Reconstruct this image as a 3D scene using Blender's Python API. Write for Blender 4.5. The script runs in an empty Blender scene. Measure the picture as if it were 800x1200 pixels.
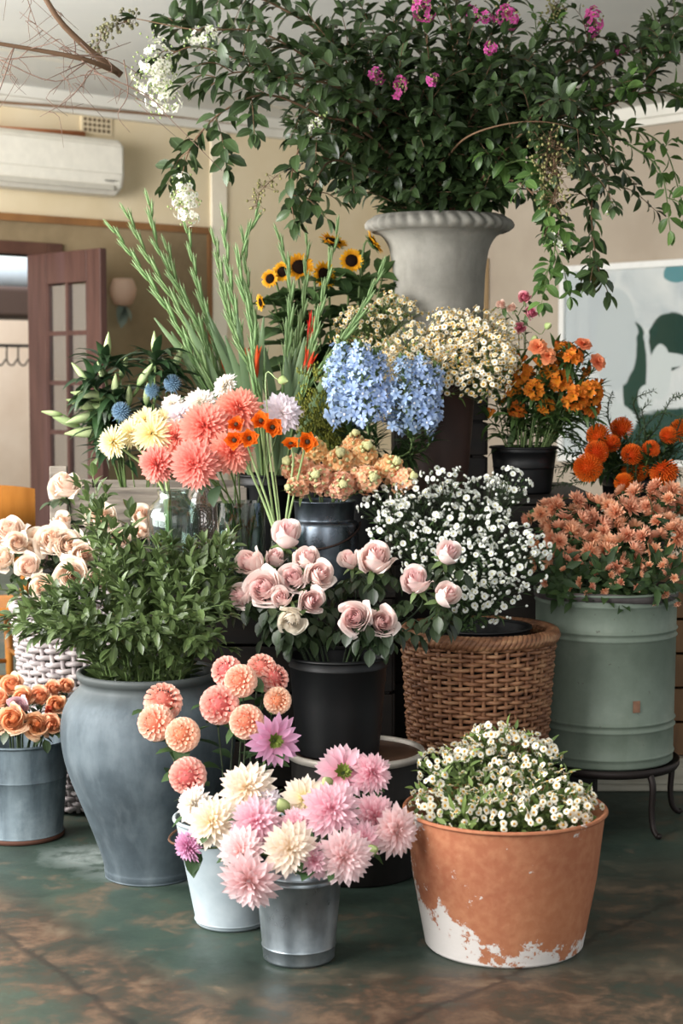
import bpy, math, random
import numpy as np
from mathutils import Vector, Matrix, Quaternion

R = random.Random(11)
rng = np.random.default_rng(5)
scene = bpy.context.scene
COL = scene.collection
PI = math.pi

# ---------------------------------------------------------------- camera
EYE = Vector((0, 0, 1.4))
PITCH = math.atan(160 / 2000.0)
FWD = Vector((0, math.cos(PITCH), -math.sin(PITCH)))
UPV = Vector((0, math.sin(PITCH), math.cos(PITCH)))
RT = Vector((1, 0, 0))
cam_data = bpy.data.cameras.new('camera')
cam = bpy.data.objects.new('camera', cam_data)
COL.objects.link(cam)
cam.location = EYE
cam.rotation_euler = (PI / 2 - PITCH, 0, 0)
cam_data.sensor_fit = 'VERTICAL'
cam_data.sensor_height = 36
cam_data.lens = 60
cam_data.clip_end = 100
cam_data.dof.use_dof = True
cam_data.dof.focus_distance = 4.75
cam_data.dof.aperture_fstop = 4.0
scene.camera = cam


def ray(px, py):
    return FWD + RT * ((px - 400) / 2000.0) + UPV * ((600 - py) / 2000.0)


def P(px, py, Y):
    d = ray(px, py)
    return EYE + d * (Y / d.y)


def on_plane(px, py, point, normal):
    d = ray(px, py)
    return EYE + d * ((point - EYE).dot(normal) / d.dot(normal))


def PXS(px, Y):          # a width in photograph pixels at distance Y, in metres
    return px * Y / 2000.0


# ---------------------------------------------------------------- colours, materials
def lin(h, a=1.0):
    h = h.lstrip('#')
    c = [int(h[i:i + 2], 16) / 255 for i in (0, 2, 4)]
    return tuple((x / 12.92 if x <= .04045 else ((x + .055) / 1.055) ** 2.4) for x in c) + (a,)


class NT:
    def __init__(s, name):
        s.m = bpy.data.materials.new(name)
        s.m.use_nodes = True
        s.t = s.m.node_tree
        s.t.nodes.clear()
        s.out = s.n('ShaderNodeOutputMaterial')

    def n(s, typ, **kw):
        nd = s.t.nodes.new(typ)
        for k, v in kw.items():
            setattr(nd, k, v)
        return nd

    def l(s, a, b):
        s.t.links.new(a, b)

    def set(s, nd, **kw):
        for k, v in kw.items():
            nd.inputs[k.replace('_', ' ')].default_value = v
        return nd

    def mix(s, fac, a, b, blend='MIX'):
        nd = s.n('ShaderNodeMix', data_type='RGBA', blend_type=blend)
        for i, v in ((0, fac), (6, a), (7, b)):
            if isinstance(v, (int, float, tuple)):
                nd.inputs[i].default_value = v
            else:
                s.l(v, nd.inputs[i])
        return nd.outputs[2]

    def math(s, op, a, b=0.0, clamp=False):
        nd = s.n('ShaderNodeMath', operation=op, use_clamp=clamp)
        for i, v in ((0, a), (1, b)):
            if isinstance(v, (int, float)):
                nd.inputs[i].default_value = v
            else:
                s.l(v, nd.inputs[i])
        return nd.outputs[0]

    def ramp(s, fac, stops):
        nd = s.n('ShaderNodeValToRGB')
        e = nd.color_ramp.elements
        while len(e) < len(stops):
            e.new(.5)
        for el, (p, c) in zip(e, stops):
            el.position = p
            el.color = c if isinstance(c, tuple) else (c, c, c, 1)
        s.l(fac, nd.inputs[0])
        return nd.outputs[0]

    def coord(s, scale=(1, 1, 1), kind='Object'):
        tc = s.n('ShaderNodeTexCoord')
        mp = s.n('ShaderNodeMapping')
        mp.inputs['Scale'].default_value = scale
        s.l(tc.outputs[kind], mp.inputs[0])
        return mp.outputs[0]

    def noise(s, vec, scale, detail=4, rough=.55, dist=0.0):
        nd = s.n('ShaderNodeTexNoise')
        s.set(nd, Scale=scale, Detail=detail, Roughness=rough, Distortion=dist)
        s.l(vec, nd.inputs['Vector'])
        return nd.outputs[0]

    def bsdf(s, color, rough=.6, metal=0.0, spec=.4, bump=None, bstr=.3, bdist=.01, **kw):
        b = s.n('ShaderNodeBsdfPrincipled')
        for k, v in (('Base Color', color), ('Roughness', rough), ('Metallic', metal), ('Specular IOR Level', spec)):
            if isinstance(v, (int, float, tuple)):
                b.inputs[k].default_value = v
            else:
                s.l(v, b.inputs[k])
        for k, v in kw.items():
            b.inputs[k.replace('_', ' ')].default_value = v
        if bump is not None:
            bp = s.n('ShaderNodeBump')
            s.set(bp, Strength=bstr, Distance=bdist)
            s.l(bump, bp.inputs['Height'])
            s.l(bp.outputs[0], b.inputs['Normal'])
        return b

    def done(s, sh):
        s.l(sh.outputs[0], s.out.inputs[0])
        return s.m


def mottled(name, c0, c1, scale=6, rough=.7, metal=0.0, spec=.3, c2=None, stretch=(1, 1, 1), bstr=.15, lo=.35, hi=.65, bdist=.004, detail=6):
    t = NT(name)
    v = t.coord(stretch)
    n = t.noise(v, scale, detail)
    col = t.ramp(n, [(lo, lin(c0)), (hi, lin(c1))])
    if c2:
        n2 = t.noise(v, scale * .37, 5, .6)
        col = t.mix(t.ramp(n2, [(.48, 0.0), (.66, 1.0)]), col, lin(c2))
    n3 = t.noise(v, scale * 6, 3)
    return t.done(t.bsdf(col, rough, metal, spec, bump=n3, bstr=bstr, bdist=bdist))


def plain(name, c, rough=.5, metal=0.0, spec=.4):
    t = NT(name)
    v = t.coord()
    n = t.noise(v, 20, 3)
    a = lin(c)
    col = t.mix(n, tuple(x * .88 for x in a[:3]) + (1,), tuple(min(1, x * 1.1) for x in a[:3]) + (1,))
    return t.done(t.bsdf(col, rough, metal, spec))


def petal_mat(name, base, tip, var=.25, trans=.3, rough=.65, mid=None, midpos=.5, spec=.2):
    """petals / leaves: colour runs from the base (attr R = 0) to the tip (R = 1); G is a random value per petal"""
    t = NT(name)
    at = t.n('ShaderNodeAttribute', attribute_name='grad')
    sp = t.n('ShaderNodeSeparateColor')
    t.l(at.outputs['Color'], sp.inputs[0])
    stops = [(0.0, lin(base)), (1.0, lin(tip))]
    if mid:
        stops.insert(1, (midpos, lin(mid)))
    col = t.ramp(sp.outputs[0], stops)
    oi = t.n('ShaderNodeObjectInfo')
    v = t.math('ADD', sp.outputs[1], oi.outputs['Random'])
    v = t.math('MULTIPLY', v, var)
    v = t.math('ADD', v, 1.0 - var)
    hsv = t.n('ShaderNodeHueSaturation')
    t.l(col, hsv.inputs['Color'])
    t.l(v, hsv.inputs['Value'])
    hue = t.math('MULTIPLY_ADD', oi.outputs['Random'], .016)
    hue.node.inputs[2].default_value = .492
    t.l(hue, hsv.inputs['Hue'])
    b = t.bsdf(hsv.outputs[0], rough, 0, spec)
    if trans:
        tr = t.n('ShaderNodeBsdfTranslucent')
        t.l(hsv.outputs[0], tr.inputs[0])
        mx = t.n('ShaderNodeMixShader')
        mx.inputs[0].default_value = trans
        t.l(b.outputs[0], mx.inputs[1])
        t.l(tr.outputs[0], mx.inputs[2])
        return t.done(mx)
    return t.done(b)


def leaf_mat(name, dark, light, rough=.42, trans=.22, spec=.45, vein=None):
    t = NT(name)
    at = t.n('ShaderNodeAttribute', attribute_name='grad')
    sp = t.n('ShaderNodeSeparateColor')
    t.l(at.outputs['Color'], sp.inputs[0])
    oi = t.n('ShaderNodeObjectInfo')
    f = t.math('MULTIPLY_ADD', oi.outputs['Random'], .35)
    t.l(t.math('MULTIPLY', sp.outputs[1], .75), f.node.inputs[2])
    col = t.mix(f, lin(dark), lin(light))
    if vein:
        vm = t.ramp(sp.outputs[2], [(0.0, .6), (.16, 0.0)])
        col = t.mix(vm, col, lin(vein))
    b = t.bsdf(col, rough, 0, spec)
    tr = t.n('ShaderNodeBsdfTranslucent')
    t.l(t.mix(.5, col, lin(light)), tr.inputs[0])
    mx = t.n('ShaderNodeMixShader')
    mx.inputs[0].default_value = trans
    t.l(b.outputs[0], mx.inputs[1])
    t.l(tr.outputs[0], mx.inputs[2])
    return t.done(mx)


# ---------------------------------------------------------------- mesh building
def nrm(v):
    return v / (np.linalg.norm(v) + 1e-12)


def frame_z(d, twist=0.0):
    """3x3 whose Z column is d"""
    d = nrm(np.asarray(d, float))
    h = np.array([0, 0, 1.0]) if abs(d[2]) < .95 else np.array([1.0, 0, 0])
    x = nrm(np.cross(h, d))
    y = np.cross(d, x)
    c, s = math.cos(twist), math.sin(twist)
    return np.stack([x * c + y * s, -x * s + y * c, d], 1)


SUB = {}


class MB:
    def __init__(s):
        s.V, s.A, s.F, s.M, s.n = [], [], [], [], 0

    def add(s, V, F, A=None, mat=0, M=None, pos=None, rnd=None, scale=1.0):
        V = np.asarray(V, float) * scale
        if M is not None:
            V = V @ np.asarray(M).T
        if pos is not None:
            V = V + np.asarray(pos)
        if A is None:
            A = np.zeros((len(V), 3)); A[:, 0] = .5; A[:, 1] = .5
        if rnd is not None:
            A = A.copy(); A[:, 1] = rnd
        s.V.append(V); s.A.append(A)
        if isinstance(F, np.ndarray):
            s.F.append(F + s.n)
            s.M.append(np.full(len(F), mat))
        else:
            for f in F:
                s.F.append(np.asarray([f]) + s.n)
                s.M.append(np.array([mat]))
        s.n += len(V)

    def grid(s, V, nu, nv, A=None, mat=0, closed=False, **k):
        s.add(V, grid_faces(nu, nv, closed), A, mat, **k)

    def tube(s, path, radii, seg=6, mat=0, rnd=.5, cap=True):
        p = np.asarray(path, float)
        n = len(p)
        r = np.broadcast_to(np.asarray(radii, float), (n,))
        T = np.gradient(p, axis=0)
        T /= np.linalg.norm(T, axis=1)[:, None] + 1e-12
        f = frame_z(T[0])
        x = f[:, 0]
        ang = np.linspace(0, 2 * PI, seg, endpoint=False)
        ca, sa = np.cos(ang)[:, None], np.sin(ang)[:, None]
        V = []
        for i in range(n):
            x = nrm(x - T[i] * x.dot(T[i]))
            y = np.cross(T[i], x)
            V.append(p[i] + r[i] * (ca * x + sa * y))
        V = np.concatenate(V)
        A = np.zeros((n * seg, 3))
        A[:, 0] = np.repeat(np.linspace(0, 1, n), seg); A[:, 1] = rnd; A[:, 2] = .5
        base = s.n
        s.add(V, grid_faces(n, seg, True), A, mat)
        if cap:
            s.F.append(np.array([[base + i for i in range(seg)][::-1]])); s.M.append(np.array([mat]))
            s.F.append(np.array([[base + (n - 1) * seg + i for i in range(seg)]])); s.M.append(np.array([mat]))

    def ring_tube(s, path, radius, seg=6, mat=0):
        """closed loop"""
        p = np.asarray(path, float)
        n = len(p)
        T = np.roll(p, -1, 0) - np.roll(p, 1, 0)
        T /= np.linalg.norm(T, axis=1)[:, None] + 1e-12
        up = np.array([0, 0, 1.0])
        X = np.cross(T, up); X /= np.linalg.norm(X, axis=1)[:, None] + 1e-12
        Y = np.cross(T, X)
        ang = np.linspace(0, 2 * PI, seg, endpoint=False)
        V = p[:, None, :] + radius * (np.cos(ang)[None, :, None] * X[:, None, :] + np.sin(ang)[None, :, None] * Y[:, None, :])
        i, j = np.meshgrid(np.arange(n), np.arange(seg), indexing='ij')
        i2, j2 = (i + 1) % n, (j + 1) % seg
        F = np.stack([i * seg + j, i * seg + j2, i2 * seg + j2, i2 * seg + j], -1).reshape(-1, 4)
        s.add(V.reshape(-1, 3), F, None, mat)

    def lathe(s, prof, seg=64, mat=0, pos=(0, 0, 0), disp=None, mats=None):
        pr = np.asarray(prof, float)
        n = len(pr)
        ang = np.linspace(0, 2 * PI, seg, endpoint=False)
        r = np.repeat(pr[:, 0][:, None], seg, 1)
        z = np.repeat(pr[:, 1][:, None], seg, 1)
        if disp is not None:
            r, z = disp(r, z, ang)
        V = np.stack([r * np.cos(ang), r * np.sin(ang), z], -1).reshape(-1, 3) + np.asarray(pos)
        F = grid_faces(n, seg, True)
        A = np.zeros((len(V), 3)); A[:, 0] = np.repeat(np.linspace(0, 1, n), seg); A[:, 1] = .5; A[:, 2] = .5
        if mats is None:
            s.add(V, F, A, mat)
        else:
            s.add(V, F, A, mat)
            s.M[-1] = np.repeat(np.asarray(mats), seg)

    def box(s, c, size, M=None, mat=0):
        x, y, z = [k / 2 for k in size]
        V = np.array([[a * x, b * y, d * z] for a in (-1, 1) for b in (-1, 1) for d in (-1, 1)])
        F = np.array([[0, 1, 3, 2], [4, 6, 7, 5], [0, 4, 5, 1], [2, 3, 7, 6], [0, 2, 6, 4], [1, 5, 7, 3]])
        s.add(V, F, None, mat, M=M, pos=c)

    def sphere(s, c, r, nu=6, nv=8, mat=0, M=None, rnd=.5, grad=None):
        th = np.linspace(0.02, PI - .02, nu)
        ph = np.linspace(0, 2 * PI, nv, endpoint=False)
        V = np.stack([np.sin(th)[:, None] * np.cos(ph), np.sin(th)[:, None] * np.sin(ph), np.repeat(np.cos(th)[:, None], nv, 1)], -1).reshape(-1, 3)
        V = V * np.asarray(r)
        A = np.zeros((len(V), 3)); A[:, 0] = np.repeat(np.linspace(1, 0, nu), nv) if grad is None else grad; A[:, 1] = rnd; A[:, 2] = .5
        s.add(V, grid_faces(nu, nv, True)[:, ::-1], A, mat, M=M, pos=c)

    def split(s, name, mats, subs):
        """the main mesh, with the faces of some materials kept apart as sub-part meshes: subs = {material index: name}"""
        used = set(int(m[0]) for m in s.M)
        me = s.mesh(name, mats, only=[i for i in used if i not in subs])
        SUB[me.name] = [(n, s.mesh(n, mats, only=[i])) for i, n in subs.items() if i in used]
        return me

    def mesh(s, name, mats, smooth=True, only=None):
        me = bpy.data.meshes.new(name)
        V = np.concatenate(s.V)
        A = np.concatenate(s.A)
        FF, MM = s.F, s.M
        if only is not None:
            FF = [f for f, m in zip(s.F, s.M) if int(m[0]) in only]
            MM = [m for m in s.M if int(m[0]) in only]
            keep = np.zeros(len(V), bool)
            for f in FF:
                keep[f.ravel()] = True
            rm = np.cumsum(keep) - 1
            V, A = V[keep], A[keep]
            FF = [rm[f] for f in FF]
        lens = np.concatenate([np.full(len(f), f.shape[1]) for f in FF])
        loops = np.concatenate([f.ravel() for f in FF]).astype(np.int32)
        me.vertices.add(len(V)); me.loops.add(len(loops)); me.polygons.add(len(lens))
        me.vertices.foreach_set('co', V.ravel())
        me.loops.foreach_set('vertex_index', loops)
        st = np.concatenate([[0], np.cumsum(lens)[:-1]]).astype(np.int32)
        me.polygons.foreach_set('loop_start', st)
        me.polygons.foreach_set('material_index', np.concatenate(MM).astype(np.int32))
        me.polygons.foreach_set('use_smooth', np.full(len(lens), smooth))
        me.update(calc_edges=True)
        at = me.color_attributes.new('grad', 'FLOAT_COLOR', 'POINT')
        at.data.foreach_set('color', np.concatenate([A, np.ones((len(A), 1))], 1).astype(np.float32).ravel())
        for m in (mats if isinstance(mats, (list, tuple)) else [mats]):
            me.materials.append(m)
        me.validate()
        return me

    def obj(s, name, mats, parent=None, smooth=True, loc=None):
        return link(name, s.mesh(name, mats, smooth), parent, loc)


def grid_faces(nu, nv, closed=False):
    w = nv if closed else nv - 1
    i, j = np.meshgrid(np.arange(nu - 1), np.arange(w), indexing='ij')
    j2 = (j + 1) % nv
    return np.stack([i * nv + j, i * nv + j2, (i + 1) * nv + j2, (i + 1) * nv + j], -1).reshape(-1, 4)


def link(name, me, parent=None, loc=None, M=None):
    o = bpy.data.objects.new(name, me)
    COL.objects.link(o)
    if parent is not None:
        o.parent = parent
    if M is not None:
        o.matrix_basis = M
    elif loc is not None:
        o.location = loc
    return o


def tag(o, label, cat, group=None):
    o['label'] = label
    o['category'] = cat
    if group:
        o['group'] = group
    return o


def thing(name, label, cat, loc=(0, 0, 0), group=None, rz=0.0):
    o = bpy.data.objects.new(name, None)
    o.empty_display_size = .05
    COL.objects.link(o)
    o.location = loc
    o.rotation_euler = (0, 0, rz)
    return tag(o, label, cat, group)


def struct(o):
    o['kind'] = 'structure'
    return o


def bevel(o, w=.004, seg=2):
    m = o.modifiers.new('bevel', 'BEVEL')
    m.width = w; m.segments = seg; m.limit_method = 'ANGLE'
    return o


def bez(pts, n=12):
    """smooth curve through the points (Catmull-Rom)"""
    p = [np.asarray(q, float) for q in pts]
    if len(p) == 2:
        return np.linspace(p[0], p[1], n)
    q = [2 * p[0] - p[1]] + p + [2 * p[-1] - p[-2]]
    out = []
    m = len(p) - 1
    for t in np.linspace(0, m, n):
        i = min(int(t), m - 1); u = t - i
        a, b, c, d = q[i:i + 4]
        out.append(.5 * ((2 * b) + (c - a) * u + (2 * a - 5 * b + 4 * c - d) * u * u + (3 * b - a - 3 * c + d) * u ** 3))
    return np.array(out)


def MAT(pos, d, twist=0.0, s=1.0):
    f = frame_z(d, twist) * s
    m = Matrix.Identity(4)
    for i in range(3):
        for j in range(3):
            m[i][j] = f[i, j]
        m[i][3] = pos[i]
    return m


# ---------------------------------------------------------------- petals and leaves
def wprof(kind, t):
    if kind == 'ell':
        return np.sin(PI * np.clip(t, 0, 1) ** .9) ** .75
    if kind == 'obov':
        return np.sin(PI * np.clip(t, 0, 1) ** 1.7 * .93 + .06) ** .7
    if kind == 'lance':
        return np.sin(PI * np.clip(t, 0, 1) ** .62) ** .9
    if kind == 'dahl':
        return np.clip(.35 + 1.1 * t, 0, 1) * np.clip((1 - t) * 2.6, 0, 1) ** .6
    if kind == 'strap':
        return np.clip(t * 6 + .35, 0, 1) * np.clip((1 - t) * 5, 0, 1) ** .5
    if kind == 'spoon':
        return np.clip(.3 + .9 * t, 0, 1) * np.clip((1 - t) * 3.2, 0, 1) ** .5
    if kind == 'grass':
        return np.clip(t * 3 + .5, 0, 1) * np.clip((1 - t) * 1.6, 0, 1) ** .8
    return np.ones_like(t)


def petal(L, W, kind='ell', n=5, m=3, a0=0.0, bend=0.0, cup=0.0, ruffle=0.0):
    """grows along +X from the origin in the XZ plane; a0 = starting elevation, bend = extra elevation by the tip (radians)"""
    t = np.linspace(0, 1, n)
    a = a0 + bend * t
    dx, dz = np.cos(a), np.sin(a)
    x = np.concatenate([[0], np.cumsum((dx[1:] + dx[:-1]) / 2)]) * L / (n - 1)
    z = np.concatenate([[0], np.cumsum((dz[1:] + dz[:-1]) / 2)]) * L / (n - 1)
    w = np.maximum(wprof(kind, t), .04) * W / 2
    s = np.linspace(-1, 1, m)
    S, Wg = np.meshgrid(s, w)
    off = cup * S * S * Wg + ruffle * np.sin(S * 5 + t[:, None] * 4) * Wg * t[:, None]
    X = x[:, None] - off * np.sin(a)[:, None]
    Z = z[:, None] + off * np.cos(a)[:, None]
    Yv = S * Wg
    V = np.stack([X, Yv, Z], -1).reshape(-1, 3)
    A = np.zeros((n * m, 3))
    A[:, 0] = np.repeat(t, m); A[:, 1] = .5; A[:, 2] = np.abs(np.tile(s, n))
    return V, grid_faces(n, m), A


def rotz(a):
    c, s = math.cos(a), math.sin(a)
    return np.array([[c, -s, 0], [s, c, 0], [0, 0, 1.0]])


GOLD = 2.399963


def radial(mb, N, R0, R1, e0, e1, W, kind='dahl', b0=.15, b1=.1, cup=.5, rb=.1, q0=0.0, z0=0.0, zc=0.0, jit=.08, n=5, mat=0, m=3, ring=False, pw=.5):
    """petals in a phyllotaxis from the centre (q = 0) to the outside (q = 1); R petal length, e elevation, b bend"""
    for i in range(N):
        q = q0 + (1 - q0) * ((i + .5) / N) ** pw if not ring else 1.0
        L = (R0 + (R1 - R0) * q) * (1 + R.uniform(-jit, jit))
        e = e0 + (e1 - e0) * q + R.uniform(-jit, jit)
        bd = b0 + (b1 - b0) * q + R.uniform(-jit, jit)
        V, F, A = petal(L, L * W * (1 + R.uniform(-jit, jit)), kind, n, m, e, bd, cup)
        ang = i * GOLD if not ring else 2 * PI * i / N + R.uniform(-.08, .08)
        d = rb * q
        V = V + np.array([d, 0, z0 + zc * (1 - q)])
        mb.add(V, F, A, mat, M=rotz(ang) @ tiltx(R.uniform(-.15, .15)), rnd=R.random())


def tiltx(a):
    c, s = math.cos(a), math.sin(a)
    return np.array([[1, 0, 0], [0, c, -s], [0, s, c]])


LEAFT = {}


def leaf_t(kind, bend, cup, n=5, ratio=.5):
    k = (kind, round(bend, 1), cup, n, round(ratio, 2))
    if k not in LEAFT:
        LEAFT[k] = petal(1.0, k[4], kind, n, 3, 0.0, k[1], cup)
    return LEAFT[k]


def put_leaf(mb, pos, d, L, W, kind='ell', bend=-.5, cup=.35, up=None, roll=0.0, mat=0, n=5):
    """a leaf at pos pointing along d, its upper face turned to `up`"""
    V, F, A = leaf_t(kind, bend, cup, n, max(W / L, .04))
    V = V * L
    x = nrm(np.asarray(d, float))
    u = np.array([0, 0, 1.0]) if up is None else np.asarray(up, float)
    y = np.cross(u, x)
    if np.linalg.norm(y) < 1e-3:
        y = np.array([0, 1.0, 0])
    y = nrm(y)
    z = np.cross(x, y)
    if roll:
        c, s = math.cos(roll), math.sin(roll)
        y, z = y * c + z * s, -y * s + z * c
    mb.add(V, F, A, mat, M=np.stack([x, y, z], 1), pos=pos, rnd=R.random())


def leafy(mb, path, spacing, L, W, start=.15, end=1.0, ang=.9, kind='ell', bend=-.5, cup=.35, opposite=False, pet=.2, jit=.25, taper=.35, tip=True, mat=0, n=5, face=None):
    """leaves along a path"""
    p = np.asarray(path)
    seg = np.linalg.norm(np.diff(p, axis=0), axis=1)
    cum = np.concatenate([[0], np.cumsum(seg)])
    tot = cum[-1]
    s = start * tot
    k = R.randrange(100)
    while s < end * tot:
        f = s / tot
        i = min(np.searchsorted(cum, s) - 1, len(p) - 2); i = max(i, 0)
        u = (s - cum[i]) / (seg[i] + 1e-9)
        pos = p[i] + (p[i + 1] - p[i]) * u
        T = nrm(p[i + 1] - p[i])
        fr = frame_z(T)
        az = k * GOLD if not opposite else (k % 2) * PI / 2 + R.uniform(-.4, .4)
        for az in ((az, az + PI) if opposite else (az,)):
            side = fr[:, 0] * math.cos(az) + fr[:, 1] * math.sin(az)
            a = ang + R.uniform(-jit, jit)
            d = T * math.cos(a) + side * math.sin(a)
            sc = (1 - taper * f) * (1 + R.uniform(-.2, .2))
            up = (T * .5 + np.array([R.uniform(-.4, .4), R.uniform(-.6, .2), .8])) if face is None else np.asarray(face) + np.array([R.uniform(-.5, .5), R.uniform(-.3, .3), R.uniform(-.3, .5)])
            put_leaf(mb, pos + d * L * pet * .3, d, L * sc, W * sc, kind, bend * R.uniform(.3, 1.4), cup, up, R.uniform(-.3, .3), mat, n)
        k += 1
        s += spacing * (1 + R.uniform(-.2, .2))
    if tip:
        T = nrm(p[-1] - p[-2])
        for j in range(3):
            put_leaf(mb, p[-1], T + np.array([R.uniform(-.5, .5), R.uniform(-.5, .5), R.uniform(-.3, .5)]), L * (1 - taper), W * (1 - taper), kind, bend * .6, cup, None, 0, mat, n)
# ---------------------------------------------------------------- plant materials
M = {}
M['stem'] = leaf_mat('stem green', '#46592f', '#6f8450', .5, .05, .3)
M['stem_dark'] = leaf_mat('stem dark', '#253020', '#3b4a30', .5, .05, .3)
M['stem_pale'] = leaf_mat('stem pale green', '#8ea56c', '#a9bd86', .45, .08, .35)
M['twig'] = leaf_mat('twig brown', '#4e3a2c', '#7a6049', .7, .0, .2)
M['twig_red'] = leaf_mat('twig reddish', '#6a4334', '#8d6650', .6, .0, .2)
M['leaf_myrtle'] = leaf_mat('myrtle leaf', '#1d2a17', '#455a33', .34, .14, .5, vein='#5b7350')
M['leaf_myrtle_lt'] = leaf_mat('myrtle young leaf', '#33502a', '#63843f', .4, .25, .45, vein='#7d9a5c')
M['leaf_rose'] = leaf_mat('rose leaf', '#1d2b1c', '#38482b', .4, .12, .5, vein='#475c42')
M['leaf_shrub'] = leaf_mat('shrub leaf', '#2c3b21', '#647846', .36, .2, .5, vein='#86985f')
M['leaf_lily'] = leaf_mat('lily leaf', '#1d3120', '#37512f', .36, .12, .5)
M['leaf_dahlia'] = leaf_mat('dahlia leaf', '#2c4229', '#4e6b40', .5, .2, .35)
M['leaf_glad'] = leaf_mat('gladiolus leaf', '#43593a', '#7b9369', .45, .18, .4)
M['leaf_sun'] = leaf_mat('sunflower leaf', '#33482a', '#5b7745', .6, .2, .3, vein='#6f8a58')
M['leaf_fine'] = leaf_mat('fine leaf', '#445a2f', '#7a8f4e', .55, .25, .3)
M['leaf_fine_dk'] = leaf_mat('fine dark leaf', '#22341f', '#42592f', .5, .2, .35)
M['leaf_alstro'] = leaf_mat('alstroemeria leaf', '#2a4022', '#55703a', .42, .2, .4)
M['leaf_pin'] = leaf_mat('pincushion leaf', '#253a22', '#41592f', .5, .12, .35)
M['solidago'] = leaf_mat('goldenrod bud', '#54602a', '#8a8a38', .7, .2, .2)
M['bud_green'] = petal_mat('green bud', '#7f9a55', '#b9c58a', .2, .15)
M['lily_bud'] = petal_mat('lily bud', '#6f9150', '#a9bd84', .15, .15, .45, mid='#b9c794')
M['glad_bud'] = petal_mat('gladiolus bud', '#66824f', '#8fa676', .2, .12, .45, mid='#7d9866')
M['glad_red'] = petal_mat('gladiolus red', '#c03a20', '#e0502e', .2, .25)
M['rose_pink'] = petal_mat('rose pink', '#f7eae4', '#f0c6c6', .05, .35, .6, mid='#f6e0db')
M['rose_white'] = petal_mat('rose white', '#efe6d8', '#f4ece2', .06, .3, .6)
M['rose_cream'] = petal_mat('rose cream', '#f7ebdd', '#f2cfb6', .05, .35, .6, mid='#f7e6d8')
M['rose_peach'] = petal_mat('rose peach', '#f6d2b4', '#f0a673', .08, .35, .6, mid='#f5c49c')
M['rose_lilac'] = petal_mat('rose lilac', '#d9bfc4', '#cfa9b6', .1, .3, .6)
M['rose_red'] = petal_mat('rosebud red', '#b84038', '#cf5a48', .1, .3, .6)
M['liz_pink'] = petal_mat('lisianthus pink', '#dba0a4', '#c9587a', .1, .3)
M['liz_pale'] = petal_mat('lisianthus pale', '#ead5c4', '#e2b4a4', .1, .3)
M['dahlia_coral'] = petal_mat('dahlia coral', '#e5695a', '#f8b5a4', .08, .35, .6, mid='#f28f7e')
M['dahlia_white'] = petal_mat('dahlia white', '#efe6cf', '#f6f0ee', .06, .35)
M['dahlia_lav'] = petal_mat('dahlia lavender white', '#efe2dc', '#ece2ec', .06, .35)
M['dahlia_cream'] = petal_mat('dahlia cream', '#f3dfae', '#f8ebdf', .05, .35, mid='#f6e6cf')
M['dahlia_pink'] = petal_mat('dahlia pink', '#ea97a8', '#f6d6dd', .07, .35, mid='#f1bcc8')
M['dahlia_pale'] = petal_mat('dahlia pale pink', '#f3c8bd', '#f9e3e4', .05, .35, mid='#f6d5d4')
M['dahlia_lilac'] = petal_mat('dahlia lilac pink', '#dd8fb4', '#dfb0d0', .1, .35)
M['pompon'] = petal_mat('pompon peach', '#e98d6a', '#f9dcc6', .08, .35, mid='#f4c0a2')
M['pompon_pink'] = petal_mat('pompon pinkish peach', '#e07a72', '#f7d2c4', .08, .35, mid='#f0ab9a')
M['mum_cream'] = petal_mat('mum cream', '#eed27e', '#f6efcf', .06, .35, mid='#f3e6b2')
M['mum_peach'] = petal_mat('mum peach', '#d68a60', '#efc0a2', .14, .3, mid='#e6a581')
M['ranunc'] = petal_mat('ranunculus orange', '#e2570e', '#f07c20', .12, .3, .5)
M['dark_eye'] = plain('dark flower eye', '#33220f', .8)
M['green_eye'] = plain('green flower eye', '#7d8a3a', .8)
M['daisy_white'] = petal_mat('daisy white', '#f3eedd', '#f6f2e6', .06, .3)
M['daisy_cream'] = petal_mat('daisy cream', '#ecdfc0', '#f2ead4', .08, .3)
M['aster_white'] = petal_mat('aster white', '#eef0ea', '#f4f5f0', .06, .3)
M['daisy_eye'] = plain('daisy yellow centre', '#c59a3c', .85)
M['daisy_eye_pale'] = plain('aster pale centre', '#cfc68a', .85)
M['sun_petal'] = petal_mat('sunflower petal', '#d88a12', '#f2bb2a', .12, .3)
M['sun_eye'] = plain('sunflower dark disc', '#241710', .95, spec=.1)
M['delph'] = petal_mat('delphinium blue', '#86a1cf', '#b9cde7', .22, .3)
M['delph_eye'] = plain('delphinium pale bee', '#d9dce0', .8)
M['stock'] = petal_mat('stock peach', '#e89f60', '#f5d6a6', .16, .3, mid='#f1bb80')
M['stock_pink'] = petal_mat('stock apricot', '#ec9a70', '#f6cdae', .14, .3)
M['stock_bud'] = petal_mat('stock green bud', '#a9ad68', '#d6d3a0', .12, .2)
M['alstro'] = petal_mat('alstroemeria orange', '#e39c2c', '#d2702a', .2, .25)
M['carnation'] = petal_mat('carnation peach', '#e67a4a', '#f2a276', .12, .3)
M['pin'] = petal_mat('pincushion orange', '#e8560f', '#ff8c30', .1, .2)
M['thistle'] = petal_mat('thistle blue', '#4c6a83', '#86a2b8', .2, .1)
M['cm_white'] = petal_mat('crepe myrtle white', '#e9e7d2', '#f3f1e8', .08, .3)
M['cm_pink'] = petal_mat('crepe myrtle magenta', '#b83a86', '#d869ae', .15, .3)
M['berry'] = leaf_mat('berry', '#4b4a33', '#77734f', .5, 0, .4)
M['seed'] = leaf_mat('seed head', '#6e6e42', '#9a9363', .6, .1, .3)


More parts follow.
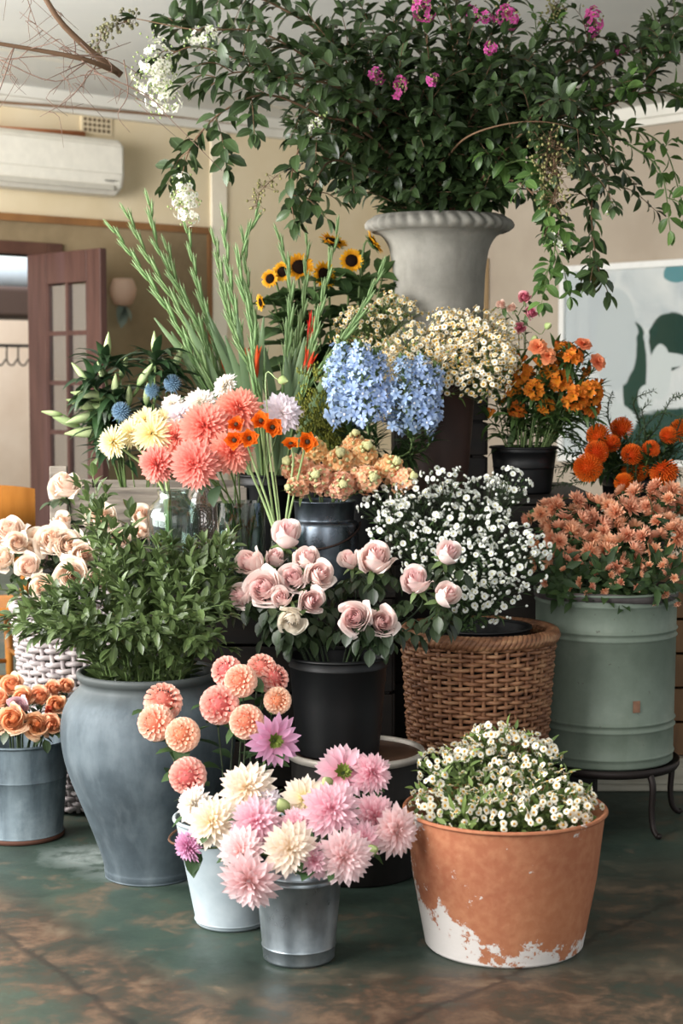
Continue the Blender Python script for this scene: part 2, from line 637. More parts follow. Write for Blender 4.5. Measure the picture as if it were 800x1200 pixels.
# ---------------------------------------------------------------- flower heads, each about 1 unit in radius, axis +Z
def rose_head(name, mat, openness=.6, N=26):
    """layered spiral of wrapped petals; outer ones roll back at the rim"""
    mb = MB()
    nt, ns = 9, 9
    t = np.linspace(0, 1, nt)[:, None]
    s = np.linspace(-1, 1, ns)[None, :]
    for k in range(N):
        q = k / (N - 1)
        Rm = .07 + (.50 + .28 * openness) * q ** .9
        top = 1.45 - (.10 + .62 * openness) * q ** 1.6 + R.uniform(-.04, .04)
        belly = np.sin(np.minimum(t / .62, 1) * PI / 2) ** .6
        up = np.clip((t - .6) / .4, 0, 1)
        rr = Rm * belly * (1 - .30 * (1 - q) * up)
        roll = q ** 1.3 * (.12 + .42 * openness)
        edge = np.abs(s)
        curl = np.clip(t * .9 + edge ** 3 * .35 - .62, 0, 1)
        rr = rr + roll * curl ** 1.4 * 2.0 * (1 - .45 * edge ** 2)
        z = top * t ** .9 - .20 * edge ** 2.2 * t ** 2 * (1 - .3 * q) - roll * 1.2 * curl ** 2
        z = z + .025 * np.sin(s * 3.5 + k * 1.7) * t * q
        dl = (2.1 - 1.25 * q ** .6) * (.45 + .55 * np.sin(PI * np.clip(.12 + .74 * t, 0, 1)))
        rad = rr * (1 + .12 * s * (1 - .3 * q))
        a = k * 2.25 + R.uniform(-.3, .3) + s * dl
        V = np.stack([rad * np.cos(a), rad * np.sin(a), z + 0 * a], -1).reshape(-1, 3)
        A = np.zeros((nt * ns, 3))
        A[:, 0] = np.clip(.95 * (1 - q) ** .8 + .35 * (1 - np.repeat(t[:, 0], ns)) * q - .25 * np.clip(np.repeat(t[:, 0], ns) - .75, 0, 1), 0, 1)
        mb.add(V, grid_faces(nt, ns), A, 0, rnd=R.random())
    for k in range(5):          # sepals
        V, F, A = petal(.75, .28, 'lance', 5, 3, -.2, -.6, .3)
        mb.add(V + np.array([.08, 0, .02]), F, A, 1, M=rotz(k * 1.257), rnd=R.random())
    mb.sphere((0, 0, -.08), (.2, .2, .24), 6, 8, 1)
    return mb.split(name, [mat, M['stem']], {1: 'calyx'})


def dahlia_head(name, mat, N=120, eye=None, spread=1.0, W=.30, kind='dahl'):
    mb = MB()
    if eye is None:
        radial(mb, N, .34, .98, 1.35, -.25 * spread, W, kind, .1, .25, .55, .10, 0, 0, .32, .09, pw=.55)
        mb.sphere((0, 0, .08), (.18, .18, .22), 6, 8, 0)
    else:
        radial(mb, N, .80, .98, .55, -.1, W * 1.1, kind, .1, .2, .4, .16, .35, 0, .12, .09, pw=.5)
        radial(mb, 40, .22, .3, 1.2, .7, .4, 'ell', .2, .1, .4, .14, 0, .05, .1, .1, mat=1)
    for k in range(7):
        V, F, A = petal(.5, .22, 'lance', 4, 3, -.1, .3, .3)
        mb.add(V + np.array([.05, 0, -.12]), F, A, 2, M=rotz(k * .9), rnd=R.random())
    mb.sphere((0, 0, -.1), (.2, .2, .12), 5, 8, 2)
    return mb.split(name, [mat, eye or M['green_eye'], M['leaf_dahlia']], {1: 'flower_centre', 2: 'calyx'})


def pompon_head(name, mat, N=165):
    mb = MB()
    for i in range(N):
        cz = 1 - 1.78 * (i + .5) / N
        pol = math.acos(max(-1, cz))
        az = i * GOLD
        d = np.array([math.sin(pol) * math.cos(az), math.sin(pol) * math.sin(az), math.cos(pol)])
        tang = np.array([math.cos(pol) * math.cos(az), math.cos(pol) * math.sin(az), -math.sin(pol)])
        sz = .2 + .26 * min(1, pol / 1.0)
        op = .25 + .5 * min(1, pol / 1.1)
        x = nrm(d * (1 - op * .55) + tang * op)
        y = np.cross(d, x); y = nrm(y)
        z = np.cross(x, y)
        V, F, A = petal(sz, sz * .82, 'obov', 5, 3, 0, .35, .75)
        # light rims, deep throats
        mb.add(V, F, A, 0, M=np.stack([x, y, z], 1), pos=d * (.97 - sz * .62), rnd=R.random())
    mb.sphere((0, 0, 0), .62, 8, 10, 0, grad=.0)
    for k in range(6):
        V, F, A = petal(.5, .3, 'lance', 4, 3, -.5, .4, .3)
        mb.add(V + np.array([.1, 0, -.72]), F, A, 1, M=rotz(k * 1.05), rnd=R.random())
    return mb.split(name, [mat, M['leaf_dahlia']], {1: 'calyx'})


def daisy_head(name, mat, eye, n=13, W=.42, er=.34, elev=.05, bend=-.15, rows=1):
    mb = MB()
    for r_ in range(rows):
        for i in range(n):
            V, F, A = petal(1 - .25, W, 'strap', 4, 3, elev + r_ * .35 + R.uniform(-.12, .12), bend, .25)
            mb.add(V + np.array([.25, 0, .02 * r_]), F, A, 0, M=rotz(2 * PI * (i + .5 * r_) / n + R.uniform(-.08, .08)), rnd=R.random())
    mb.sphere((0, 0, .03), (er, er, er * .62), 5, 8, 1)
    mb.sphere((0, 0, -.12), (.24, .24, .18), 4, 6, 2)
    return mb.mesh(name, [mat, eye, M['stem']])


def mum_head(name, mat, N=70, W=.26, cup=.5, e0=1.4, e1=-.05, eye=None, R0=.45, b1=.1):
    mb = MB()
    radial(mb, N, R0, 1.0, e0, e1, W, 'strap', .3, b1, cup, .12, 0, 0, .2, .1, pw=.6)
    if eye:
        mb.sphere((0, 0, .1), (.16, .16, .12), 5, 8, 1)
    mb.sphere((0, 0, -.08), (.24, .24, .16), 5, 8, 2)
    return mb.split(name, [mat, eye or mat, M['leaf_dahlia']], {1: 'flower_centre', 2: 'calyx'})


def sunflower_head(name):
    mb = MB()
    for r_ in range(2):
        for i in range(17):
            V, F, A = petal(.62, .3, 'lance', 5, 3, .25 + .25 * r_ + R.uniform(-.25, .25), -.2 + R.uniform(-.3, .3), .3)
            mb.add(V + np.array([.46, 0, .02]), F, A, 0, M=rotz(2 * PI * (i + .5 * r_) / 17 + R.uniform(-.1, .1)), rnd=R.random())
    mb.sphere((0, 0, .02), (.56, .56, .2), 7, 14, 1)
    for i in range(120):
        r_ = .53 * math.sqrt((i + .5) / 120)
        mb.sphere((r_ * math.cos(i * GOLD), r_ * math.sin(i * GOLD), .05 + .16 * math.sqrt(max(0, 1 - (r_ / .56) ** 2))), (.035, .035, .06), 3, 4, 1)
    for r_ in range(2):
        for i in range(13):
            V, F, A = petal(.62, .26, 'lance', 5, 3, -.35 + .3 * r_, .6 + R.uniform(-.3, .3), .3)
            mb.add(V + np.array([.3, 0, -.12]), F, A, 2, M=rotz(2 * PI * (i + .5 * r_) / 13), rnd=R.random())
    mb.sphere((0, 0, -.16), (.45, .45, .16), 6, 10, 2)
    return mb.split(name, [M['sun_petal'], M['sun_eye'], M['leaf_sun']], {1: 'seed_disc', 2: 'bracts'})


def ranunculus_head(name):
    mb = MB()
    for k in range(34):
        q = k / 33
        V, F, A = petal(.35 + .6 * q, .5 + .45 * q, 'ell', 5, 3, 1.35 - .75 * q + R.uniform(-.08, .08), .25 * (1 - q) - .15, .8)
        mb.add(V + np.array([.03 + .12 * q, 0, 0]), F, A, 0, M=rotz(k * GOLD), rnd=R.random())
    mb.sphere((0, 0, .34), (.24, .24, .2), 6, 9, 1)
    return mb.split(name, [M['ranunc'], M['dark_eye'], M['stem_pale']], {1: 'flower_centre'})


def pincushion_head(name, up=True):
    mb = MB()
    for i in range(190):
        cz = 1 - 1.35 * (i + .5) / 190
        pol = math.acos(cz); az = i * GOLD
        d = np.array([math.sin(pol) * math.cos(az), math.sin(pol) * math.sin(az), math.cos(pol)])
        e = nrm(d + np.array([0, 0, .35]))
        a = d * .45
        b = d * .8 + e * .1
        c = b + e * .26 * (1 + R.uniform(-.2, .2)) + np.array([0, 0, .05])
        mb.tube([a, b, c], [.05, .04, .05], 3, 0, R.random(), False)
    mb.sphere((0, 0, 0), .62, 8, 10, 0, grad=.2)
    for i in range(9):          # green star of bracts under the head
        V, F, A = petal(.75, .15, 'grass', 4, 3, -.5, .9, .2)
        mb.add(V + np.array([.2, 0, -.5]), F, A, 1, M=rotz(i * .7), rnd=R.random())
    return mb.split(name, [M['pin'], M['leaf_pin']], {1: 'bracts'})


def thistle_head(name):
    mb = MB()
    for i in range(110):
        cz = 1 - 1.7 * (i + .5) / 110
        pol = math.acos(cz); az = i * GOLD
        d = np.array([math.sin(pol) * math.cos(az), math.sin(pol) * math.sin(az), math.cos(pol)])
        mb.tube([d * .5, d * .9], [.09, .03], 4, 0, R.random(), False)
    mb.sphere((0, 0, 0), .6, 8, 10, 0, grad=.2)
    for i in range(10):
        V, F, A = petal(.9, .16, 'grass', 4, 3, -.3, .5, .2)
        mb.add(V + np.array([.2, 0, -.55]), F, A, 0, M=rotz(i * .63), rnd=R.random())
    return mb.mesh(name, [M['thistle']])


def floret(mb, pos, d, r, n=5, mat=0, eye=None, W=.75, elev=.35, bend=-.2, kind='obov', ruffle=.0, seg=4):
    Mx = frame_z(d, R.random() * 6.28)
    rd = R.random()
    for i in range(n):
        V, F, A = petal(1.0, W, kind, seg, 3, elev + R.uniform(-.2, .2), bend, .3, ruffle)
        mb.add(V * r, F, A, mat, M=Mx @ rotz(2 * PI * i / n + R.uniform(-.15, .15)), pos=pos, rnd=(rd + R.random()) / 2)
    if eye is not None:
        mb.sphere(np.asarray(pos) + np.asarray(d) * r * .15, r * .2, 4, 5, eye)


def rand_dir(zmin=-1.0):
    while True:
        v = np.array([R.gauss(0, 1), R.gauss(0, 1), R.gauss(0, 1)])
        v = nrm(v)
        if v[2] >= zmin:
            return v


def delphinium_spike(name):
    """a spike of ruffled florets along +Z, length 1, radius about .25"""
    mb = MB()
    NF = 74
    for i in range(NF):
        t = (i + .5) / NF
        rad = .23 * (1 - t ** 2.4 * .75)
        az = i * GOLD
        d = nrm([math.cos(az), math.sin(az), .1 + .4 * t])
        pos = np.array([0, 0, t * .97]) + d * rad * R.uniform(.7, 1.1)
        if t > .93:
            mb.sphere(pos * np.array([.7, .7, 1]), (.025, .025, .04), 4, 5, 1)
        else:
            floret(mb, pos, nrm(d + rand_dir() * .7), .098 * (1 - .3 * t) * R.uniform(.65, 1.15), 5, 0, 2 if i % 3 == 0 else None, .6, .5, -.6, 'obov', .5)
            mb.tube([[0, 0, t * .97 - .05], pos * .6 + np.array([0, 0, t * .97]) * .4, pos], .006, 3, 1, .5, False)
    mb.tube([[0, 0, -.1], [0, 0, 1]], [.018, .010], 5, 1)
    return mb.mesh(name, [M['delph'], M['stem'], M['delph_eye']])


def stock_spike(name, mat):
    """ruffled florets around a tuft of green buds, axis +Z, radius about 1"""
    mb = MB()
    for i in range(82):
        t = (i + .5) / 82
        az = i * GOLD
        if t > .74:
            d = nrm([math.cos(az) * (1 - t) * 2, math.sin(az) * (1 - t) * 2, 1])
            mb.sphere(np.array([0, 0, .9]) + d * np.array([.36, .36, .35]), (.13, .13, .17), 5, 6, 1)
        else:
            d = nrm([math.cos(az), math.sin(az), .1 + .9 * t])
            pos = np.array([0, 0, -.4 + 1.4 * t]) + d * (.72 - .42 * t) * R.uniform(.8, 1.1)
            floret(mb, pos, nrm(d + rand_dir() * .7), .27, 5, 0, None, .9, .45, -.6, 'obov', .4)
            if i % 3 == 0:
                mb.sphere(pos * 1.05 + np.array([0, 0, .15]), (.12, .12, .16), 4, 5, 1)
    mb.tube([[0, 0, -1.2], [0, 0, 1]], [.07, .05], 5, 2)
    return mb.split(name, [mat, M['stock_bud'], M['stem']], {1: 'buds'})


def alstro_head(name):
    mb = MB()
    for i in range(8):
        az = i * GOLD + R.uniform(-.2, .2)
        d = nrm([math.cos(az), math.sin(az), .25 + .22 * i])
        fr = frame_z(d)
        base = np.array([0, 0, -.3]); pos = d * .35
        mb.tube([base, base * .4 + pos * .6, pos], [.03, .03, .06], 4, 1)
        for j in range(6):
            V, F, A = petal(.6, .34, 'obov', 5, 3, 1.15 + R.uniform(-.1, .1), -.75, .45)
            mb.add(V, F, A, 0, M=fr @ rotz(j * 1.047), pos=pos, rnd=R.random())
    for i in range(5):
        d = rand_dir(-.1)
        V, F, A = petal(.75, .16, 'lance', 4, 3, .2, -.6, .3)
        mb.add(V, F, A, 1, M=rotz(i * 1.3), pos=(0, 0, -.25), rnd=R.random())
    return mb.mesh(name, [M['alstro'], M['leaf_alstro']])


def carnation_head(name):
    mb = MB()
    radial(mb, 36, .5, .95, 1.35, .25, .8, 'obov', .1, -.3, .2, .05, 0, 0, .25, .12, pw=.6)
    mb.lathe([(.08, -.75), (.2, -.6), (.22, -.1), (.12, 0)], 8, 1)
    return mb.mesh(name, [M['carnation'], M['stem']])


def bud_mesh(name, mat, L=1.0, r=.135, tip=.5):
    """pointed bud along +Z with three soft ridges"""
    mb = MB()
    t = np.linspace(0, 1, 9)
    prof = np.stack([np.maximum(r * np.sin(PI * t ** .75) ** .8, .012), t * L], 1)

    def disp(rr, z, ang):
        return rr * (1 + .10 * np.cos(3 * ang)[None, :]), z
    mb.lathe(prof, 12, 0, disp=disp)
    return mb.mesh(name, [mat])


H = {}
for k in range(3):
    H['rose_pink', k] = rose_head('rose_bloom', M['rose_pink'], (.75, .5, .25)[k], (24, 20, 14)[k])
    H['rose_cream', k] = rose_head('rose_bloom', M['rose_cream'], (.9, .6, .3)[k], (24, 22, 15)[k])
for k in range(2):
    H['rose_peach', k] = rose_head('rose_bloom', M['rose_peach'], (.8, .5)[k], 28)
    H['dahlia_coral', k] = dahlia_head('dahlia_bloom', M['dahlia_coral'], 125)
    H['dahlia_cream', k] = dahlia_head('dahlia_bloom', M['dahlia_cream'], 80, W=.36)
    H['dahlia_pink', k] = dahlia_head('dahlia_bloom', M['dahlia_pink'], 76, W=.37)
    H['dahlia_pale', k] = dahlia_head('dahlia_bloom', M['dahlia_pale'], 80, W=.36)
    H['pompon', k] = pompon_head('pompon_bloom', M['pompon'] if k else M['pompon_pink'], (125, 150)[k])
    H['mum_peach', k] = mum_head('mum_bloom', M['mum_peach'], 46, .26, .5, 1.45, .3, None, .6, .2)
    H['stock', k] = stock_spike('stock_bloom', M['stock'] if k else M['stock_pink'])
    H['alstro', k] = alstro_head('alstroemeria_bloom')
    H['daisy', k] = daisy_head('daisy_bloom', M['daisy_white'], M['daisy_eye'], 13, .40, .34, .15 - .3 * k)
    H['daisy_cream', k] = daisy_head('daisy_bloom', M['daisy_cream'], M['daisy_eye'], 11, .44, .46, .15 - .3 * k)
    H['aster', k] = daisy_head('aster_bloom', M['aster_white'], M['daisy_eye_pale'], 12, .40, .25, .35 - .3 * k, rows=2)
H['rose_white', 0] = rose_head('rose_bloom', M['rose_white'], .45, 20)
H['rose_lilac', 0] = rose_head('rose_bloom', M['rose_lilac'], .55, 20)
H['rose_red', 0] = rose_head('rose_bloom', M['rose_red'], .1, 10)
H['liz_pink', 0] = rose_head('lisianthus_bloom', M['liz_pink'], .8, 12)
H['liz_pale', 0] = rose_head('lisianthus_bloom', M['liz_pale'], .5, 10)
H['dahlia_white', 0] = dahlia_head('dahlia_bloom', M['dahlia_white'], 100, W=.34)
H['dahlia_lav', 0] = dahlia_head('dahlia_bloom', M['dahlia_lav'], 90, W=.36, kind='spoon')
H['dahlia_lilac', 0] = dahlia_head('dahlia_bloom', M['dahlia_lilac'], 100, W=.3)
H['dahlia_open', 0] = dahlia_head('dahlia_bloom', M['dahlia_lilac'], 24, M['green_eye'], W=.34, kind='ell')
H['dahlia_creameye', 0] = dahlia_head('dahlia_bloom', M['dahlia_cream'], 34, M['mum_cream'], W=.36, kind='ell')
H['dahlia_pinkeye', 0] = dahlia_head('dahlia_bloom', M['dahlia_pink'], 34, M['green_eye'], W=.36, kind='dahl')
H['mum_cream', 0] = mum_head('mum_bloom', M['mum_cream'], 95, .13, .4, 1.3, .0, M['dark_eye'], .5)
H['mum_cream', 1] = mum_head('mum_bloom', M['mum_cream'], 110, .13, .4, 1.4, -.2)
H['sun', 0] = sunflower_head('sunflower_bloom')
H['ranunc', 0] = ranunculus_head('ranunculus_bloom')
H['pin', 0] = pincushion_head('pincushion_bloom')
H['thistle', 0] = thistle_head('thistle_bloom')
H['carnation', 0] = carnation_head('carnation_bloom')
for k in range(3):
    H['delph', k] = delphinium_spike('delphinium_bloom')
H['lily_bud', 0] = bud_mesh('lily_bud', M['lily_bud'])
H['small_bud', 0] = bud_mesh('flower_bud', M['bud_green'], 1.0, .38)


# ---------------------------------------------------------------- one cut stem = one thing
VIEW = np.array([0, -1.0, .12])


def dirv(ax, up, back=0.0):
    """a facing: ax to the right of the camera, up, and towards the camera unless back > 1"""
    return nrm(np.array([ax, -(1.0 - back), up]))


def A3(v):
    return np.array([v[0], v[1], v[2]], float)


class Vessel:
    def __init__(s, c, z0, z1, rb, rr):
        s.c = np.array([c[0], c[1]], float); s.z0, s.z1, s.rb, s.rr = z0, z1, rb, rr

    def base(s, k=.45):
        a, r = R.random() * 6.28, s.rb * k * math.sqrt(R.random())
        return np.array([s.c[0] + r * math.cos(a), s.c[1] + r * math.sin(a), s.z0 + .02])

    def mouth(s, to, k=.72):
        d = np.asarray(to)[:2] - s.c
        L = np.linalg.norm(d) + 1e-9
        d = d / L * min(L * .5, s.rr * k)
        return np.array([s.c[0] + d[0], s.c[1] + d[1], s.z1])


def cut_flower(name, label, cat, group, vessel, heads, stem_mat, stem_r=.0028, leaves=None, base=None, part='bloom', sag=0.0, extra=None):
    """heads: [(mesh, position, facing, scale)]; stem runs from the vessel's floor through its mouth to the head"""
    p0 = A3(heads[0][1])
    b = vessel.base() if base is None else A3(base)
    root = thing(name, label, cat, b, group)
    st, lf = MB(), MB()
    main = None
    for i, (me, pos, d, sc) in enumerate(heads):
        pos, d = A3(pos), nrm(np.asarray(d, float))
        if i == 0:
            m = vessel.mouth(pos)
            L = np.linalg.norm(pos - m)
            pre = pos - d * min(.05, L * .25) - np.array([0, 0, .02 + sag])
            if pre[2] < m[2]:
                m = np.array([m[0], m[1], m[2]])
            path = bez([b, m, pre, pos] if L > .06 else [b, m, pos], 16)
            main = path
        else:
            k = max(4, int(len(main) * .72))
            pre = pos - d * .03 - np.array([0, 0, .01])
            path = bez([main[k], (main[k] + pre) / 2 + np.array([0, 0, .005]), pre, pos], 9)
        st.tube(path - b, np.linspace(stem_r * (1.15 if i == 0 else .8), stem_r * .8, len(path)), 6, 0, R.random())
        bl = link(part, me, root, None, MAT(pos - b, d, R.random() * 6.28, sc))
        for sn, sm in SUB.get(me.name, ()):
            link(sn, sm, bl)
    if leaves:
        leaves(lf, main - b, root)
        if lf.n:
            lf.obj('foliage', leaves.mats if hasattr(leaves, 'mats') else [leaves_mat[0]], root)
    st.obj('stem', [stem_mat], root)
    if extra:
        extra(root, main - b)
    return root


leaves_mat = [None]


def rose_leaves(n=3, L=.05, start=.55, end=.93, droop=.4):
    def f(mb, path, root):
        leaves_mat[0] = M['leaf_rose']
        for k in range(n):
            t = start + (end - start) * (k + R.random() * .7) / n
            i = min(int(t * (len(path) - 1)), len(path) - 2)
            T = nrm(path[i + 1] - path[i])
            az = R.uniform(PI * .95, PI * 2.05) if R.random() < .75 else R.uniform(0, PI)
            side = np.array([math.cos(az), math.sin(az), R.uniform(-.15, .5)])
            d = nrm(side + T * .3)
            pl = L * 1.5
            tip = path[i] + d * pl + np.array([0, 0, -droop * pl * .6])
            pth = bez([path[i], path[i] + d * pl * .5, tip], 6)
            mb.tube(pth, .0012, 4, 0)
            dd = nrm(pth[-1] - pth[-2])
            put_leaf(mb, tip, dd + np.array([0, 0, -droop]), L * 1.1, L * .72, 'ell', -.4, .3, None, R.uniform(-.4, .4))
            for fr_ in (2, 4):
                for sg in (-1, 1):
                    sd = nrm(np.cross(dd, [0, 0, 1.0])) * sg
                    put_leaf(mb, pth[fr_], nrm(sd + dd * .45 + np.array([0, 0, -droop * .6])), L * (.95 if fr_ == 4 else .75), L * .58, 'ell', -.4, .3, None, R.uniform(-.4, .4))
    return f


def simple_leaves(n=4, L=.07, W=.035, mat='leaf_dahlia', start=.5, end=.9, kind='ell', bend=-.7, ang=1.0):
    def f(mb, path, root):
        leaves_mat[0] = M[mat]
        for k in range(n):
            t = start + (end - start) * (k + R.random() * .6) / max(n, 1)
            i = min(int(t * (len(path) - 1)), len(path) - 2)
            T = nrm(path[i + 1] - path[i])
            fr = frame_z(T)
            az = R.random() * 6.28
            side = fr[:, 0] * math.cos(az) + fr[:, 1] * math.sin(az)
            put_leaf(mb, path[i], T * math.cos(ang) + side * math.sin(ang), L * R.uniform(.7, 1.2), W * R.uniform(.8, 1.2), kind, bend * R.uniform(.4, 1.3), .3, None, R.uniform(-.3, .3))
    return f
# ================================================================ THE ROOM
ANG = math.radians(42)
CORNER = Vector((.55, 11.7, 0))
DL = Vector((-math.cos(ANG), -math.sin(ANG), 0)); NL = Vector((math.sin(ANG), -math.cos(ANG), 0))
DR = Vector((math.sin(ANG), -math.cos(ANG), 0)); NR = Vector((-math.cos(ANG), -math.sin(ANG), 0))
CEIL = 2.985
ML = np.stack([np.array(DL), -np.array(NL), [0, 0, 1.0]], 1)
MR = np.stack([np.array(DR), -np.array(NR), [0, 0, 1.0]], 1)


def WL(px, py):
    p = on_plane(px, py, CORNER, NL)
    return (p - CORNER).dot(DL), p.z


def WR(px, py):
    p = on_plane(px, py, CORNER, NR)
    return (p - CORNER).dot(DR), p.z


def zpy(py, Y):
    return P(400, py, Y).z


def floorp(px, py):
    d = ray(px, py)
    p = EYE + d * (-EYE.z / d.z)
    return np.array([p.x, p.y])


def lbox(mb, s0, s1, z0, z1, d0, d1, mat=0, Mx=None):
    """box on the left (Mx = ML) or right wall: s along the wall, d = outwards from the wall face (negative stands into the room)"""
    Mx = ML if Mx is None else Mx
    c = np.array(CORNER) + Mx @ np.array([(s0 + s1) / 2, (d0 + d1) / 2, (z0 + z1) / 2])
    mb.box(c, (abs(s1 - s0), abs(d1 - d0), abs(z1 - z0)), Mx, mat)


M['wall_cream'] = mottled('cream wall paint', '#dccbaa', '#e3d5b8', 2.2, .8, c2='#d7c6a3', bstr=.05)
M['wall_taupe'] = mottled('taupe wall paint', '#aa9d8d', '#b5a999', 1.8, .85, c2='#a39686', bstr=.05)
M['ceiling'] = mottled('ceiling paint', '#d0d0cd', '#dadad6', 1.2, .8, bstr=.03)
M['white_paint'] = mottled('white trim paint', '#d5d2c8', '#e0ddd4', 3, .6, bstr=.04)
M['panel'] = mottled('brown plaster', '#8a7658', '#9c8a6c', 3.0, .9, c2='#75644b', bstr=.2)
M['wood_trim'] = mottled('golden brown trim wood', '#7d5837', '#94693f', 6, .5, stretch=(1, 1, .2))
M['wood_red'] = mottled('dark red brown wood', '#402a25', '#523831', 5, .42, stretch=(4, 4, .5), c2='#4f3836', bstr=.1)
M['wood_dark'] = mottled('dark stained wood', '#13100e', '#201913', 6, .6, stretch=(1, 4, 4))
M['wood_grey'] = mottled('weathered grey wood', '#6d655c', '#938a7e', 7, .85, stretch=(.6, 6, 6), c2='#57504a', bstr=.4)
M['wood_brown'] = mottled('brown wood', '#5c432c', '#7a5a3b', 6, .6, stretch=(5, 5, .6))
M['wood_honey'] = mottled('honey wood', '#a86a2c', '#bd7c38', 5, .4, stretch=(4, 4, .6))
M['wood_pale'] = mottled('pale wood', '#b99c74', '#c9ae88', 5, .6, stretch=(4, 4, .6))
M['pale_grey_wood'] = mottled('pale painted timber', '#a19d8f', '#b8b3a2', 5, .8, stretch=(.6, 4, 4), c2='#8d8676')

# floor: worn green painted concrete
t = NT('worn green concrete floor')
v = t.coord()
n1 = t.noise(v, 2.2, 10, .66, .4)
n2 = t.noise(v, 8, 9, .7, .3)
n3 = t.noise(v, 22, 5, .6)
sepv = t.n('ShaderNodeSeparateXYZ'); t.l(v, sepv.inputs[0])


def line_mask(a, b, w, soft, amp):
    a, b = floorp(*a), floorp(*b)
    dd = (b - a) / np.linalg.norm(b - a)
    nx, ny = -dd[1], dd[0]
    k = -(nx * a[0] + ny * a[1])
    s = t.math('ADD', t.math('ADD', t.math('MULTIPLY', sepv.outputs[0], float(nx)), t.math('MULTIPLY', sepv.outputs[1], float(ny))), float(k))
    s = t.math('ADD', s, t.math('MULTIPLY', t.math('SUBTRACT', n2, .5), amp))
    s = t.math('ABSOLUTE', s)
    return t.math('SUBTRACT', 1.0, t.math('DIVIDE', t.math('SUBTRACT', s, w), soft), True)


def spot_mask(c, sx, sy, amp, soft=.5):
    c = floorp(*c)
    a = t.math('DIVIDE', t.math('SUBTRACT', sepv.outputs[0], float(c[0])), sx)
    b = t.math('DIVIDE', t.math('SUBTRACT', sepv.outputs[1], float(c[1])), sy)
    r = t.math('SQRT', t.math('ADD', t.math('MULTIPLY', a, a), t.math('MULTIPLY', b, b)))
    r = t.math('ADD', r, t.math('MULTIPLY', t.math('SUBTRACT', n2, .5), amp))
    return t.math('DIVIDE', t.math('SUBTRACT', 1.0, r), soft, True)


def clampm(x):
    return t.math('MINIMUM', t.math('MAXIMUM', x, 0.0), 1.0)


green = t.ramp(n1, [(.3, lin('#202b24')), (.5, lin('#33423a')), (.72, lin('#465448'))])
brown = t.ramp(n2, [(.33, lin('#2a201a')), (.48, lin('#4a382c')), (.62, lin('#6b5644')), (.75, lin('#8a745e'))])
worn = t.ramp(t.math('ADD', t.math('MULTIPLY', n1, .45), t.math('MULTIPLY', n2, .55)), [(.525, 0.0), (.60, 1.0)])
col = t.mix(t.math('MULTIPLY', worn, .55), green, brown)
m1 = line_mask((-60, 1050), (250, 1225), .09, .10, .4)
m2 = spot_mask((600, 1185), 1.0, .36, 1.3, .5)
m3 = spot_mask((790, 1070), .5, .6, 1.4, .6)
m4 = spot_mask((130, 935), .35, .12, 1.2, .6)
mm = clampm(t.math('ADD', t.math('ADD', m1, t.math('MULTIPLY', m2, 1.1)), t.math('ADD', t.math('MULTIPLY', m3, .8), t.math('MULTIPLY', m4, .6))))
mm = t.math('MULTIPLY', mm, t.ramp(t.math('ADD', t.math('MULTIPLY', n1, .4), t.math('MULTIPLY', n2, .6)), [(.40, .25), (.54, 1.0)]))
col = t.mix(mm, col, brown)
g1 = line_mask((0, 1090), (150, 1200), .004, .012, .1)
g2 = line_mask((560, 1160), (800, 1052), .004, .012, .12)
col = t.mix(t.math('MULTIPLY', clampm(t.math('ADD', g1, g2)), .6), col, lin('#1c1a17'))
sc_ = clampm(t.math('ADD', spot_mask((120, 1003), .22, .16, 1.9, .5), spot_mask((205, 1025), .3, .1, 1.8, .5)))  # pale scuffs, with the window sheen painted into the floor colour
sc_ = t.math('MULTIPLY', sc_, t.ramp(n2, [(.38, .1), (.65, 1.0)]))
col = t.mix(t.math('MULTIPLY', sc_, .75), col, lin('#a9b3b0'))
sp_ = t.ramp(t.noise(v, 34, 6, .7), [(.66, 0.0), (.72, .55)])
col = t.mix(sp_, col, lin('#8d8a7c'))
rough = t.ramp(n2, [(.3, .38), (.7, .62)])
M['floor'] = t.done(t.bsdf(col, rough, 0, .45, bump=n3, bstr=.12, bdist=.004))

mb = MB()
mb.box((0, 5.5, -.05), (13, 17, .1))
struct(mb.obj('floor', [M['floor']], smooth=False))

# ceiling follows the corner
LEND, REND = CORNER + DL * 6.2, CORNER + DR * 6.2
mb = MB()
cp = [CORNER, LEND, Vector((LEND.x, -1.8, 0)), Vector((REND.x, -1.8, 0)), REND]
top = [(p.x, p.y, CEIL + .1) for p in cp]; bot = [(p.x, p.y, CEIL) for p in cp]
mb.add(np.array(bot + top), [[4, 3, 2, 1, 0], [5, 6, 7, 8, 9]] + [[i, (i + 1) % 5, 5 + (i + 1) % 5, 5 + i] for i in range(5)])
struct(mb.obj('ceiling', [M['ceiling']], smooth=False))

# ceiling battens seen at the top left
mb = MB()
for a, b in (((40, 60), (330, 122)), ((300, 0), (330, 40))):
    pa = EYE + ray(*a) * ((CEIL - EYE.z) / ray(*a).z); pb = EYE + ray(*b) * ((CEIL - EYE.z) / ray(*b).z)
    d = (pb - pa); L = d.length; d.normalize()
    Mx = np.stack([np.array(d), np.array([-d.y, d.x, 0]), [0, 0, 1.0]], 1)
    mb.box(np.array((pa + pb) / 2) + np.array([0, 0, -.012]), (L + 3, .06, .024), Mx)
    break
struct(mb.obj('trim_1', [M['white_paint']], smooth=False))

# left wall with its doorway
sJ, zH = WL(58, 300)
sJ2 = sJ + 1.0
mb = MB()
lbox(mb, -.16, sJ, 0, CEIL, 0, .16)
lbox(mb, sJ, sJ2, zH, CEIL, 0, .16)
lbox(mb, sJ2, 6.2, 0, CEIL, 0, .16)
struct(mb.obj('wall_left', [M['wall_cream']], smooth=False))
mb = MB()
lbox(mb, 0, 6.2, 0, CEIL, 0, .16, Mx=MR)
struct(mb.obj('wall_right', [M['wall_taupe']], smooth=False))

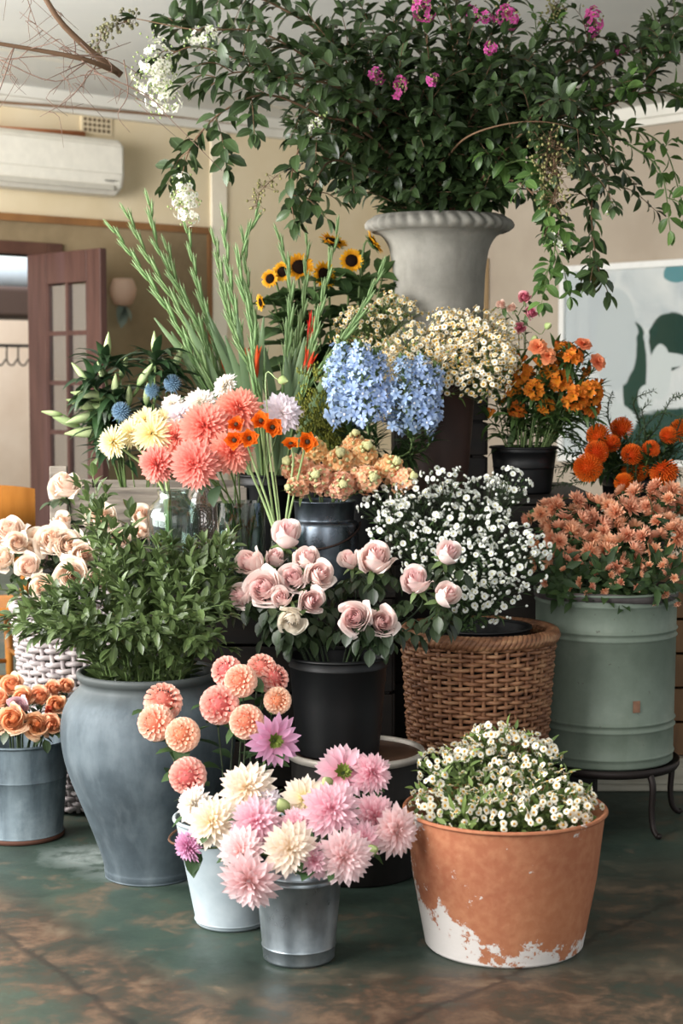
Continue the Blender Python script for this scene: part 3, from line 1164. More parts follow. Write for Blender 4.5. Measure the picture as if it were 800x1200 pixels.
# cornices
z = WL(0, 124)[1]
mb = MB()
lbox(mb, 0, 6.2, z, CEIL, -.05, 0)
lbox(mb, 0, 6.2, z + .05, CEIL, -.09, -.05)
struct(mb.obj('trim_2', [M['white_paint']], smooth=False))
mb = MB()
lbox(mb, 0, 6.2, WR(770, 147)[1], CEIL, -.05, 0, Mx=MR)
lbox(mb, 0, 6.2, WR(770, 139)[1], CEIL, -.085, -.05, Mx=MR)
struct(mb.obj('trim_3', [M['white_paint']], smooth=False))

# brown plaster panel round the doorway, its wooden capping, the pilaster
sP, zP = WL(241, 268)
zP2 = zP - .035
mb = MB()
lbox(mb, sP, sJ - .06, 0, zP2, -.012, 0)
lbox(mb, sJ - .06, sJ2, zH + .06, zP2, -.012, 0)
struct(mb.obj('trim_4', [M['panel']], smooth=False))
mb = MB()
lbox(mb, sP - .015, 6.2, zP2, zP + .005, -.035, 0)
lbox(mb, sP - .03, sP, 0, zP2, -.025, 0)
struct(mb.obj('trim_5', [M['wood_trim']], smooth=False))
mb = MB()
lbox(mb, WL(263, 200)[0], WL(246, 200)[0], 0, z, -.02, 0)
struct(mb.obj('trim_6', [mottled('pale cream strip', '#e6dcc6', '#ebe3d0', 3, .7)], smooth=False))
mb = MB()
lbox(mb, 0, sJ, 0, .14, -.02, 0)
struct(mb.obj('baseboard_left', [M['wood_dark']], smooth=False))
mb = MB()
lbox(mb, 0, 6.2, 0, .14, -.02, 0, Mx=MR)
struct(mb.obj('baseboard_right', [M['white_paint']], smooth=False))

# cable along the cornice
mb = MB()
pts = []
for px, py in ((-40, 118), (0, 122), (60, 126), (130, 132), (200, 138), (260, 145), (330, 152)):
    s, zz = WL(px, py)
    pts.append(np.array(CORNER) + ML @ np.array([s, -.065, zz]))
mb.tube(bez(pts, 30), .008, 6)
tag(mb.obj('cable', [plain('brown cable', '#8b6c52', .6)]), 'brown cable running along the top of the cream wall under the cornice', 'cable')

# door frame + door leaf standing open at a right angle
mb = MB()
lbox(mb, sJ - .07, sJ + .03, 0, zH + .07, -.03, .17)
lbox(mb, sJ2 - .03, sJ2 + .07, 0, zH + .07, -.03, .17)
lbox(mb, sJ + .03, sJ2 - .03, zH, zH + .07, -.03, .17)
struct(bevel(mb.obj('trim_7', [mottled('doorway wood', '#4c332a', '#5d4034', 5, .5)], smooth=False)))

hinge = CORNER + DL * WL(31, 320)[0] + NL * .04
zT = zpy(295, (hinge + NL * .35).y)
LW, LT = .72, .042
MD = np.stack([np.array(NL), np.array(DL), [0, 0, 1.0]], 1)   # local x into the room, y across the leaf, z up
door = bpy.data.objects.new('door_1', None); COL.objects.link(door); door.location = hinge; struct(door)


def dbox(mb, x0, x1, z0, z1, th=LT, off=0.0, mat=0):
    mb.box(MD @ np.array([(x0 + x1) / 2, off, (z0 + z1) / 2]), (x1 - x0, th, z1 - z0), MD, mat)


mb = MB()
stile_l, stile_r = .19, .13
g0, g1 = stile_l, LW - stile_r
zg1 = zT - .17
zg0 = .55
dbox(mb, 0, stile_l, .01, zT); dbox(mb, LW - stile_r, LW, .01, zT)
dbox(mb, stile_l, g1, zg1, zT); dbox(mb, stile_l, g1, .01, zg0)
bevel(mb.obj('door_frame', [M['wood_red']], door, smooth=False), .005)
rows = 5
ph = (zg1 - zg0) / rows
mb = MB()
xm = (g0 + g1) / 2
dbox(mb, xm - .012, xm + .012, zg0, zg1, .034)
for r_ in range(1, rows):
    dbox(mb, g0, g1, zg0 + r_ * ph - .012, zg0 + r_ * ph + .012, .03)
for x_ in (g0 + .008, g1 - .008):
    dbox(mb, x_ - .008, x_ + .008, zg0, zg1, .032)
mb.obj('muntins', [M['wood_red']], door, smooth=False)


def thin_glass(name, tint='#eef2f0', gloss=.16, rough=.02, edge=.5):
    t = NT(name)
    tr = t.n('ShaderNodeBsdfTransparent'); tr.inputs[0].default_value = lin(tint)
    gl = t.n('ShaderNodeBsdfGlossy'); gl.inputs['Roughness'].default_value = rough
    lw = t.n('ShaderNodeLayerWeight'); lw.inputs[0].default_value = .35
    f = t.math('MULTIPLY_ADD', lw.outputs['Facing'], edge); f.node.inputs[2].default_value = gloss
    mx = t.n('ShaderNodeMixShader')
    t.l(f, mx.inputs[0]); t.l(tr.outputs[0], mx.inputs[1]); t.l(gl.outputs[0], mx.inputs[2])
    return t.done(mx)


M['pane'] = thin_glass('old pane glass', '#e6ecec', .4, .15, .3)
for r_ in range(rows):
    for c_ in range(2):
        mb = MB()
        dbox(mb, (g0, xm)[c_] + .01, (xm, g1)[c_] - .01, zg0 + r_ * ph + .01, zg0 + (r_ + 1) * ph - .01, .004)
        mb.obj('glass_pane', [M['pane']], door, smooth=False)
mb = MB()
for zz in (.3, 1.1, 1.9):
    mb.tube([MD @ np.array([-.012, .0, zz]), MD @ np.array([-.012, 0, zz + .1])], .009, 8)
mb.obj('hinge', [plain('brass hinge', '#7c6a48', .4, .8)], door)
mb = MB()
p0 = MD @ np.array([LW - .06, -.03, 1.02])
mb.sphere(MD @ np.array([LW - .06, -.06, 1.02]), (.026, .026, .026), 8, 12)
mb.tube([MD @ np.array([LW - .06, -.02, 1.02]), MD @ np.array([LW - .06, -.06, 1.02])], .01, 8)
mb.obj('door_knob', [plain('brass knob', '#8a7448', .3, .9)], door)

# outside, beyond the doorway
def outp(px, py, d):
    """a point d metres behind the left wall's plane"""
    return on_plane(px, py, CORNER - NL * d, NL)


mb = MB()
c = outp(0, 500, 3.2)
mb.box((c.x - 1, c.y + .2, 1.5), (9, .15, 3.6), ML)
struct(mb.obj('wall_outside', [mottled('pale render', '#cdb9a6', '#dac9b8', 2, .9)], smooth=False))
mb = MB()
c = outp(0, 600, 1.7)
mb.box((c.x - 1, c.y + .3, -.06), (9, 3.3, .1), ML)
struct(mb.obj('ground_outside', [mottled('pale paving', '#a59a8c', '#b9aea0', 3, .9)], smooth=False))

# dark roller hood and its blue-grey cover high on the outside wall
hd = thing('canopy_hood', 'dark hanging canopy hood with blue grey cover high beyond the open doorway', 'hood', outp(-10, 350, 2.4))
c = A3(hd.location)
mb = MB()
mb.box(np.array([0, 0, -.03]), (1.3, .5, .22), ML)
bevel(mb.obj('hood_box', [plain('dark brown hood', '#382a26', .6)], hd, smooth=False), .03, 3)
mb = MB()
mb.lathe([(.01, -.66), (.12, -.66), (.13, -.64), (.13, .64), (.12, .66), (.01, .66)], 24)
V = mb.V[0]; mb.V[0] = (ML @ np.stack([V[:, 2], V[:, 0], V[:, 1]])).T + np.array([0, 0, .16])
mb.obj('cover_roll', [plain('blue grey cover', '#8e9aa6', .6)], hd)
mb = MB()
mb.box(np.array([0, 0, .42]), (1.3, .1, .05), ML)
mb.box(np.array([0, 0, .33]), (1.3, .02, .1), ML, 1)
for k in (-.6, .6):
    mb.box(ML @ np.array([k, .1, .4]), (.04, .04, 1.1), ML)
mb.obj('hanger_rail', [plain('dark rail', '#22201e', .6), plain('pale fascia', '#c9d3d6', .6)], hd, smooth=False)

rk = thing('coat_rack', 'black wire coat rack fixed to the pale wall beyond the doorway', 'rack', outp(8, 405, 3.05))
mb = MB()
mb.tube([ML @ np.array([.5, 0, 0]), ML @ np.array([-.25, 0, 0])], .014, 6)
mb.obj('rail', [plain('black iron', '#2a2624', .5, .5)], rk)
for k in range(7):
    mb = MB()
    x = -.2 + k * .1
    mb.tube(bez([ML @ np.array([x, 0, 0]), ML @ np.array([x, 0, -.12]), ML @ np.array([x - .03, -.03, -.15]), ML @ np.array([x - .06, -.05, -.1])], 8), .007, 5)
    mb.obj('hook', [plain('black iron hook', '#2a2624', .5, .5)], rk)


def make_chair(name, label, cat, loc, rz, mats, w=.42, d=.42, seat_z=.45, back_z=.95, slats=True, group=None):
    root = thing(name, label, cat, loc, group, rz)
    m = M[mats] if isinstance(mats, str) else mats
    mb = MB(); mb.box((0, 0, seat_z), (w, d, .035)); bevel(mb.obj('seat', [m], root, smooth=False), .012, 3)
    for sx in (-1, 1):
        mb = MB(); mb.tube([[sx * (w / 2 - .03), -d / 2 + .03, seat_z - .02], [sx * (w / 2 - .02), -d / 2 + .02, 0]], [.02, .014], 8); mb.obj('leg', [m], root)
        mb = MB(); mb.tube(bez([[sx * (w / 2 - .02), d / 2 + .03, 0], [sx * (w / 2 - .03), d / 2 - .03, seat_z], [sx * (w / 2 - .02), d / 2 + .05, back_z - .06]], 12), [.018] * 12, 8); mb.obj('leg', [m], root)
    mb = MB()
    n = 11
    for zz, hh in ((back_z - .05, .15), (seat_z + .22, .05)):
        x = np.linspace(-w / 2, w / 2, n)
        yy = d / 2 + .06 + .03 * (1 - (x / (w / 2)) ** 2) - (.02 if zz < back_z - .1 else 0)
        top_ = zz + hh / 2 + .02 * (1 - (x / (w / 2)) ** 2)
        V = []
        for i in range(n):
            for dy, z_ in ((-.011, zz - hh / 2), (-.011, top_[i]), (.011, top_[i]), (.011, zz - hh / 2)):
                V.append([x[i], yy[i] + dy, z_])
        mb.add(np.array(V), grid_faces(n, 4, True))
        mb.add(np.array(V[:4]), [[0, 1, 2, 3]]); mb.add(np.array(V[-4:]), [[3, 2, 1, 0]])
    mb.obj('backrest', [m], root)
    mb = MB()
    for yy in (-d / 2 + .025, d / 2):
        mb.tube([[-w / 2 + .03, yy, .2], [w / 2 - .03, yy, .2]], .01, 6)
    for sx in (-1, 1):
        mb.tube([[sx * (w / 2 - .025), -d / 2 + .02, .25], [sx * (w / 2 - .025), d / 2, .25]], .01, 6)
    mb.obj('stretcher', [m], root)
    return root


c = floorp(8, 628)
cw = outp(10, 560, .9)
make_chair('garden_chair', 'white painted chair standing outside the open doorway', 'chair', (cw.x, cw.y, 0), 1.9, plain('white chair paint', '#d8dcdc', .5), seat_z=.44, back_z=.92)
pc = P(2, 590, 6.9)
make_chair('cafe_chair', 'honey brown wooden chair behind the cream roses', 'chair', (pc.x - .12, pc.y, 0), PI * 1.12, 'wood_honey', w=.4, seat_z=.46, back_z=.93)

# air conditioner
s0, zt = WL(122, 168); s1 = s0 + .95
zb = WL(110, 231)[1]
ac = thing('air_conditioner', 'white wall mounted air conditioner at upper left', 'air conditioner', CORNER + DL * ((s0 + s1) / 2) + Vector((0, 0, zb)))
M['ac'] = plain('white plastic', '#e6e1d4', .45)
hz = zt - zb
mb = MB()
prof = [(-.004, 0), (-.004, hz), (-.17, hz), (-.205, hz - .03), (-.21, hz * .35), (-.19, hz * .12), (-.14, 0.0)]
xs = [-(s1 - s0) / 2, -(s1 - s0) / 2 + .02, (s1 - s0) / 2 - .02, (s1 - s0) / 2]
V = []
for i, x in enumerate(xs):
    k = .94 if i in (0, 3) else 1.0
    for d, zz in prof:
        V.append(ML @ np.array([x, d * k, hz / 2 + (zz - hz / 2) * k]))
mb.add(np.array(V), grid_faces(4, 7, True))
mb.add(np.array(V[:7]), [[0, 1, 2, 3, 4, 5, 6]]); mb.add(np.array(V[-7:]), [[6, 5, 4, 3, 2, 1, 0]])
bevel(mb.obj('housing', [M['ac']], ac, smooth=False), .01, 3)
mb = MB()
lbox_c = lambda x0, x1, d0, d1, z0, z1: mb.box(ML @ np.array([(x0 + x1) / 2, (d0 + d1) / 2, (z0 + z1) / 2]), (x1 - x0, d1 - d0, z1 - z0), ML)
lbox_c(-.45, .45, -.222, -.207, hz * .36, hz * .86)
panel_ = bevel(mb.obj('front_panel', [M['ac']], ac, smooth=False), .006)
mb = MB()
lbox_c(-.40, .40, -.205, -.185, .022, .05)
mb.obj('louver', [plain('louver grey', '#c2bdb0', .5)], ac, smooth=False)
mb = MB()
for k in range(5):
    lbox_c(-.40 + k * .014, -.392 + k * .014, -.2165, -.207, hz * .22, hz * .25)
mb.obj('indicator', [plain('indicator grey', '#8f8c84', .5)], panel_, smooth=False)
# its copper pipe on the wall above
mb = MB()
sA, zA = WL(-20, 152); sB, zB = WL(95, 162)
mb.tube([np.array(CORNER) + ML @ np.array([sA, -.03, zA + .005]), np.array(CORNER) + ML @ np.array([sB, -.03, zB + .02])], .016, 8)
tag(mb.obj('pipe', [plain('terracotta pipe', '#b9744a', .6)]), 'orange brown pipe lying along the wall above the air conditioner', 'pipe')

# air vent
sA, zA = WL(94, 134); sB, zB = WL(130, 160)
vt = thing('air_vent', 'cream air brick vent with square holes under the cornice', 'vent', CORNER + DL * ((sA + sB) / 2) + Vector((0, 0, (zA + zB) / 2)))
wv, hv = abs(sA - sB), zA - zB
mb = MB()
mb.box(ML @ np.array([0, -.006, 0]), (wv, .012, hv), ML)
mb.obj('plate', [M['wall_cream']], vt, smooth=False)
mb = MB()
for i in range(6):
    for j in range(3):
        mb.box(ML @ np.array([(i - 2.5) * wv / 6.6, -.0125, (j - 1) * hv / 3.6]), (wv / 10, .003, hv / 5.5), ML)
mb.obj('grille', [plain('vent shadow brown', '#6c5c48', .9)], vt, smooth=False)

# wall ornament by the door
so, zo = WL(136, 345)
orn = thing('wall_ornament', 'small peach glass wall ornament with grey green leaf beside the door', 'ornament', CORNER + DL * so + NL * .07 + Vector((0, 0, zo)))
mb = MB()
mb.lathe([(.01, -.07), (.05, -.06), (.07, -.01), (.075, .03), (.06, .075), (.05, .09), (.035, .07)], 16, disp=lambda r, z, a: (r * (1 + .07 * np.cos(6 * a)[None, :]), z))
mb.obj('shade', [petal_mat('peach glass', '#dcae92', '#ecd3c2', .05, .3)], orn)
mb = MB()
put_leaf(mb, np.array([-.02, 0, -.05]), (.2, -.2, -1), .15, .09, 'ell', -.4, .3)
put_leaf(mb, np.array([.02, 0, -.05]), (-.5, -.2, -.9), .13, .08, 'ell', -.4, .3)
put_leaf(mb, np.array([.0, 0, -.06]), (.5, -.1, -.7), .11, .07, 'ell', -.4, .3)
mb.obj('leaf', [plain('grey green leaf', '#7b8578', .6)], orn)
mb = MB()
mb.tube([[0, 0, 0], np.array(-NL) * .068], .012, 6)
mb.obj('bracket', [plain('bracket', '#6d5a48', .6)], orn)

# pictures on the right wall
def picture(name, label, px0, px1, pyt, pyb, fw, mat_f, mat_a, glass=True):
    pm = (px0 + px1) / 2
    sa, za = WR(px0, pyt[0]); sb, zb_ = WR(px1, pyt[1])
    zt_ = (za + zb_) / 2
    zb_ = WR(px0, pyb)[1]
    r = thing(name, label, 'picture', CORNER + DR * ((sa + sb) / 2) + NR * .03 + Vector((0, 0, zb_)))
    w, h = abs(sb - sa), zt_ - zb_
    mb = MB()
    bx = lambda x0, x1, z0, z1, d0, d1: mb.box(MR @ np.array([(x0 + x1) / 2, (d0 + d1) / 2, (z0 + z1) / 2]), (x1 - x0, d1 - d0, z1 - z0), MR)
    bx(-w / 2, -w / 2 + fw, 0, h, -.03, .02); bx(w / 2 - fw, w / 2, 0, h, -.03, .02)
    bx(-w / 2 + fw, w / 2 - fw, 0, fw, -.03, .02); bx(-w / 2 + fw, w / 2 - fw, h - fw, h, -.03, .02)
    bevel(mb.obj('frame', [mat_f], r, smooth=False), .003)
    mb = MB()
    bx(-w / 2 + fw, w / 2 - fw, fw, h - fw, .0, .012)
    mb.obj('artwork', [mat_a], r, smooth=False)
    if glass:
        mb = MB()
        bx(-w / 2 + fw, w / 2 - fw, fw, h - fw, -.014, -.011)
        mb.obj('glass', [thin_glass('picture glass', '#fafbfb', .05, .0, .12)], r, smooth=False)
    return r


# big abstract in white, grey and dark green
t = NT('abstract painting')
v = t.coord((1, 1, 1))
sepv = t.n('ShaderNodeSeparateXYZ')
t.l(v, sepv.inputs[0])
# s along the picture, from its world axes
sx = t.math('ADD', t.math('MULTIPLY', sepv.outputs[0], DR.x), t.math('MULTIPLY', sepv.outputs[1], DR.y))
sz = sepv.outputs[2]
cmb = t.n('ShaderNodeCombineXYZ'); t.l(sx, cmb.inputs[0]); t.l(sz, cmb.inputs[1])
nz = t.noise(cmb.outputs[0], 3.0, 3, .5, .8)


def blob(cx, cz, rx, rz, amp=.8, soft=.06):
    a = t.math('DIVIDE', t.math('SUBTRACT', sx, cx), rx); b = t.math('DIVIDE', t.math('SUBTRACT', sz, cz), rz)
    r = t.math('SQRT', t.math('ADD', t.math('MULTIPLY', a, a), t.math('MULTIPLY', b, b)))
    r = t.math('ADD', r, t.math('MULTIPLY', t.math('SUBTRACT', nz, .5), amp))
    return clampm(t.math('DIVIDE', t.math('SUBTRACT', 1.0, r), soft))


col = t.mix(t.ramp(nz, [(.40, 0.0), (.60, 1.0)]), lin('#f0f1ef'), lin('#d2d8da'))
ART = []
M['art'] = t
ART_BLOB = blob
sa, za = WR(662, 313); sb, zb_ = WR(846, 301)
aw, ah = abs(sb - sa), (za + zb_) / 2 - WR(662, 540)[1]
for qx, qy, rx, ry, c_, amp in ((690, 360, 30, 70, '#d3d9dc', .9), (752, 430, 15, 62, '#2f4d42', .9), (792, 395, 24, 34, '#2b473d', .8), (790, 515, 64, 40, '#34524a', .9), (730, 395, 26, 60, '#d5dbdc', .7), (706, 490, 52, 26, '#dde2e1', .8), (782, 432, 13, 32, '#e3e8e6', .5), (766, 462, 10, 16, '#e3e8e6', .6), (794, 418, 20, 8, '#e3e8e6', .8), (806, 318, 20, 14, '#5f9aa2', 1.2)):
    col = t.mix(blob((qx - 754) / 184 * aw, (540 - qy) / 236 * ah, rx / 184 * aw, ry / 236 * ah, amp), col, lin(c_))
M['art'] = t.done(t.bsdf(col, .7, 0, .2))
picture('framed_painting', 'large white framed abstract painting in grey and dark green on the right wall', 662, 846, (313, 301), 540, .04, plain('white frame', '#e4e4e0', .5), M['art'])
picture('framed_canvas', 'pale wood framed canvas on the taupe wall behind the stone urn', 505, 574, (300, 311), 470, .05, M['wood_pale'], plain('linen canvas', '#a89a84', .9), False)

# dried branch hanging from the ceiling, top left
rt = P(50, -40, 5.2)
br = thing('dried_branch', 'bare dried twig branch hanging in front of the ceiling at upper left', 'branch', rt)
o = A3(rt)
mb = MB()
main = [bez([P(4, -168, 5.2), P(30, -60, 5.2), P(60, 10, 5.2), P(95, 50, 5.25), P(142, 88, 5.3)], 14), bez([P(-40, 45, 5.1), P(40, 58, 5.15), P(100, 70, 5.2), P(140, 86, 5.3)], 14)]
for p_, r0 in zip(main, (.012, .009)):
    mb.tube(np.array(p_) - o, np.linspace(r0 * .6, r0, len(p_)), 6, 0)
mb.obj('branch', [M['twig']], br)
mb = MB()
for k in range(26):
    p_ = main[R.randrange(2)]
    i = R.randrange(2, 12)
    st = np.array(p_[i])
    d = nrm([R.uniform(-1, 1), R.uniform(-.5, .5), R.uniform(-1, .45)])
    L = R.uniform(.08, .3)
    e = st + d * L
    m_ = st + d * L * .5 + np.array([R.uniform(-.03, .03), 0, R.uniform(-.03, .03)])
    q = bez([st, m_, e], 8)
    mb.tube(q - o, np.linspace(.0022, .0008, 8), 4, 0)
    for j in range(2):
        s_ = q[R.randrange(3, 7)]
        mb.tube(bez([s_, s_ + np.array([R.uniform(-.05, .05), 0, R.uniform(-.06, .02)]), s_ + np.array([R.uniform(-.1, .1), 0, R.uniform(-.12, .03)])], 5) - o, np.linspace(.0014, .0006, 5), 4, 0)
for pts in (((145, 70), (150, 110), (138, 135), (152, 155)), ((110, 85), (170, 110), (200, 140), (260, 200)), ((0, 70), (60, 95), (120, 88), (200, 130))):
    q = bez([P(a, b, 5.2) for a, b in pts], 12)
    mb.tube(np.array(q) - o, np.linspace(.002, .0008, 12), 4, 0)
mb.obj('twigs', [leaf_mat('dry twig', '#5b463c', '#7c665a', .8, 0, .2)], br)

# ================================================================ SUPPORTS
def boards_box(root, x0, x1, y0, y1, z0, z1, n, mat, th=.018, post=.035, part='side_board'):
    """open slatted crate: n boards a side, four corner posts and a base"""
    h = (z1 - z0) / n
    for k in range(n):
        za, zb_ = z0 + k * h + .004, z0 + (k + 1) * h - .004
        for (cx, cy, sx, sy) in (((x0 + x1) / 2, y0, x1 - x0, th), ((x0 + x1) / 2, y1, x1 - x0, th), (x0, (y0 + y1) / 2, th, y1 - y0 - th), (x1, (y0 + y1) / 2, th, y1 - y0 - th)):
            mb = MB(); mb.box((cx, cy, (za + zb_) / 2), (sx, sy, zb_ - za)); bevel(mb.obj(part, [mat], root, smooth=False), .003)
    for cx in (x0 + post / 2 + th / 2, x1 - post / 2 - th / 2):
        for cy in (y0 + post / 2 + th / 2, y1 - post / 2 - th / 2):
            mb = MB(); mb.box((cx, cy, (z0 + z1) / 2), (post, post, z1 - z0)); mb.obj('corner_post', [mat], root, smooth=False)
    mb = MB(); mb.box(((x0 + x1) / 2, (y0 + y1) / 2, z0 + .01), (x1 - x0 - th, y1 - y0 - th, .02)); mb.obj('base_board', [mat], root, smooth=False)


def closed_box(name, label, cat, x0, x1, y0, y1, z0, z1, mat, n=4):
    root = thing(name, label, cat, ((x0 + x1) / 2, (y0 + y1) / 2, z0))
    w, d, h = x1 - x0, y1 - y0, z1 - z0
    boards_box(root, -w / 2, w / 2, -d / 2, d / 2, 0, h - .02, n, mat)
    mb = MB(); mb.box((0, 0, h - .01), (w + .02, d + .02, .02)); bevel(mb.obj('lid', [mat], root, smooth=False), .003)
    return root


def table(name, label, x0, x1, y0, y1, zt, mat):
    root = thing(name, label, 'table', ((x0 + x1) / 2, (y0 + y1) / 2, 0))
    w, d = x1 - x0, y1 - y0
    mb = MB(); mb.box((0, 0, zt - .02), (w, d, .04)); bevel(mb.obj('table_top', [mat], root, smooth=False), .006)
    mb = MB()
    for sy in (-1, 1): mb.box((0, sy * (d / 2 - .05), zt - .085), (w - .1, .02, .09))
    for sx in (-1, 1): mb.box((sx * (w / 2 - .05), 0, zt - .085), (.02, d - .1, .09))
    mb.obj('apron', [mat], root, smooth=False)
    for sx in (-1, 1):
        for sy in (-1, 1):
            mb = MB(); mb.box((sx * (w / 2 - .05), sy * (d / 2 - .05), (zt - .04) / 2), (.06, .06, zt - .04)); bevel(mb.obj('leg', [mat], root, smooth=False), .006)
    return root


closed_box('dark_gap_cabinet', 'added dark wooden cabinet under the glass vases, closed to darken the gap', 'cabinet', -.58, .155, 5.13, 6.3, 0, .75, M['wood_dark'], 5)  # added support, boarded in to keep the gap below the vases dark
table('bench', 'dark wooden bench under the grey crate at left', -1.02, -.61, 5.77, 6.25, .75, M['wood_dark'])
closed_box('display_box', 'tall dark wooden box behind the wicker basket', 'box', .175, .84, 5.56, 6.4, 0, 1.0, M['wood_dark'], 5)
closed_box('wooden_crate', 'brown slatted wooden crate at the right edge behind the green drum', 'crate', .87, 1.35, 5.7, 6.3, .115, .72, M['wood_brown'], 5)
closed_box('stool_box', 'low dark box under the brown wicker basket', 'box', .22, .60, 4.88, 5.24, 0, .30, M['wood_dark'], 3)
root = thing('timber_block', 'pale weathered timber block on the floor under the brown crate', 'block', (1.1, 5.99, 0))
mb = MB(); mb.box((0, 0, .0575), (.56, .66, .115)); bevel(mb.obj('beam', [M['pale_grey_wood']], root, smooth=False), .01, 3)
mb = MB(); mb.box((0, -.335, .0575), (.5, .012, .06)); bevel(mb.obj('carved_edge', [M['pale_grey_wood']], root, smooth=False), .005, 2)
root = closed_box('pedestal_box', 'dark wooden pedestal box under the stone urn', 'pedestal', .19, .50, 5.93, 6.24, 1.0, 1.38, M['wood_dark'], 3)

root = thing('grey_crate', 'weathered grey wooden crate holding the lilies', 'crate', (-.62, 5.98, .75))
boards_box(root, -.33, .30, -.2, .22, 0, .275, 2, M['wood_grey'], .02, .04)
mb = MB(); mb.box((-.335, -.225, .18), (.06, .02, .33)); bevel(mb.obj('end_post', [M['wood_grey']], root, smooth=False), .004)

# ================================================================ CONTAINERS
def vessel_obj(name, ves, mats, ridges=(), th=.004, lip=.005, parent=None, part=None, seg=72, flare=None, disp=None, foot=0.0):
    """lathed tapering vessel; ridges = [(height fraction, bulge)]"""
    h = ves.z1 - ves.z0
    ts = sorted(set([0, .02, .5, .97, 1] + [x for f, b in ridges for x in (f - .014, f - .006, f, f + .006, f + .014)]))
    rr = lambda f: (ves.rb + (ves.rr - ves.rb) * f) if flare is None else flare(f)
    prof = [(.004, foot), (rr(0) - .012, foot), (rr(0) - .006, 0), (rr(0), .006)]
    for f in ts:
        b = sum(bb * max(0, 1 - abs(f - ff) / .014) for ff, bb in ridges)
        prof.append((rr(f) + b, .008 + (h - .008) * f))
    R1 = rr(1)
    for a in np.linspace(-.3, PI + .6, 9):
        prof.append((R1 + lip * .2 + lip * math.cos(a), h + lip * math.sin(a) - lip * .3))
    prof += [(R1 - th, h - lip * 1.5), (rr(.5) - th, h * .5), (rr(0) - th - .003, .012), (.004, .012)]
    mb = MB()
    mb.lathe(prof, seg, disp=disp)
    return mb.obj(part or name, mats, parent)


def gal(name, c0, c1, c2, rough=.45, metal=.75, scale=9):
    t = NT(name)
    v = t.coord()
    n = t.noise(v, scale, 7, .65)
    v2 = t.coord((1, 1, .15))
    st = t.noise(v2, 26, 4)
    col = t.ramp(n, [(.3, lin(c0)), (.52, lin(c1)), (.72, lin(c2))])
    col = t.mix(.3, col, t.ramp(st, [(.35, lin(c0)), (.65, lin(c2))]))
    rg = t.ramp(n, [(.3, rough - .1), (.7, rough + .2)])
    return t.done(t.bsdf(col, rg, metal, .4, bump=t.noise(v, 40, 3), bstr=.1, bdist=.003))


def water(root, ves, f=.7, mat=None):
    h = ves.z1 - ves.z0
    mb = MB()
    r = ves.rb + (ves.rr - ves.rb) * f - .007
    mb.lathe([(.003, h * f), (r, h * f)], 40)
    return mb.obj('water', [mat or M['water']], root)


M['water'] = plain('dark water', '#15181a', .05)
M['steel_edge'] = plain('worn rim', '#6d5a4c', .6, .3)
VS = {}


def X_at(px, Y):
    return P(px, 600, Y).x


# 1 terracotta pot
VS['terra'] = Vessel((X_at(594, 4.13), 4.13), 0, zpy(946, 4.13), .195, .245)
t = NT('terracotta with lime bloom')
v = t.coord()
n1 = t.noise(v, 13, 10, .72); n2 = t.noise(v, 3, 4); n3 = t.noise(v, 45, 4)
se = t.n('ShaderNodeSeparateXYZ'); t.l(v, se.inputs[0])
base = t.ramp(n2, [(.3, lin('#995c44')), (.7, lin('#b07453'))])
base = t.mix(t.ramp(n3, [(.4, .0), (.8, .35)]), base, lin('#cf9a74'))
n1 = t.math('MULTIPLY_ADD', n1, 2.0); n1.node.inputs[2].default_value = -.5
lw_ = t.math('ADD', .075, t.math('MULTIPLY', t.math('MAXIMUM', t.math('MULTIPLY', se.outputs[0], -1.0), 0.0), .38))
low = t.math('MULTIPLY', t.math('SUBTRACT', 1.0, t.math('DIVIDE', se.outputs[2], lw_), True), .40)
left = t.math('MULTIPLY', t.math('MAXIMUM', t.math('MULTIPLY', se.outputs[0], -1.0), 0.0), 1.8)
left = t.math('MULTIPLY', left, t.math('SUBTRACT', 1.0, t.math('DIVIDE', se.outputs[2], .40), True))
thr = t.math('ADD', t.math('ADD', n1, low), left)
wm = t.ramp(thr, [(.76, 0.0), (.80, 1.0)])
col = t.mix(wm, base, lin('#d5cfca'))
M['terra'] = t.done(t.bsdf(col, .85, 0, .2, bump=t.math('ADD', n3, wm), bstr=.25, bdist=.006))
r = thing('terracotta_pot', 'large terracotta pot with flaking white lime around its base', 'pot', (*VS['terra'].c, 0))
vessel_obj('x', VS['terra'], [M['terra']], ridges=(), th=.02, lip=.006, parent=r, part='pot_body', foot=.0, flare=lambda f: .195 + .05 * f + .006 * math.sin(PI * f))
mb = MB(); mb.lathe([(.003, .27), (.21, .27)], 48); mb.obj('soil', [mottled('potting soil', '#1f1813', '#33281f', 20, .95)], r)

# 2 small galvanised bucket in front
VS['galv'] = Vessel((X_at(349, 4.02), 4.02), 0, zpy(1003, 4.02), .086, .107)
M['galv'] = gal('galvanised steel', '#6b7379', '#868f94', '#a3abaf', .32, .85)
r = thing('galvanised_bucket', 'small shiny galvanised bucket in front holding the pink dahlias', 'bucket', (*VS['galv'].c, 0))
vessel_obj('x', VS['galv'], [M['galv']], ridges=((.12, .002), (.80, .003), (.86, .003)), parent=r, part='bucket_body')
water(r, VS['galv'], .6)
mb = MB(); mb.box((.0, -.0, .12), (.004, .004, .2)); mb.V[0][:, 0] += 0
mb = MB(); mb.tube([[.083 * math.cos(-.75), .083 * math.sin(-.75), .01], [.1045 * math.cos(-.75), .1045 * math.sin(-.75), .255]], .003, 6); mb.obj('seam', [M['galv']], r)

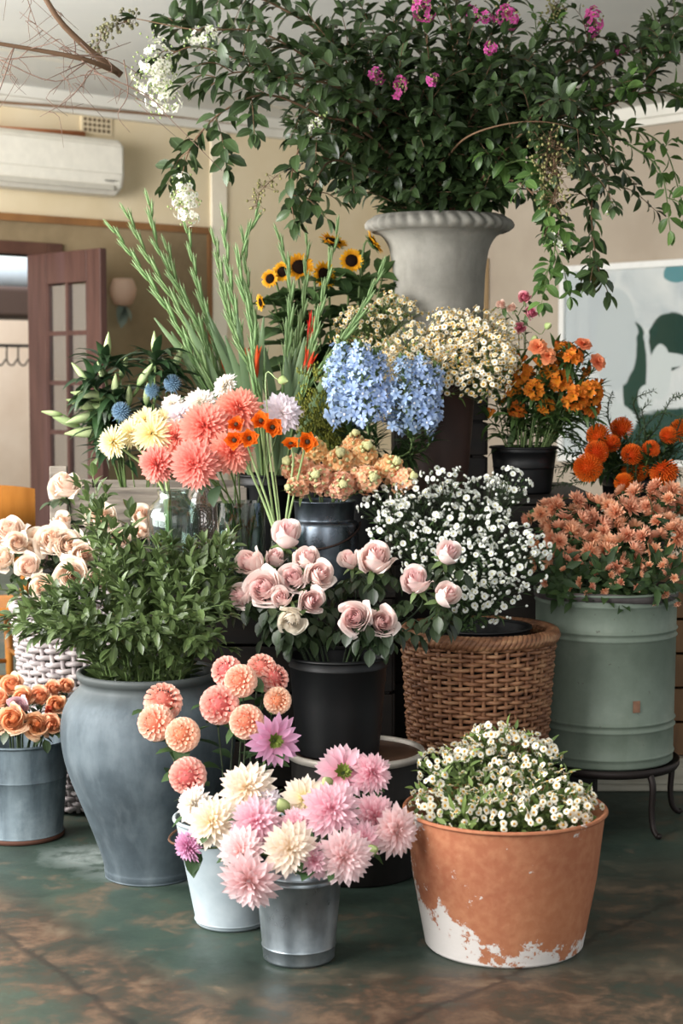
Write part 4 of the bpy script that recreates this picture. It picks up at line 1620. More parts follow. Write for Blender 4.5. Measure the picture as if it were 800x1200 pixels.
# 3 white bucket
VS['white'] = Vessel((X_at(269, 4.29), 4.29), 0, zpy(957, 4.29), .092, .143)
M['whitebucket'] = mottled('white enamel', '#98a4aa', '#b3bdc1', 6, .45, .0, .4, c2='#87939a')
r = thing('white_bucket', 'white painted bucket with a wire handle behind the galvanised bucket', 'bucket', (*VS['white'].c, 0))
vessel_obj('x', VS['white'], [M['whitebucket']], ridges=((.02, .003),), parent=r, part='bucket_body', lip=.006)
water(r, VS['white'], .6)
h = VS['white'].z1
mb = MB()
a = np.linspace(0, PI, 20)
mb.tube(np.stack([-.150 * np.sin(a) * 1.06, .150 * np.cos(a), h - .02 + .0 * a - .035 * np.sin(a)], 1), .0032, 6)
mb.obj('handle', [plain('rusty wire', '#6b4a38', .6, .4)], r)
for sy in (-1, 1):
    mb = MB(); mb.box((0, sy * .146, h - .03), (.03, .006, .035)); bevel(mb.obj('handle_lug', [M['whitebucket']], r, smooth=False), .003)

# 4 big blue-grey urn
VS['urn'] = Vessel((X_at(172, 4.714), 4.714), 0, zpy(785, 4.714), .125, .195)
t = NT('blue grey glazed clay')
v = t.coord()
n1 = t.noise(v, 5, 7, .6); n2 = t.noise(t.coord((1, 1, .25)), 16, 5); n3 = t.noise(v, 60, 3)
col = t.ramp(n1, [(.3, lin('#363f45')), (.5, lin('#49545b')), (.7, lin('#5f6a71'))])
col = t.mix(t.ramp(n2, [(.45, 0.0), (.75, .5)]), col, lin('#7d888e'))
se = t.n('ShaderNodeSeparateXYZ'); t.l(v, se.inputs[0])
tp = t.ramp(se.outputs[2], [(.50, 0.0), (.56, .85)])
col = t.mix(tp, col, lin('#4a4e4c'))
M['urn'] = t.done(t.bsdf(col, .62, .1, .4, bump=n3, bstr=.1, bdist=.003))
r = thing('clay_urn', 'large blue grey urn with rounded shoulders holding leafy greenery', 'urn', (*VS['urn'].c, 0))
hu = VS['urn'].z1
prof = [(.004, 0), (.115, 0), (.125, .006), (.128, .02), (.128, .03), (.135, .06), (.158, .13), (.188, .21), (.215, .28), (.236, .35), (.244, .41), (.244, .45), (.236, .49), (.218, .525), (.198, .548), (.190, .560), (.190, .572), (.197, .582), (.2, .592), (.196, .600), (.187, .600), (.182, .59), (.178, .56), (.2, .5), (.22, .42), (.2, .3), (.12, .06), (.004, .05)]
prof = [(a, b * hu / .6) for a, b in prof]
q = bez([np.array([a, b, 0]) for a, b in prof], 110)
mb = MB(); mb.lathe(q[:, :2], 80); mb.obj('urn_body', [M['urn']], r)
mb = MB(); mb.lathe([(.003, hu * .8), (.205, hu * .8)], 40); mb.obj('water', [M['water']], r)

# 5 blue-grey bucket at the left edge
VS['blue'] = Vessel((X_at(20, 5.12), 5.12), 0, zpy(866, 5.12), .124, .145)
M['blueb'] = gal('weathered zinc', '#333d44', '#5d6b73', '#8d9a9f', .6, .35, 6)
r = thing('zinc_bucket', 'weathered blue grey zinc bucket of peach roses at left', 'bucket', (*VS['blue'].c, 0))
vessel_obj('x', VS['blue'], [M['blueb']], ridges=((.62, .002), (.03, .004)), parent=r, part='bucket_body', lip=.005)
water(r, VS['blue'], .6)
mb = MB(); mb.lathe([(.122, .0), (.129, .003), (.130, .012), (.126, .016)], 64); mb.obj('rusty_foot', [plain('rust', '#5a3a2e', .8, .2)], r)

# 6 round drum stool and black bucket
dc = (X_at(417, 4.75), 4.75)
zd = zpy(877, 4.75)
r = thing('drum_stool', 'round metal drum with a recessed brown top and pale rim', 'drum', (*dc, 0))
mb = MB()
mb.lathe([(.004, 0), (.17, 0), (.176, .006), (.178, zd * .33), (.182, zd * .345), (.178, zd * .36), (.180, zd * .66), (.185, zd * .675), (.181, zd * .69), (.183, zd - .02)], 72)
mb.obj('drum_body', [gal('dull drum steel', '#191715', '#24211f', '#33302d', .6, .4)], r)
mb = MB(); mb.lathe([(.182, zd - .022), (.193, zd - .020), (.196, zd - .008), (.193, zd), (.186, zd), (.184, zd - .008), (.183, zd - .012)], 72)
mb.obj('drum_rim', [mottled('pale worn rim', '#a8a096', '#c4bdb2', 12, .5, .3)], r)
mb = MB(); mb.lathe([(.003, zd - .012), (.1845, zd - .012)], 64)
mb.obj('drum_top', [mottled('rusty brown top', '#3c2a20', '#5c4232', 7, .6)], r)

VS['black'] = Vessel((X_at(396, 4.75), 4.75), zd - .012, zpy(768, 4.75), .116, .139)
t = NT('black plastic')
M['black'] = t.done(t.bsdf(lin('#08090b'), .5, 0, .4, bump=t.noise(t.coord(), 30, 3), bstr=.05))
r = thing('black_bucket', 'black florist bucket of pink roses on the drum', 'bucket', (*VS['black'].c, VS['black'].z0))
vessel_obj('x', VS['black'], [M['black']], ridges=((.9, .003),), parent=r, part='bucket_body', lip=.006)
water(r, VS['black'], .7)


# 7 wicker baskets
def wicker(name, label, c, z0, z1, rb, rr, rows, stakes, mat, mat_rim, rim_w=.022, bulge=.0):
    h = z1 - z0
    root = thing(name, label, 'basket', (c[0], c[1], z0))
    sp = h / rows
    nth = stakes * 6
    th = np.linspace(0, 2 * PI, nth, endpoint=False)
    rad = lambda f: rb + (rr - rb) * f + bulge * math.sin(PI * f)
    mb = MB()
    for k in range(rows):
        f = (k + .5) / rows
        ph = R.uniform(-.03, .03)
        w = .5 + .5 * math.sin(k * 2.3) * .3
        rr_ = rad(f) + sp * .55 * np.cos(stakes / 2 * (th) + PI * k) + R.uniform(-.001, .001)
        zz = (k + .5) * sp + sp * .13 * np.sin(th * 3 + k * 1.7) + sp * .12 * np.sin(th * 7 + k)
        mb.ring_tube(np.stack([rr_ * np.cos(th), rr_ * np.sin(th), zz], 1), sp * .47, 6)
    mb.obj('woven_wall', [mat], root)
    mb = MB()
    for i in range(stakes):
        a = 2 * PI * (i + 0.0) / stakes
        p_ = [[rad(f) * math.cos(a), rad(f) * math.sin(a), f * h] for f in np.linspace(0, 1, 8)]
        mb.tube(p_, sp * .42, 6)
    mb.obj('stakes', [mat], root)
    mb = MB()
    th = np.linspace(0, 2 * PI, 400, endpoint=False)
    for j in range(4):
        a = th * 22 + j * PI / 2
        r_ = rad(1) + rim_w * .55 * np.cos(a)
        z_ = h + rim_w * .55 * np.sin(a)
        mb.ring_tube(np.stack([r_ * np.cos(th), r_ * np.sin(th), z_], 1), rim_w * .42, 6)
    mb.obj('braided_rim', [mat_rim], root)
    mb = MB(); mb.lathe([(.004, .004), (rb - .004, .004), (rb - .004, .02), (.004, .02)], 40); mb.obj('base', [mat], root)
    return root


def wick_mat(name, a, b, c):
    t = NT(name)
    v = t.coord((1, 1, 4))
    n = t.noise(v, 14, 4); n2 = t.noise(t.coord(), 3.5, 3)
    col = t.ramp(n, [(.3, lin(a)), (.5, lin(b)), (.75, lin(c))])
    col = t.mix(t.ramp(n2, [(.45, 0.0), (.7, .5)]), col, lin(a))
    return t.done(t.bsdf(col, .55, 0, .4, bump=t.noise(v, 60, 3), bstr=.2, bdist=.002))


VS['wick'] = Vessel((X_at(561, 5.05), 5.05), .30, zpy(737, 5.05), .205, .222)
M['wick'] = wick_mat('brown wicker', '#5a3a28', '#875c40', '#b08864')
wicker('wicker_basket', 'brown wicker basket of white asters beside the green drum', VS['wick'].c, .30, VS['wick'].z1 - .012, .200, .222, 24, 40, M['wick'], M['wick'], .024)
VS['aster'] = Vessel(VS['wick'].c, .33, .60, .12, .15)
r = thing('liner_bucket', 'black bucket of asters standing inside the brown wicker basket', 'bucket', (*VS['wick'].c, .322))
vessel_obj('x', Vessel(VS['wick'].c, .322, .655, .13, .155), [M['black']], parent=r, part='bucket_body')
VS['ww'] = Vessel((X_at(96, 5.5), 5.5), 0, zpy(705, 5.5), .16, .225)
M['ww'] = wick_mat('white wicker', '#7f7677', '#a59c9b', '#c4bcb9')
wicker('white_wicker_basket', 'white painted wicker basket of cream roses at left', VS['ww'].c, .01, VS['ww'].z1 - .01, .15, .22, 34, 36, M['ww'], M['ww'], .02)

# 8 green drum on its iron stand
gY = 5.3
VS['drum'] = Vessel((X_at(711, gY), gY), zpy(886, gY), zpy(689, gY), .213, .219)
z0, z1 = VS['drum'].z0, VS['drum'].z1
t = NT('pale green enamel')
v = t.coord()
n1 = t.noise(v, 5, 7, .65); n2 = t.noise(t.coord((1, 1, .3)), 18, 5); n3 = t.noise(v, 50, 4)
col = t.ramp(n1, [(.3, lin('#626e61')), (.55, lin('#737f72')), (.75, lin('#858f81'))])
col = t.mix(t.ramp(n2, [(.55, 0.0), (.8, .4)]), col, lin('#5f6a5a'))
col = t.mix(t.ramp(n3, [(.68, 0.0), (.74, .6)]), col, lin('#4c473e'))
M['green'] = t.done(t.bsdf(col, .5, .1, .4, bump=n3, bstr=.12, bdist=.003))
r = thing('green_drum', 'pale green enamel drum of peach chrysanthemums on a low iron stand', 'drum', (*VS['drum'].c, z0))
hf = lambda py: (zpy(py, gY) - z0) / (z1 - z0)
vessel_obj('x', VS['drum'], [M['green']], ridges=((.975 - .04, .004), (hf(733), .005), (hf(741), .005), (hf(838), .005), (hf(846), .005), (.045, .004)), parent=r, part='drum_body', lip=.006, seg=96)
mb = MB()
hh = z1 - z0
mb.lathe([(.2195, hh - .022), (.2235, hh - .02), (.2245, hh - .004), (.222, hh + .004), (.214, hh + .004), (.212, hh - .02)], 96, disp=lambda rr, zz, a: (rr + .0015 * np.sin(5 * a)[None, :], zz + .004 * np.sin(3 * a + 1)[None, :]))
mb.obj('rim_band', [mottled('dark worn rim', '#4d4848', '#6d6664', 10, .55, .3)], r)
mb = MB()
aa = math.atan2(-math.sqrt(.215 ** 2 - .06 ** 2), .062)
V = []
for i in range(6):
    for j in range(4):
        a = aa - .05 + .022 * i
        V.append([.2188 * math.cos(a), .2188 * math.sin(a), (zpy(820, gY) - z0) + .012 * j])
mb.add(np.array(V), grid_faces(6, 4)); mb.obj('old_sticker', [mottled('brown sticker remains', '#7d5c4a', '#94705a', 40, .9)], r)
mb = MB()
mb.lathe([(.004, hh * .93), (.2, hh * .93)], 40); mb.obj('soil', [mottled('dark soil', '#171411', '#28211b', 20, .95)], r)

r = thing('iron_stand', 'low dark iron stand with curved legs under the green drum', 'stand', (*VS['drum'].c, 0))
M['iron'] = plain('dark iron', '#2b2422', .5, .5)
mb = MB(); mb.lathe([(.16, z0 - .022), (.228, z0 - .022), (.234, z0 - .012), (.234, z0 + .004), (.2295, z0 + .004), (.2285, z0 - .002), (.16, z0 - .002), (.16, z0 - .022)], 72); mb.obj('ring_top', [M['iron']], r)
mb = MB()
for a in (0, PI / 2): mb.box((0, 0, z0 - .014), (.40, .025, .012), rotz(a)[:3, :3])
mb.obj('cross_bar', [M['iron']], r, smooth=False)
for a in (-1.05, .28, 2.0, 3.6):
    ca, sa_ = math.cos(a), math.sin(a)
    f = lambda rr, zz: [rr * ca, rr * sa_, zz]
    mb = MB(); pth = bez([f(.222, z0 - .012), f(.236, z0 * .75), f(.232, z0 * .4), f(.240, .03), f(.262, .008), f(.272, .014)], 20)
    mb.tube(pth, np.linspace(.011, .008, 20), 8); mb.obj('leg', [M['iron']], r)

# 9 brown pot, black bucket behind, steel bucket, urn, hidden buckets
VS['bpot'] = Vessel((X_at(517, 5.72), 5.72), 1.0, zpy(452, 5.72), .085, .112)
M['bpot'] = mottled('dark brown clay', '#2c1d18', '#3c2820', 5, .6)
r = thing('brown_pot', 'dark brown clay pot of chamomile below the stone urn', 'pot', (*VS['bpot'].c, 1.0))
vessel_obj('x', VS['bpot'], [M['bpot']], ridges=((.93, .004),), th=.01, lip=.006, parent=r, part='pot_body')
water(r, VS['bpot'], .7)

VS['alstro'] = Vessel((X_at(613, 5.82), 5.82), 1.0, zpy(524, 5.82), .095, .112)
VS['alstro'].z0 = 1.0
r = thing('flower_bucket', 'black florist bucket of orange alstroemeria', 'bucket', (*VS['alstro'].c, 1.0))
vessel_obj('x', VS['alstro'], [M['black']], ridges=((.55, .003), (.9, .003)), parent=r, part='bucket_body', lip=.006)
water(r, VS['alstro'], .7)

VS['steel'] = Vessel((X_at(380, 5.3), 5.3), .75, zpy(586, 5.3), .105, .093)
M['steel'] = gal('dark polished steel', '#3c4248', '#555d66', '#79838d', .28, .9)
r = thing('milk_pail', 'dark steel pail with a stepped neck holding the peach stock', 'pail', (*VS['steel'].c, .75))
hs = VS['steel'].z1 - .75
prof = [(.004, 0), (.098, 0), (.103, .006), (.105, .03), (.107, hs * .5), (.107, hs * .70), (.105, hs * .735), (.098, hs * .755), (.092, hs * .76), (.092, hs * .78), (.0945, hs * .97), (.0985, hs * .985), (.0985, hs), (.094, hs), (.088, hs * .97), (.086, hs * .7), (.09, hs * .3), (.004, .02)]
mb = MB(); mb.lathe(prof, 72); mb.obj('pail_body', [M['steel']], r)
mb = MB(); a = np.linspace(PI, 2 * PI, 20); mb.tube(np.stack([.112 * np.cos(a), .112 * np.sin(a), hs * .66 - .05 * np.sin(-a) + .02 * np.cos(a)], 1), .0035, 6); mb.obj('handle', [plain('dark handle', '#32231e', .5, .4)], r)

t = NT('weathered stone')
v = t.coord()
n1 = t.noise(v, 4, 8, .65); n2 = t.noise(t.coord((1, 1, .3)), 8, 6, .6); n3 = t.noise(v, 40, 4)
col = t.ramp(n1, [(.3, lin('#75726b')), (.5, lin('#8b8880')), (.7, lin('#9c9990'))])
col = t.mix(t.ramp(n2, [(.5, 0.0), (.72, .6)]), col, lin('#66635c'))
M['stone'] = t.done(t.bsdf(col, .85, 0, .2, bump=n3, bstr=.25, bdist=.004))
uY = 6.08
VS['stone'] = Vessel((X_at(513, uY), uY), 1.38, zpy(254, uY), .14, .21)
r = thing('stone_urn', 'grey stone urn with a leaf carved rim on top of the display', 'urn', (*VS['stone'].c, 1.38))
hb = VS['stone'].z1 - 1.38
prof = [(.004, 0), (.12, 0), (.125, .02), (.115, .05), (.10, .08), (.11, .11), (.145, .15), (.156, .2), (.158, .26), (.160, .32), (.163, .38), (.168, .43), (.178, .48), (.198, .515), (.222, .532), (.240, .538)]
sc_ = (hb - .02) / .57
q = bez([np.array([a, b * sc_, 0]) for a, b in prof], 60)
mb = MB(); mb.lathe(q[:, :2], 96); mb.obj('urn_body', [M['stone']], r)
zr = .538 * sc_


def carve(rr, zz, ang):
    k = (zz - zr) / (hb - zr + 1e-6)
    wv_ = np.abs(np.sin(17 * ang[None, :] + 1.6 * k)) ** .55
    bump_ = .018 * (wv_ - .4) * np.clip(5 * k * (1 - k), 0, 1)
    return rr + np.where(rr > .225, bump_, 0), zz


mb = MB(); mb.lathe([(.236, zr - .004), (.248, zr + .002), (.254, zr + .012), (.254, zr + .02), (.250, zr + .03), (.243, zr + .038), (.236, hb - .008), (.232, hb), (.215, hb), (.2, hb - .03), (.16, hb - .1)], 240, disp=carve); mb.obj('carved_rim', [M['stone']], r)


def hidden_bucket(key, label, px, Y, z0, z1, rb, rr):
    VS[key] = Vessel((X_at(px, Y), Y), z0, z1, rb, rr)
    r = thing('flower_bucket', label, 'bucket', (*VS[key].c, z0))
    vessel_obj('x', VS[key], [M['black']], ridges=((.9, .003),), parent=r, part='bucket_body', lip=.005, seg=40)


hidden_bucket('glad', 'dark bucket of gladioli behind the coral dahlias', 315, 5.86, .75, 1.06, .09, .11)
hidden_bucket('sunb', 'dark bucket of sunflowers at the back of the table', 388, 6.16, .75, 1.22, .09, .115)
hidden_bucket('delph', 'dark bucket of blue delphinium behind the peach stock', 424, 5.64, .75, 1.08, .075, .09)
hidden_bucket('pinb', 'dark bucket of orange pincushion flowers at right', 748, 5.95, .72, 1.05, .10, .13)
VS['lily'] = Vessel((-.70, 6.0), .77, 1.02, .12, .16)

# glass vases
M['glass'] = thin_glass('clear vase glass', '#dbe4e1', .025, .04, .6)
M['glass2'] = thin_glass('tinted cut glass', '#c9c2bd', .12, .05, .7)
VS['jar'] = Vessel((X_at(203, 5.35), 5.35), .75, zpy(574, 5.35), .08, .045)
r = thing('glass_jar', 'clear round shouldered glass jar of cream chrysanthemums', 'jar', (*VS['jar'].c, .75))
hj = VS['jar'].z1 - .75
prof = [(.003, .0), (.076, 0), (.082, .01), (.083, hj * .72), (.080, hj * .78), (.066, hj * .86), (.050, hj * .9), (.047, hj * .93), (.051, hj), (.046, hj), (.043, hj * .93), (.062, hj * .84), (.077, hj * .74), (.078, .02), (.003, .014)]
mb = MB(); mb.lathe(prof, 64); mb.obj('jar_body', [M['glass']], r)
VS['cyl'] = Vessel((X_at(282, 5.38), 5.38), .75, zpy(588, 5.38), .074, .077)
r = thing('glass_vase', 'clear cylinder glass vase of coral dahlias', 'vase', (*VS['cyl'].c, .75))
hc = VS['cyl'].z1 - .75
mb = MB(); mb.lathe([(.003, 0), (.074, 0), (.078, .008), (.078, hc), (.0745, hc), (.0735, .02), (.003, .02)], 64); mb.obj('vase_body', [M['glass']], r)
mb = MB(); mb.lathe([(.003, hc * .66), (.073, hc * .66)], 40); mb.obj('water', [thin_glass('water line', '#b9c0b4', .1, .0, .5)], r)
cvz = zpy(580, 5.46)
r = thing('pressed_glass_bottle', 'ornate pressed glass bottle between the two clear vases', 'bottle', (X_at(237, 5.52), 5.52, .75))
hcb = zpy(566, 5.52) - .75
mb = MB(); mb.lathe([(.003, 0), (.04, 0), (.05, .01), (.055, hcb * .5), (.05, hcb * .75), (.036, hcb * .88), (.022, hcb * .93), (.022, hcb), (.018, hcb)], 48, disp=lambda rr, zz, a: (rr * (1 + .03 * np.cos(16 * a)[None, :]), zz)); mb.obj('bottle_body', [M['glass2']], r)
mb = MB()
for k in range(5):
    rr_ = .008 + .009 * k
    a = np.linspace(0, 2 * PI, 30, endpoint=False)
    mb.tube(np.stack([rr_ * np.cos(a), -.056 + 0 * a, hcb * .62 + rr_ * np.sin(a) * 1.15], 1)[list(range(30)) + [0]], .0018, 5)
mb.obj('ring_relief', [M['glass2']], r)
VS['ran'] = Vessel((X_at(330, 5.2), 5.2), .75, zpy(622, 5.2), .03, .035)
r = thing('small_vase', 'small clear vase of orange ranunculus behind the pink roses', 'vase', (*VS['ran'].c, .75))
hr_ = VS['ran'].z1 - .75
mb = MB(); mb.lathe([(.003, 0), (.03, 0), (.034, .01), (.036, hr_), (.033, hr_), (.030, .02), (.003, .02)], 40); mb.obj('vase_body', [M['glass']], r)
# ================================================================ ROSES
def rad(px, Y):
    return px * Y / 2000.0 / 2.0


def bloom_at(px, py, w, Y, d, rise=.75):
    """position of a bloom's base so that its middle shows at (px, py)"""
    r = rad(w, Y)
    d = nrm(np.asarray(d, float))
    return A3(P(px, py, Y)) - d * r * rise, d, r


def roses(rows, vessel, group, kindkey, nleaf=3, leafL=.042, droop=.4):
    for (px, py, w, Y, fac, kind, label) in rows:
        pos, d, r = bloom_at(px, py, w, Y, dirv(*fac), .8)
        cut_flower('rose', label, 'rose', group, vessel, [(H[kind], pos, d, r * 1.16)], M['stem_dark'], .003, rose_leaves(nleaf, leafL, .46 if nleaf > 6 else .55, .95, droop))


PK = 'pink roses in the black bucket'
roses([
    (335, 628, 46, 4.86, (.1, .9, .35), ('rose_pink', 2), 'pale rose at the very top of the left cluster in the black bucket'),
    (294, 660, 44, 4.80, (-.6, .5, .2), ('rose_pink', 1), 'pale blush rose at the upper left edge of the black bucket bunch'),
    (321, 655, 32, 4.85, (.3, .8, .3), ('rose_pink', 2), 'small blush rosebud tucked just under the topmost pale rose'),
    (359, 655, 36, 4.78, (.1, .9, .2), ('rose_pink', 1), 'pink rose right of the small blush bud in the left cluster'),
    (344, 677, 38, 4.72, (-.2, .5), ('rose_pink', 0), 'pink rose in the middle of the left rose cluster'),
    (374, 673, 38, 4.72, (.4, .5), ('rose_pink', 0), 'deeper pink rose on the right side of the left rose cluster'),
    (309, 689, 48, 4.70, (-.3, .3), ('rose_pink', 0), 'big full pink rose low in the left rose cluster'),
    (284, 698, 36, 4.74, (-.8, .2), ('rose_pink', 1), 'lowest pink rose at the far left of the black bucket bunch'),
    (330, 701, 34, 4.66, (-.1, .5), ('rose_pink', 2), 'small pink rose just left above the white rose'),
    (365, 704, 38, 4.66, (.3, .2), ('rose_pink', 1), 'pink rose just right above the white rose'),
    (342, 727, 40, 4.60, (-.1, -.15), ('rose_white', 0), 'creamy white rose lowest in the left rose cluster'),
    (410, 657, 32, 4.84, (-.3, .9, .3), ('rose_pink', 2), 'closed pink rosebud left of the large blown rose'),
    (439, 655, 50, 4.78, (.1, .8, .2), ('rose_pink', 1), 'large blown pink rose high in the middle of the bucket'),
    (524, 649, 38, 4.80, (.3, .7, .3), ('rose_pink', 2), 'pink rose highest on the right in front of the white asters'),
    (487, 681, 42, 4.74, (-.2, .8, .2), ('rose_pink', 1), 'pink rose with flared petals between the bucket and the asters'),
    (522, 698, 40, 4.70, (.5, .6, .2), ('rose_pink', 2), 'pink rose furthest right above the wicker basket rim'),
    (415, 724, 42, 4.58, (-.2, .25), ('rose_pink', 0), 'face on pink rose with spiral heart, left of a close pair'),
    (447, 729, 40, 4.60, (.2, .2), ('rose_pink', 0), 'face on pink rose with spiral heart, right of a close pair'),
], VS['black'], PK, 'rose_pink', 8, .046, .7)

CR = 'cream roses in the white wicker basket'
roses([
    (76, 568, 38, 5.5, (-.1, .9, .35), ('rose_cream', 0), 'cream rose standing highest in front of the crate post'),
    (10, 622, 38, 5.4, (-.2, .8), ('rose_cream', 0), 'cream rose at the left edge before the honey brown chair'),
    (20, 635, 30, 5.33, (.1, .3), ('rose_cream', 1), 'small cream rose low beside the left edge rose'),
    (46, 634, 36, 5.42, (.0, .8), ('rose_cream', 1), 'cream rose between the left edge pair and the open rose'),
    (62, 632, 42, 5.36, (.0, .6), ('rose_cream', 0), 'wide open cream rose in the middle of the basket bunch'),
    (80, 638, 38, 5.34, (.3, .3), ('rose_cream', 0), 'cream rose facing front right of the wide open one'),
    (72, 614, 34, 5.5, (.2, .8, .2), ('rose_cream', 2), 'cream rosebud behind and above the wide open rose'),
    (36, 645, 30, 5.38, (-.1, .7), ('rose_cream', 1), 'cream rose half hidden below the wide open rose'),
    (97, 650, 36, 5.3, (.4, .3), ('rose_cream', 1), 'cream rose on the right side of the basket bunch'),
    (84, 674, 40, 5.24, (.2, .1), ('rose_cream', 0), 'large cream rose low above the white wicker rim'),
    (50, 687, 36, 5.26, (-.2, .1), ('rose_cream', 1), 'lowest cream rose over the wicker rim at left'),
    (3, 655, 34, 5.36, (-.3, .3), ('rose_cream', 1), 'cream rose cut by the left edge of the picture'),
    (33, 664, 34, 5.30, (-.1, .4), ('rose_cream', 1), 'cream rose just above the lowest one at left'),
    (112, 678, 34, 5.26, (.5, .2), ('rose_cream', 2), 'cream rose peeping through the leaves right of the large low one'),
    (119, 607, 38, 5.5, (.1, .6), ('rose_cream', 0), 'ragged open cream rose in front of the grey crate boards'),
    (140, 632, 30, 5.42, (.2, .4), ('rose_cream', 1), 'cream rose deep among the green sprigs above the grey urn'),
    (166, 604, 32, 5.48, (.2, .7), ('rose_cream', 1), 'cream rose just left of the glass jar'),
    (165, 624, 26, 5.4, (.3, .6), ('rose_cream', 2), 'small cream bud below the rose by the glass jar'),
], VS['ww'], CR, 'rose_cream', 3, .042, .3)

PE = 'peach roses in the zinc bucket'
roses([
    (13, 802, 28, 5.12, (-.1, .6), ('rose_peach', 0), 'orange peach rose standing highest in the zinc bucket'),
    (27, 817, 26, 5.08, (.1, .4), ('rose_peach', 0), 'peach rose right below the highest one in the zinc bucket'),
    (46, 816, 28, 5.1, (.1, .6), ('rose_peach', 1), 'peach rose at the back middle of the zinc bucket'),
    (62, 808, 24, 5.16, (.2, .8), ('rose_peach', 1), 'pale peach rose at the back right of the zinc bucket'),
    (77, 804, 22, 5.18, (.5, .7), ('rose_peach', 1), 'peach rose furthest right touching the grey urn'),
    (20, 829, 30, 5.02, (.0, .3), ('rose_lilac', 0), 'pale lilac rose among the peach roses in the zinc bucket'),
    (66, 825, 26, 5.06, (.3, .4), ('rose_peach', 1), 'peach rose above the small red bud'),
    (14, 843, 36, 4.97, (-.1, .2), ('rose_peach', 0), 'largest peach rose at the front of the zinc bucket'),
    (42, 850, 32, 4.99, (.1, .1), ('rose_peach', 0), 'front peach rose hanging over the middle of the zinc rim'),
    (60, 849, 28, 5.0, (.4, .1), ('rose_peach', 0), 'front peach rose at the right end of the zinc rim'),
    (57, 834, 15, 5.04, (.2, .5), ('rose_red', 0), 'small red rosebud between the peach roses'),
    (0, 819, 26, 5.08, (-.4, .5), ('rose_peach', 1), 'peach rose cut by the left edge above the zinc bucket'),
    (-8, 846, 32, 5.0, (-.5, .2), ('rose_peach', 0), 'peach rose mostly outside the left edge of the picture'),
], VS['blue'], PE, 'rose_peach', 2, .04, .5)

# ================================================================ DAHLIAS AND OTHER LARGE BLOOMS
DL_ = simple_leaves(4, .08, .045, 'leaf_dahlia', .5, .9)
DLP = simple_leaves(5, .075, .045, 'leaf_dahlia', .45, .85)


def blooms(name, cat, rows, vessel, group, stem, leaves, sr=.003, rise=.12, stem_k=1.0):
    for (px, py, w, Y, fac, key, label) in rows:
        d = dirv(*fac)
        pos, d, r = bloom_at(px, py, w, Y, d, rise)
        cut_flower(name, label, cat, group, vessel, [(H[key], pos, d, r * (1.15 if vessel is VS['galv'] else 1.04))], M[stem], sr, leaves)


blooms('pompon_dahlia', 'dahlia', [
    (191, 823, 42, 4.34, (.3, .9, .4), ('pompon', 0), 'peach pompon dahlia tipped back showing green at upper left'),
    (183, 847, 40, 4.26, (-.3, .2), ('pompon', 1), 'peach pompon dahlia furthest left in front of the grey urn'),
    (214, 861, 38, 4.22, (.1, .2), ('pompon', 1), 'peach pompon dahlia second from the left, below the tipped one'),
    (257, 826, 43, 4.28, (.2, .2), ('pompon', 0), 'large peach pompon dahlia with a dusky centre in the middle'),
    (266, 787, 34, 4.36, (-.4, .6), ('pompon', 0), 'pinkish pompon dahlia at the top left of the upper trio'),
    (282, 798, 36, 4.29, (-.1, .3), ('pompon', 1), 'peach pompon dahlia in front in the upper trio'),
    (306, 784, 33, 4.38, (.3, .8, .2), ('pompon', 0), 'peach pompon dahlia highest of all under the pink roses'),
    (320, 796, 33, 4.36, (.7, .6, .3), ('pompon', 0), 'pompon dahlia turned away to the right at the top right'),
    (325, 821, 30, 4.30, (.3, .2), ('pompon', 1), 'small peach pompon dahlia furthest right above the lilac dahlia'),
    (289, 846, 38, 4.24, (.1, .3), ('pompon', 1), 'peach pompon dahlia left of the open lilac dahlia'),
    (220, 909, 41, 4.16, (.1, -.1), ('pompon', 0), 'lowest peach pompon dahlia beside the white bucket'),
], VS['white'], 'peach pompon dahlias in the white bucket', 'stem_dark', DLP, .0026, .0)

blooms('dahlia', 'dahlia', [
    (322, 868, 58, 4.18, (.35, .1), ('dahlia_open', 0), 'open lilac pink dahlia with green centre below the pompons'),
], VS['white'], None, 'stem', DLP)

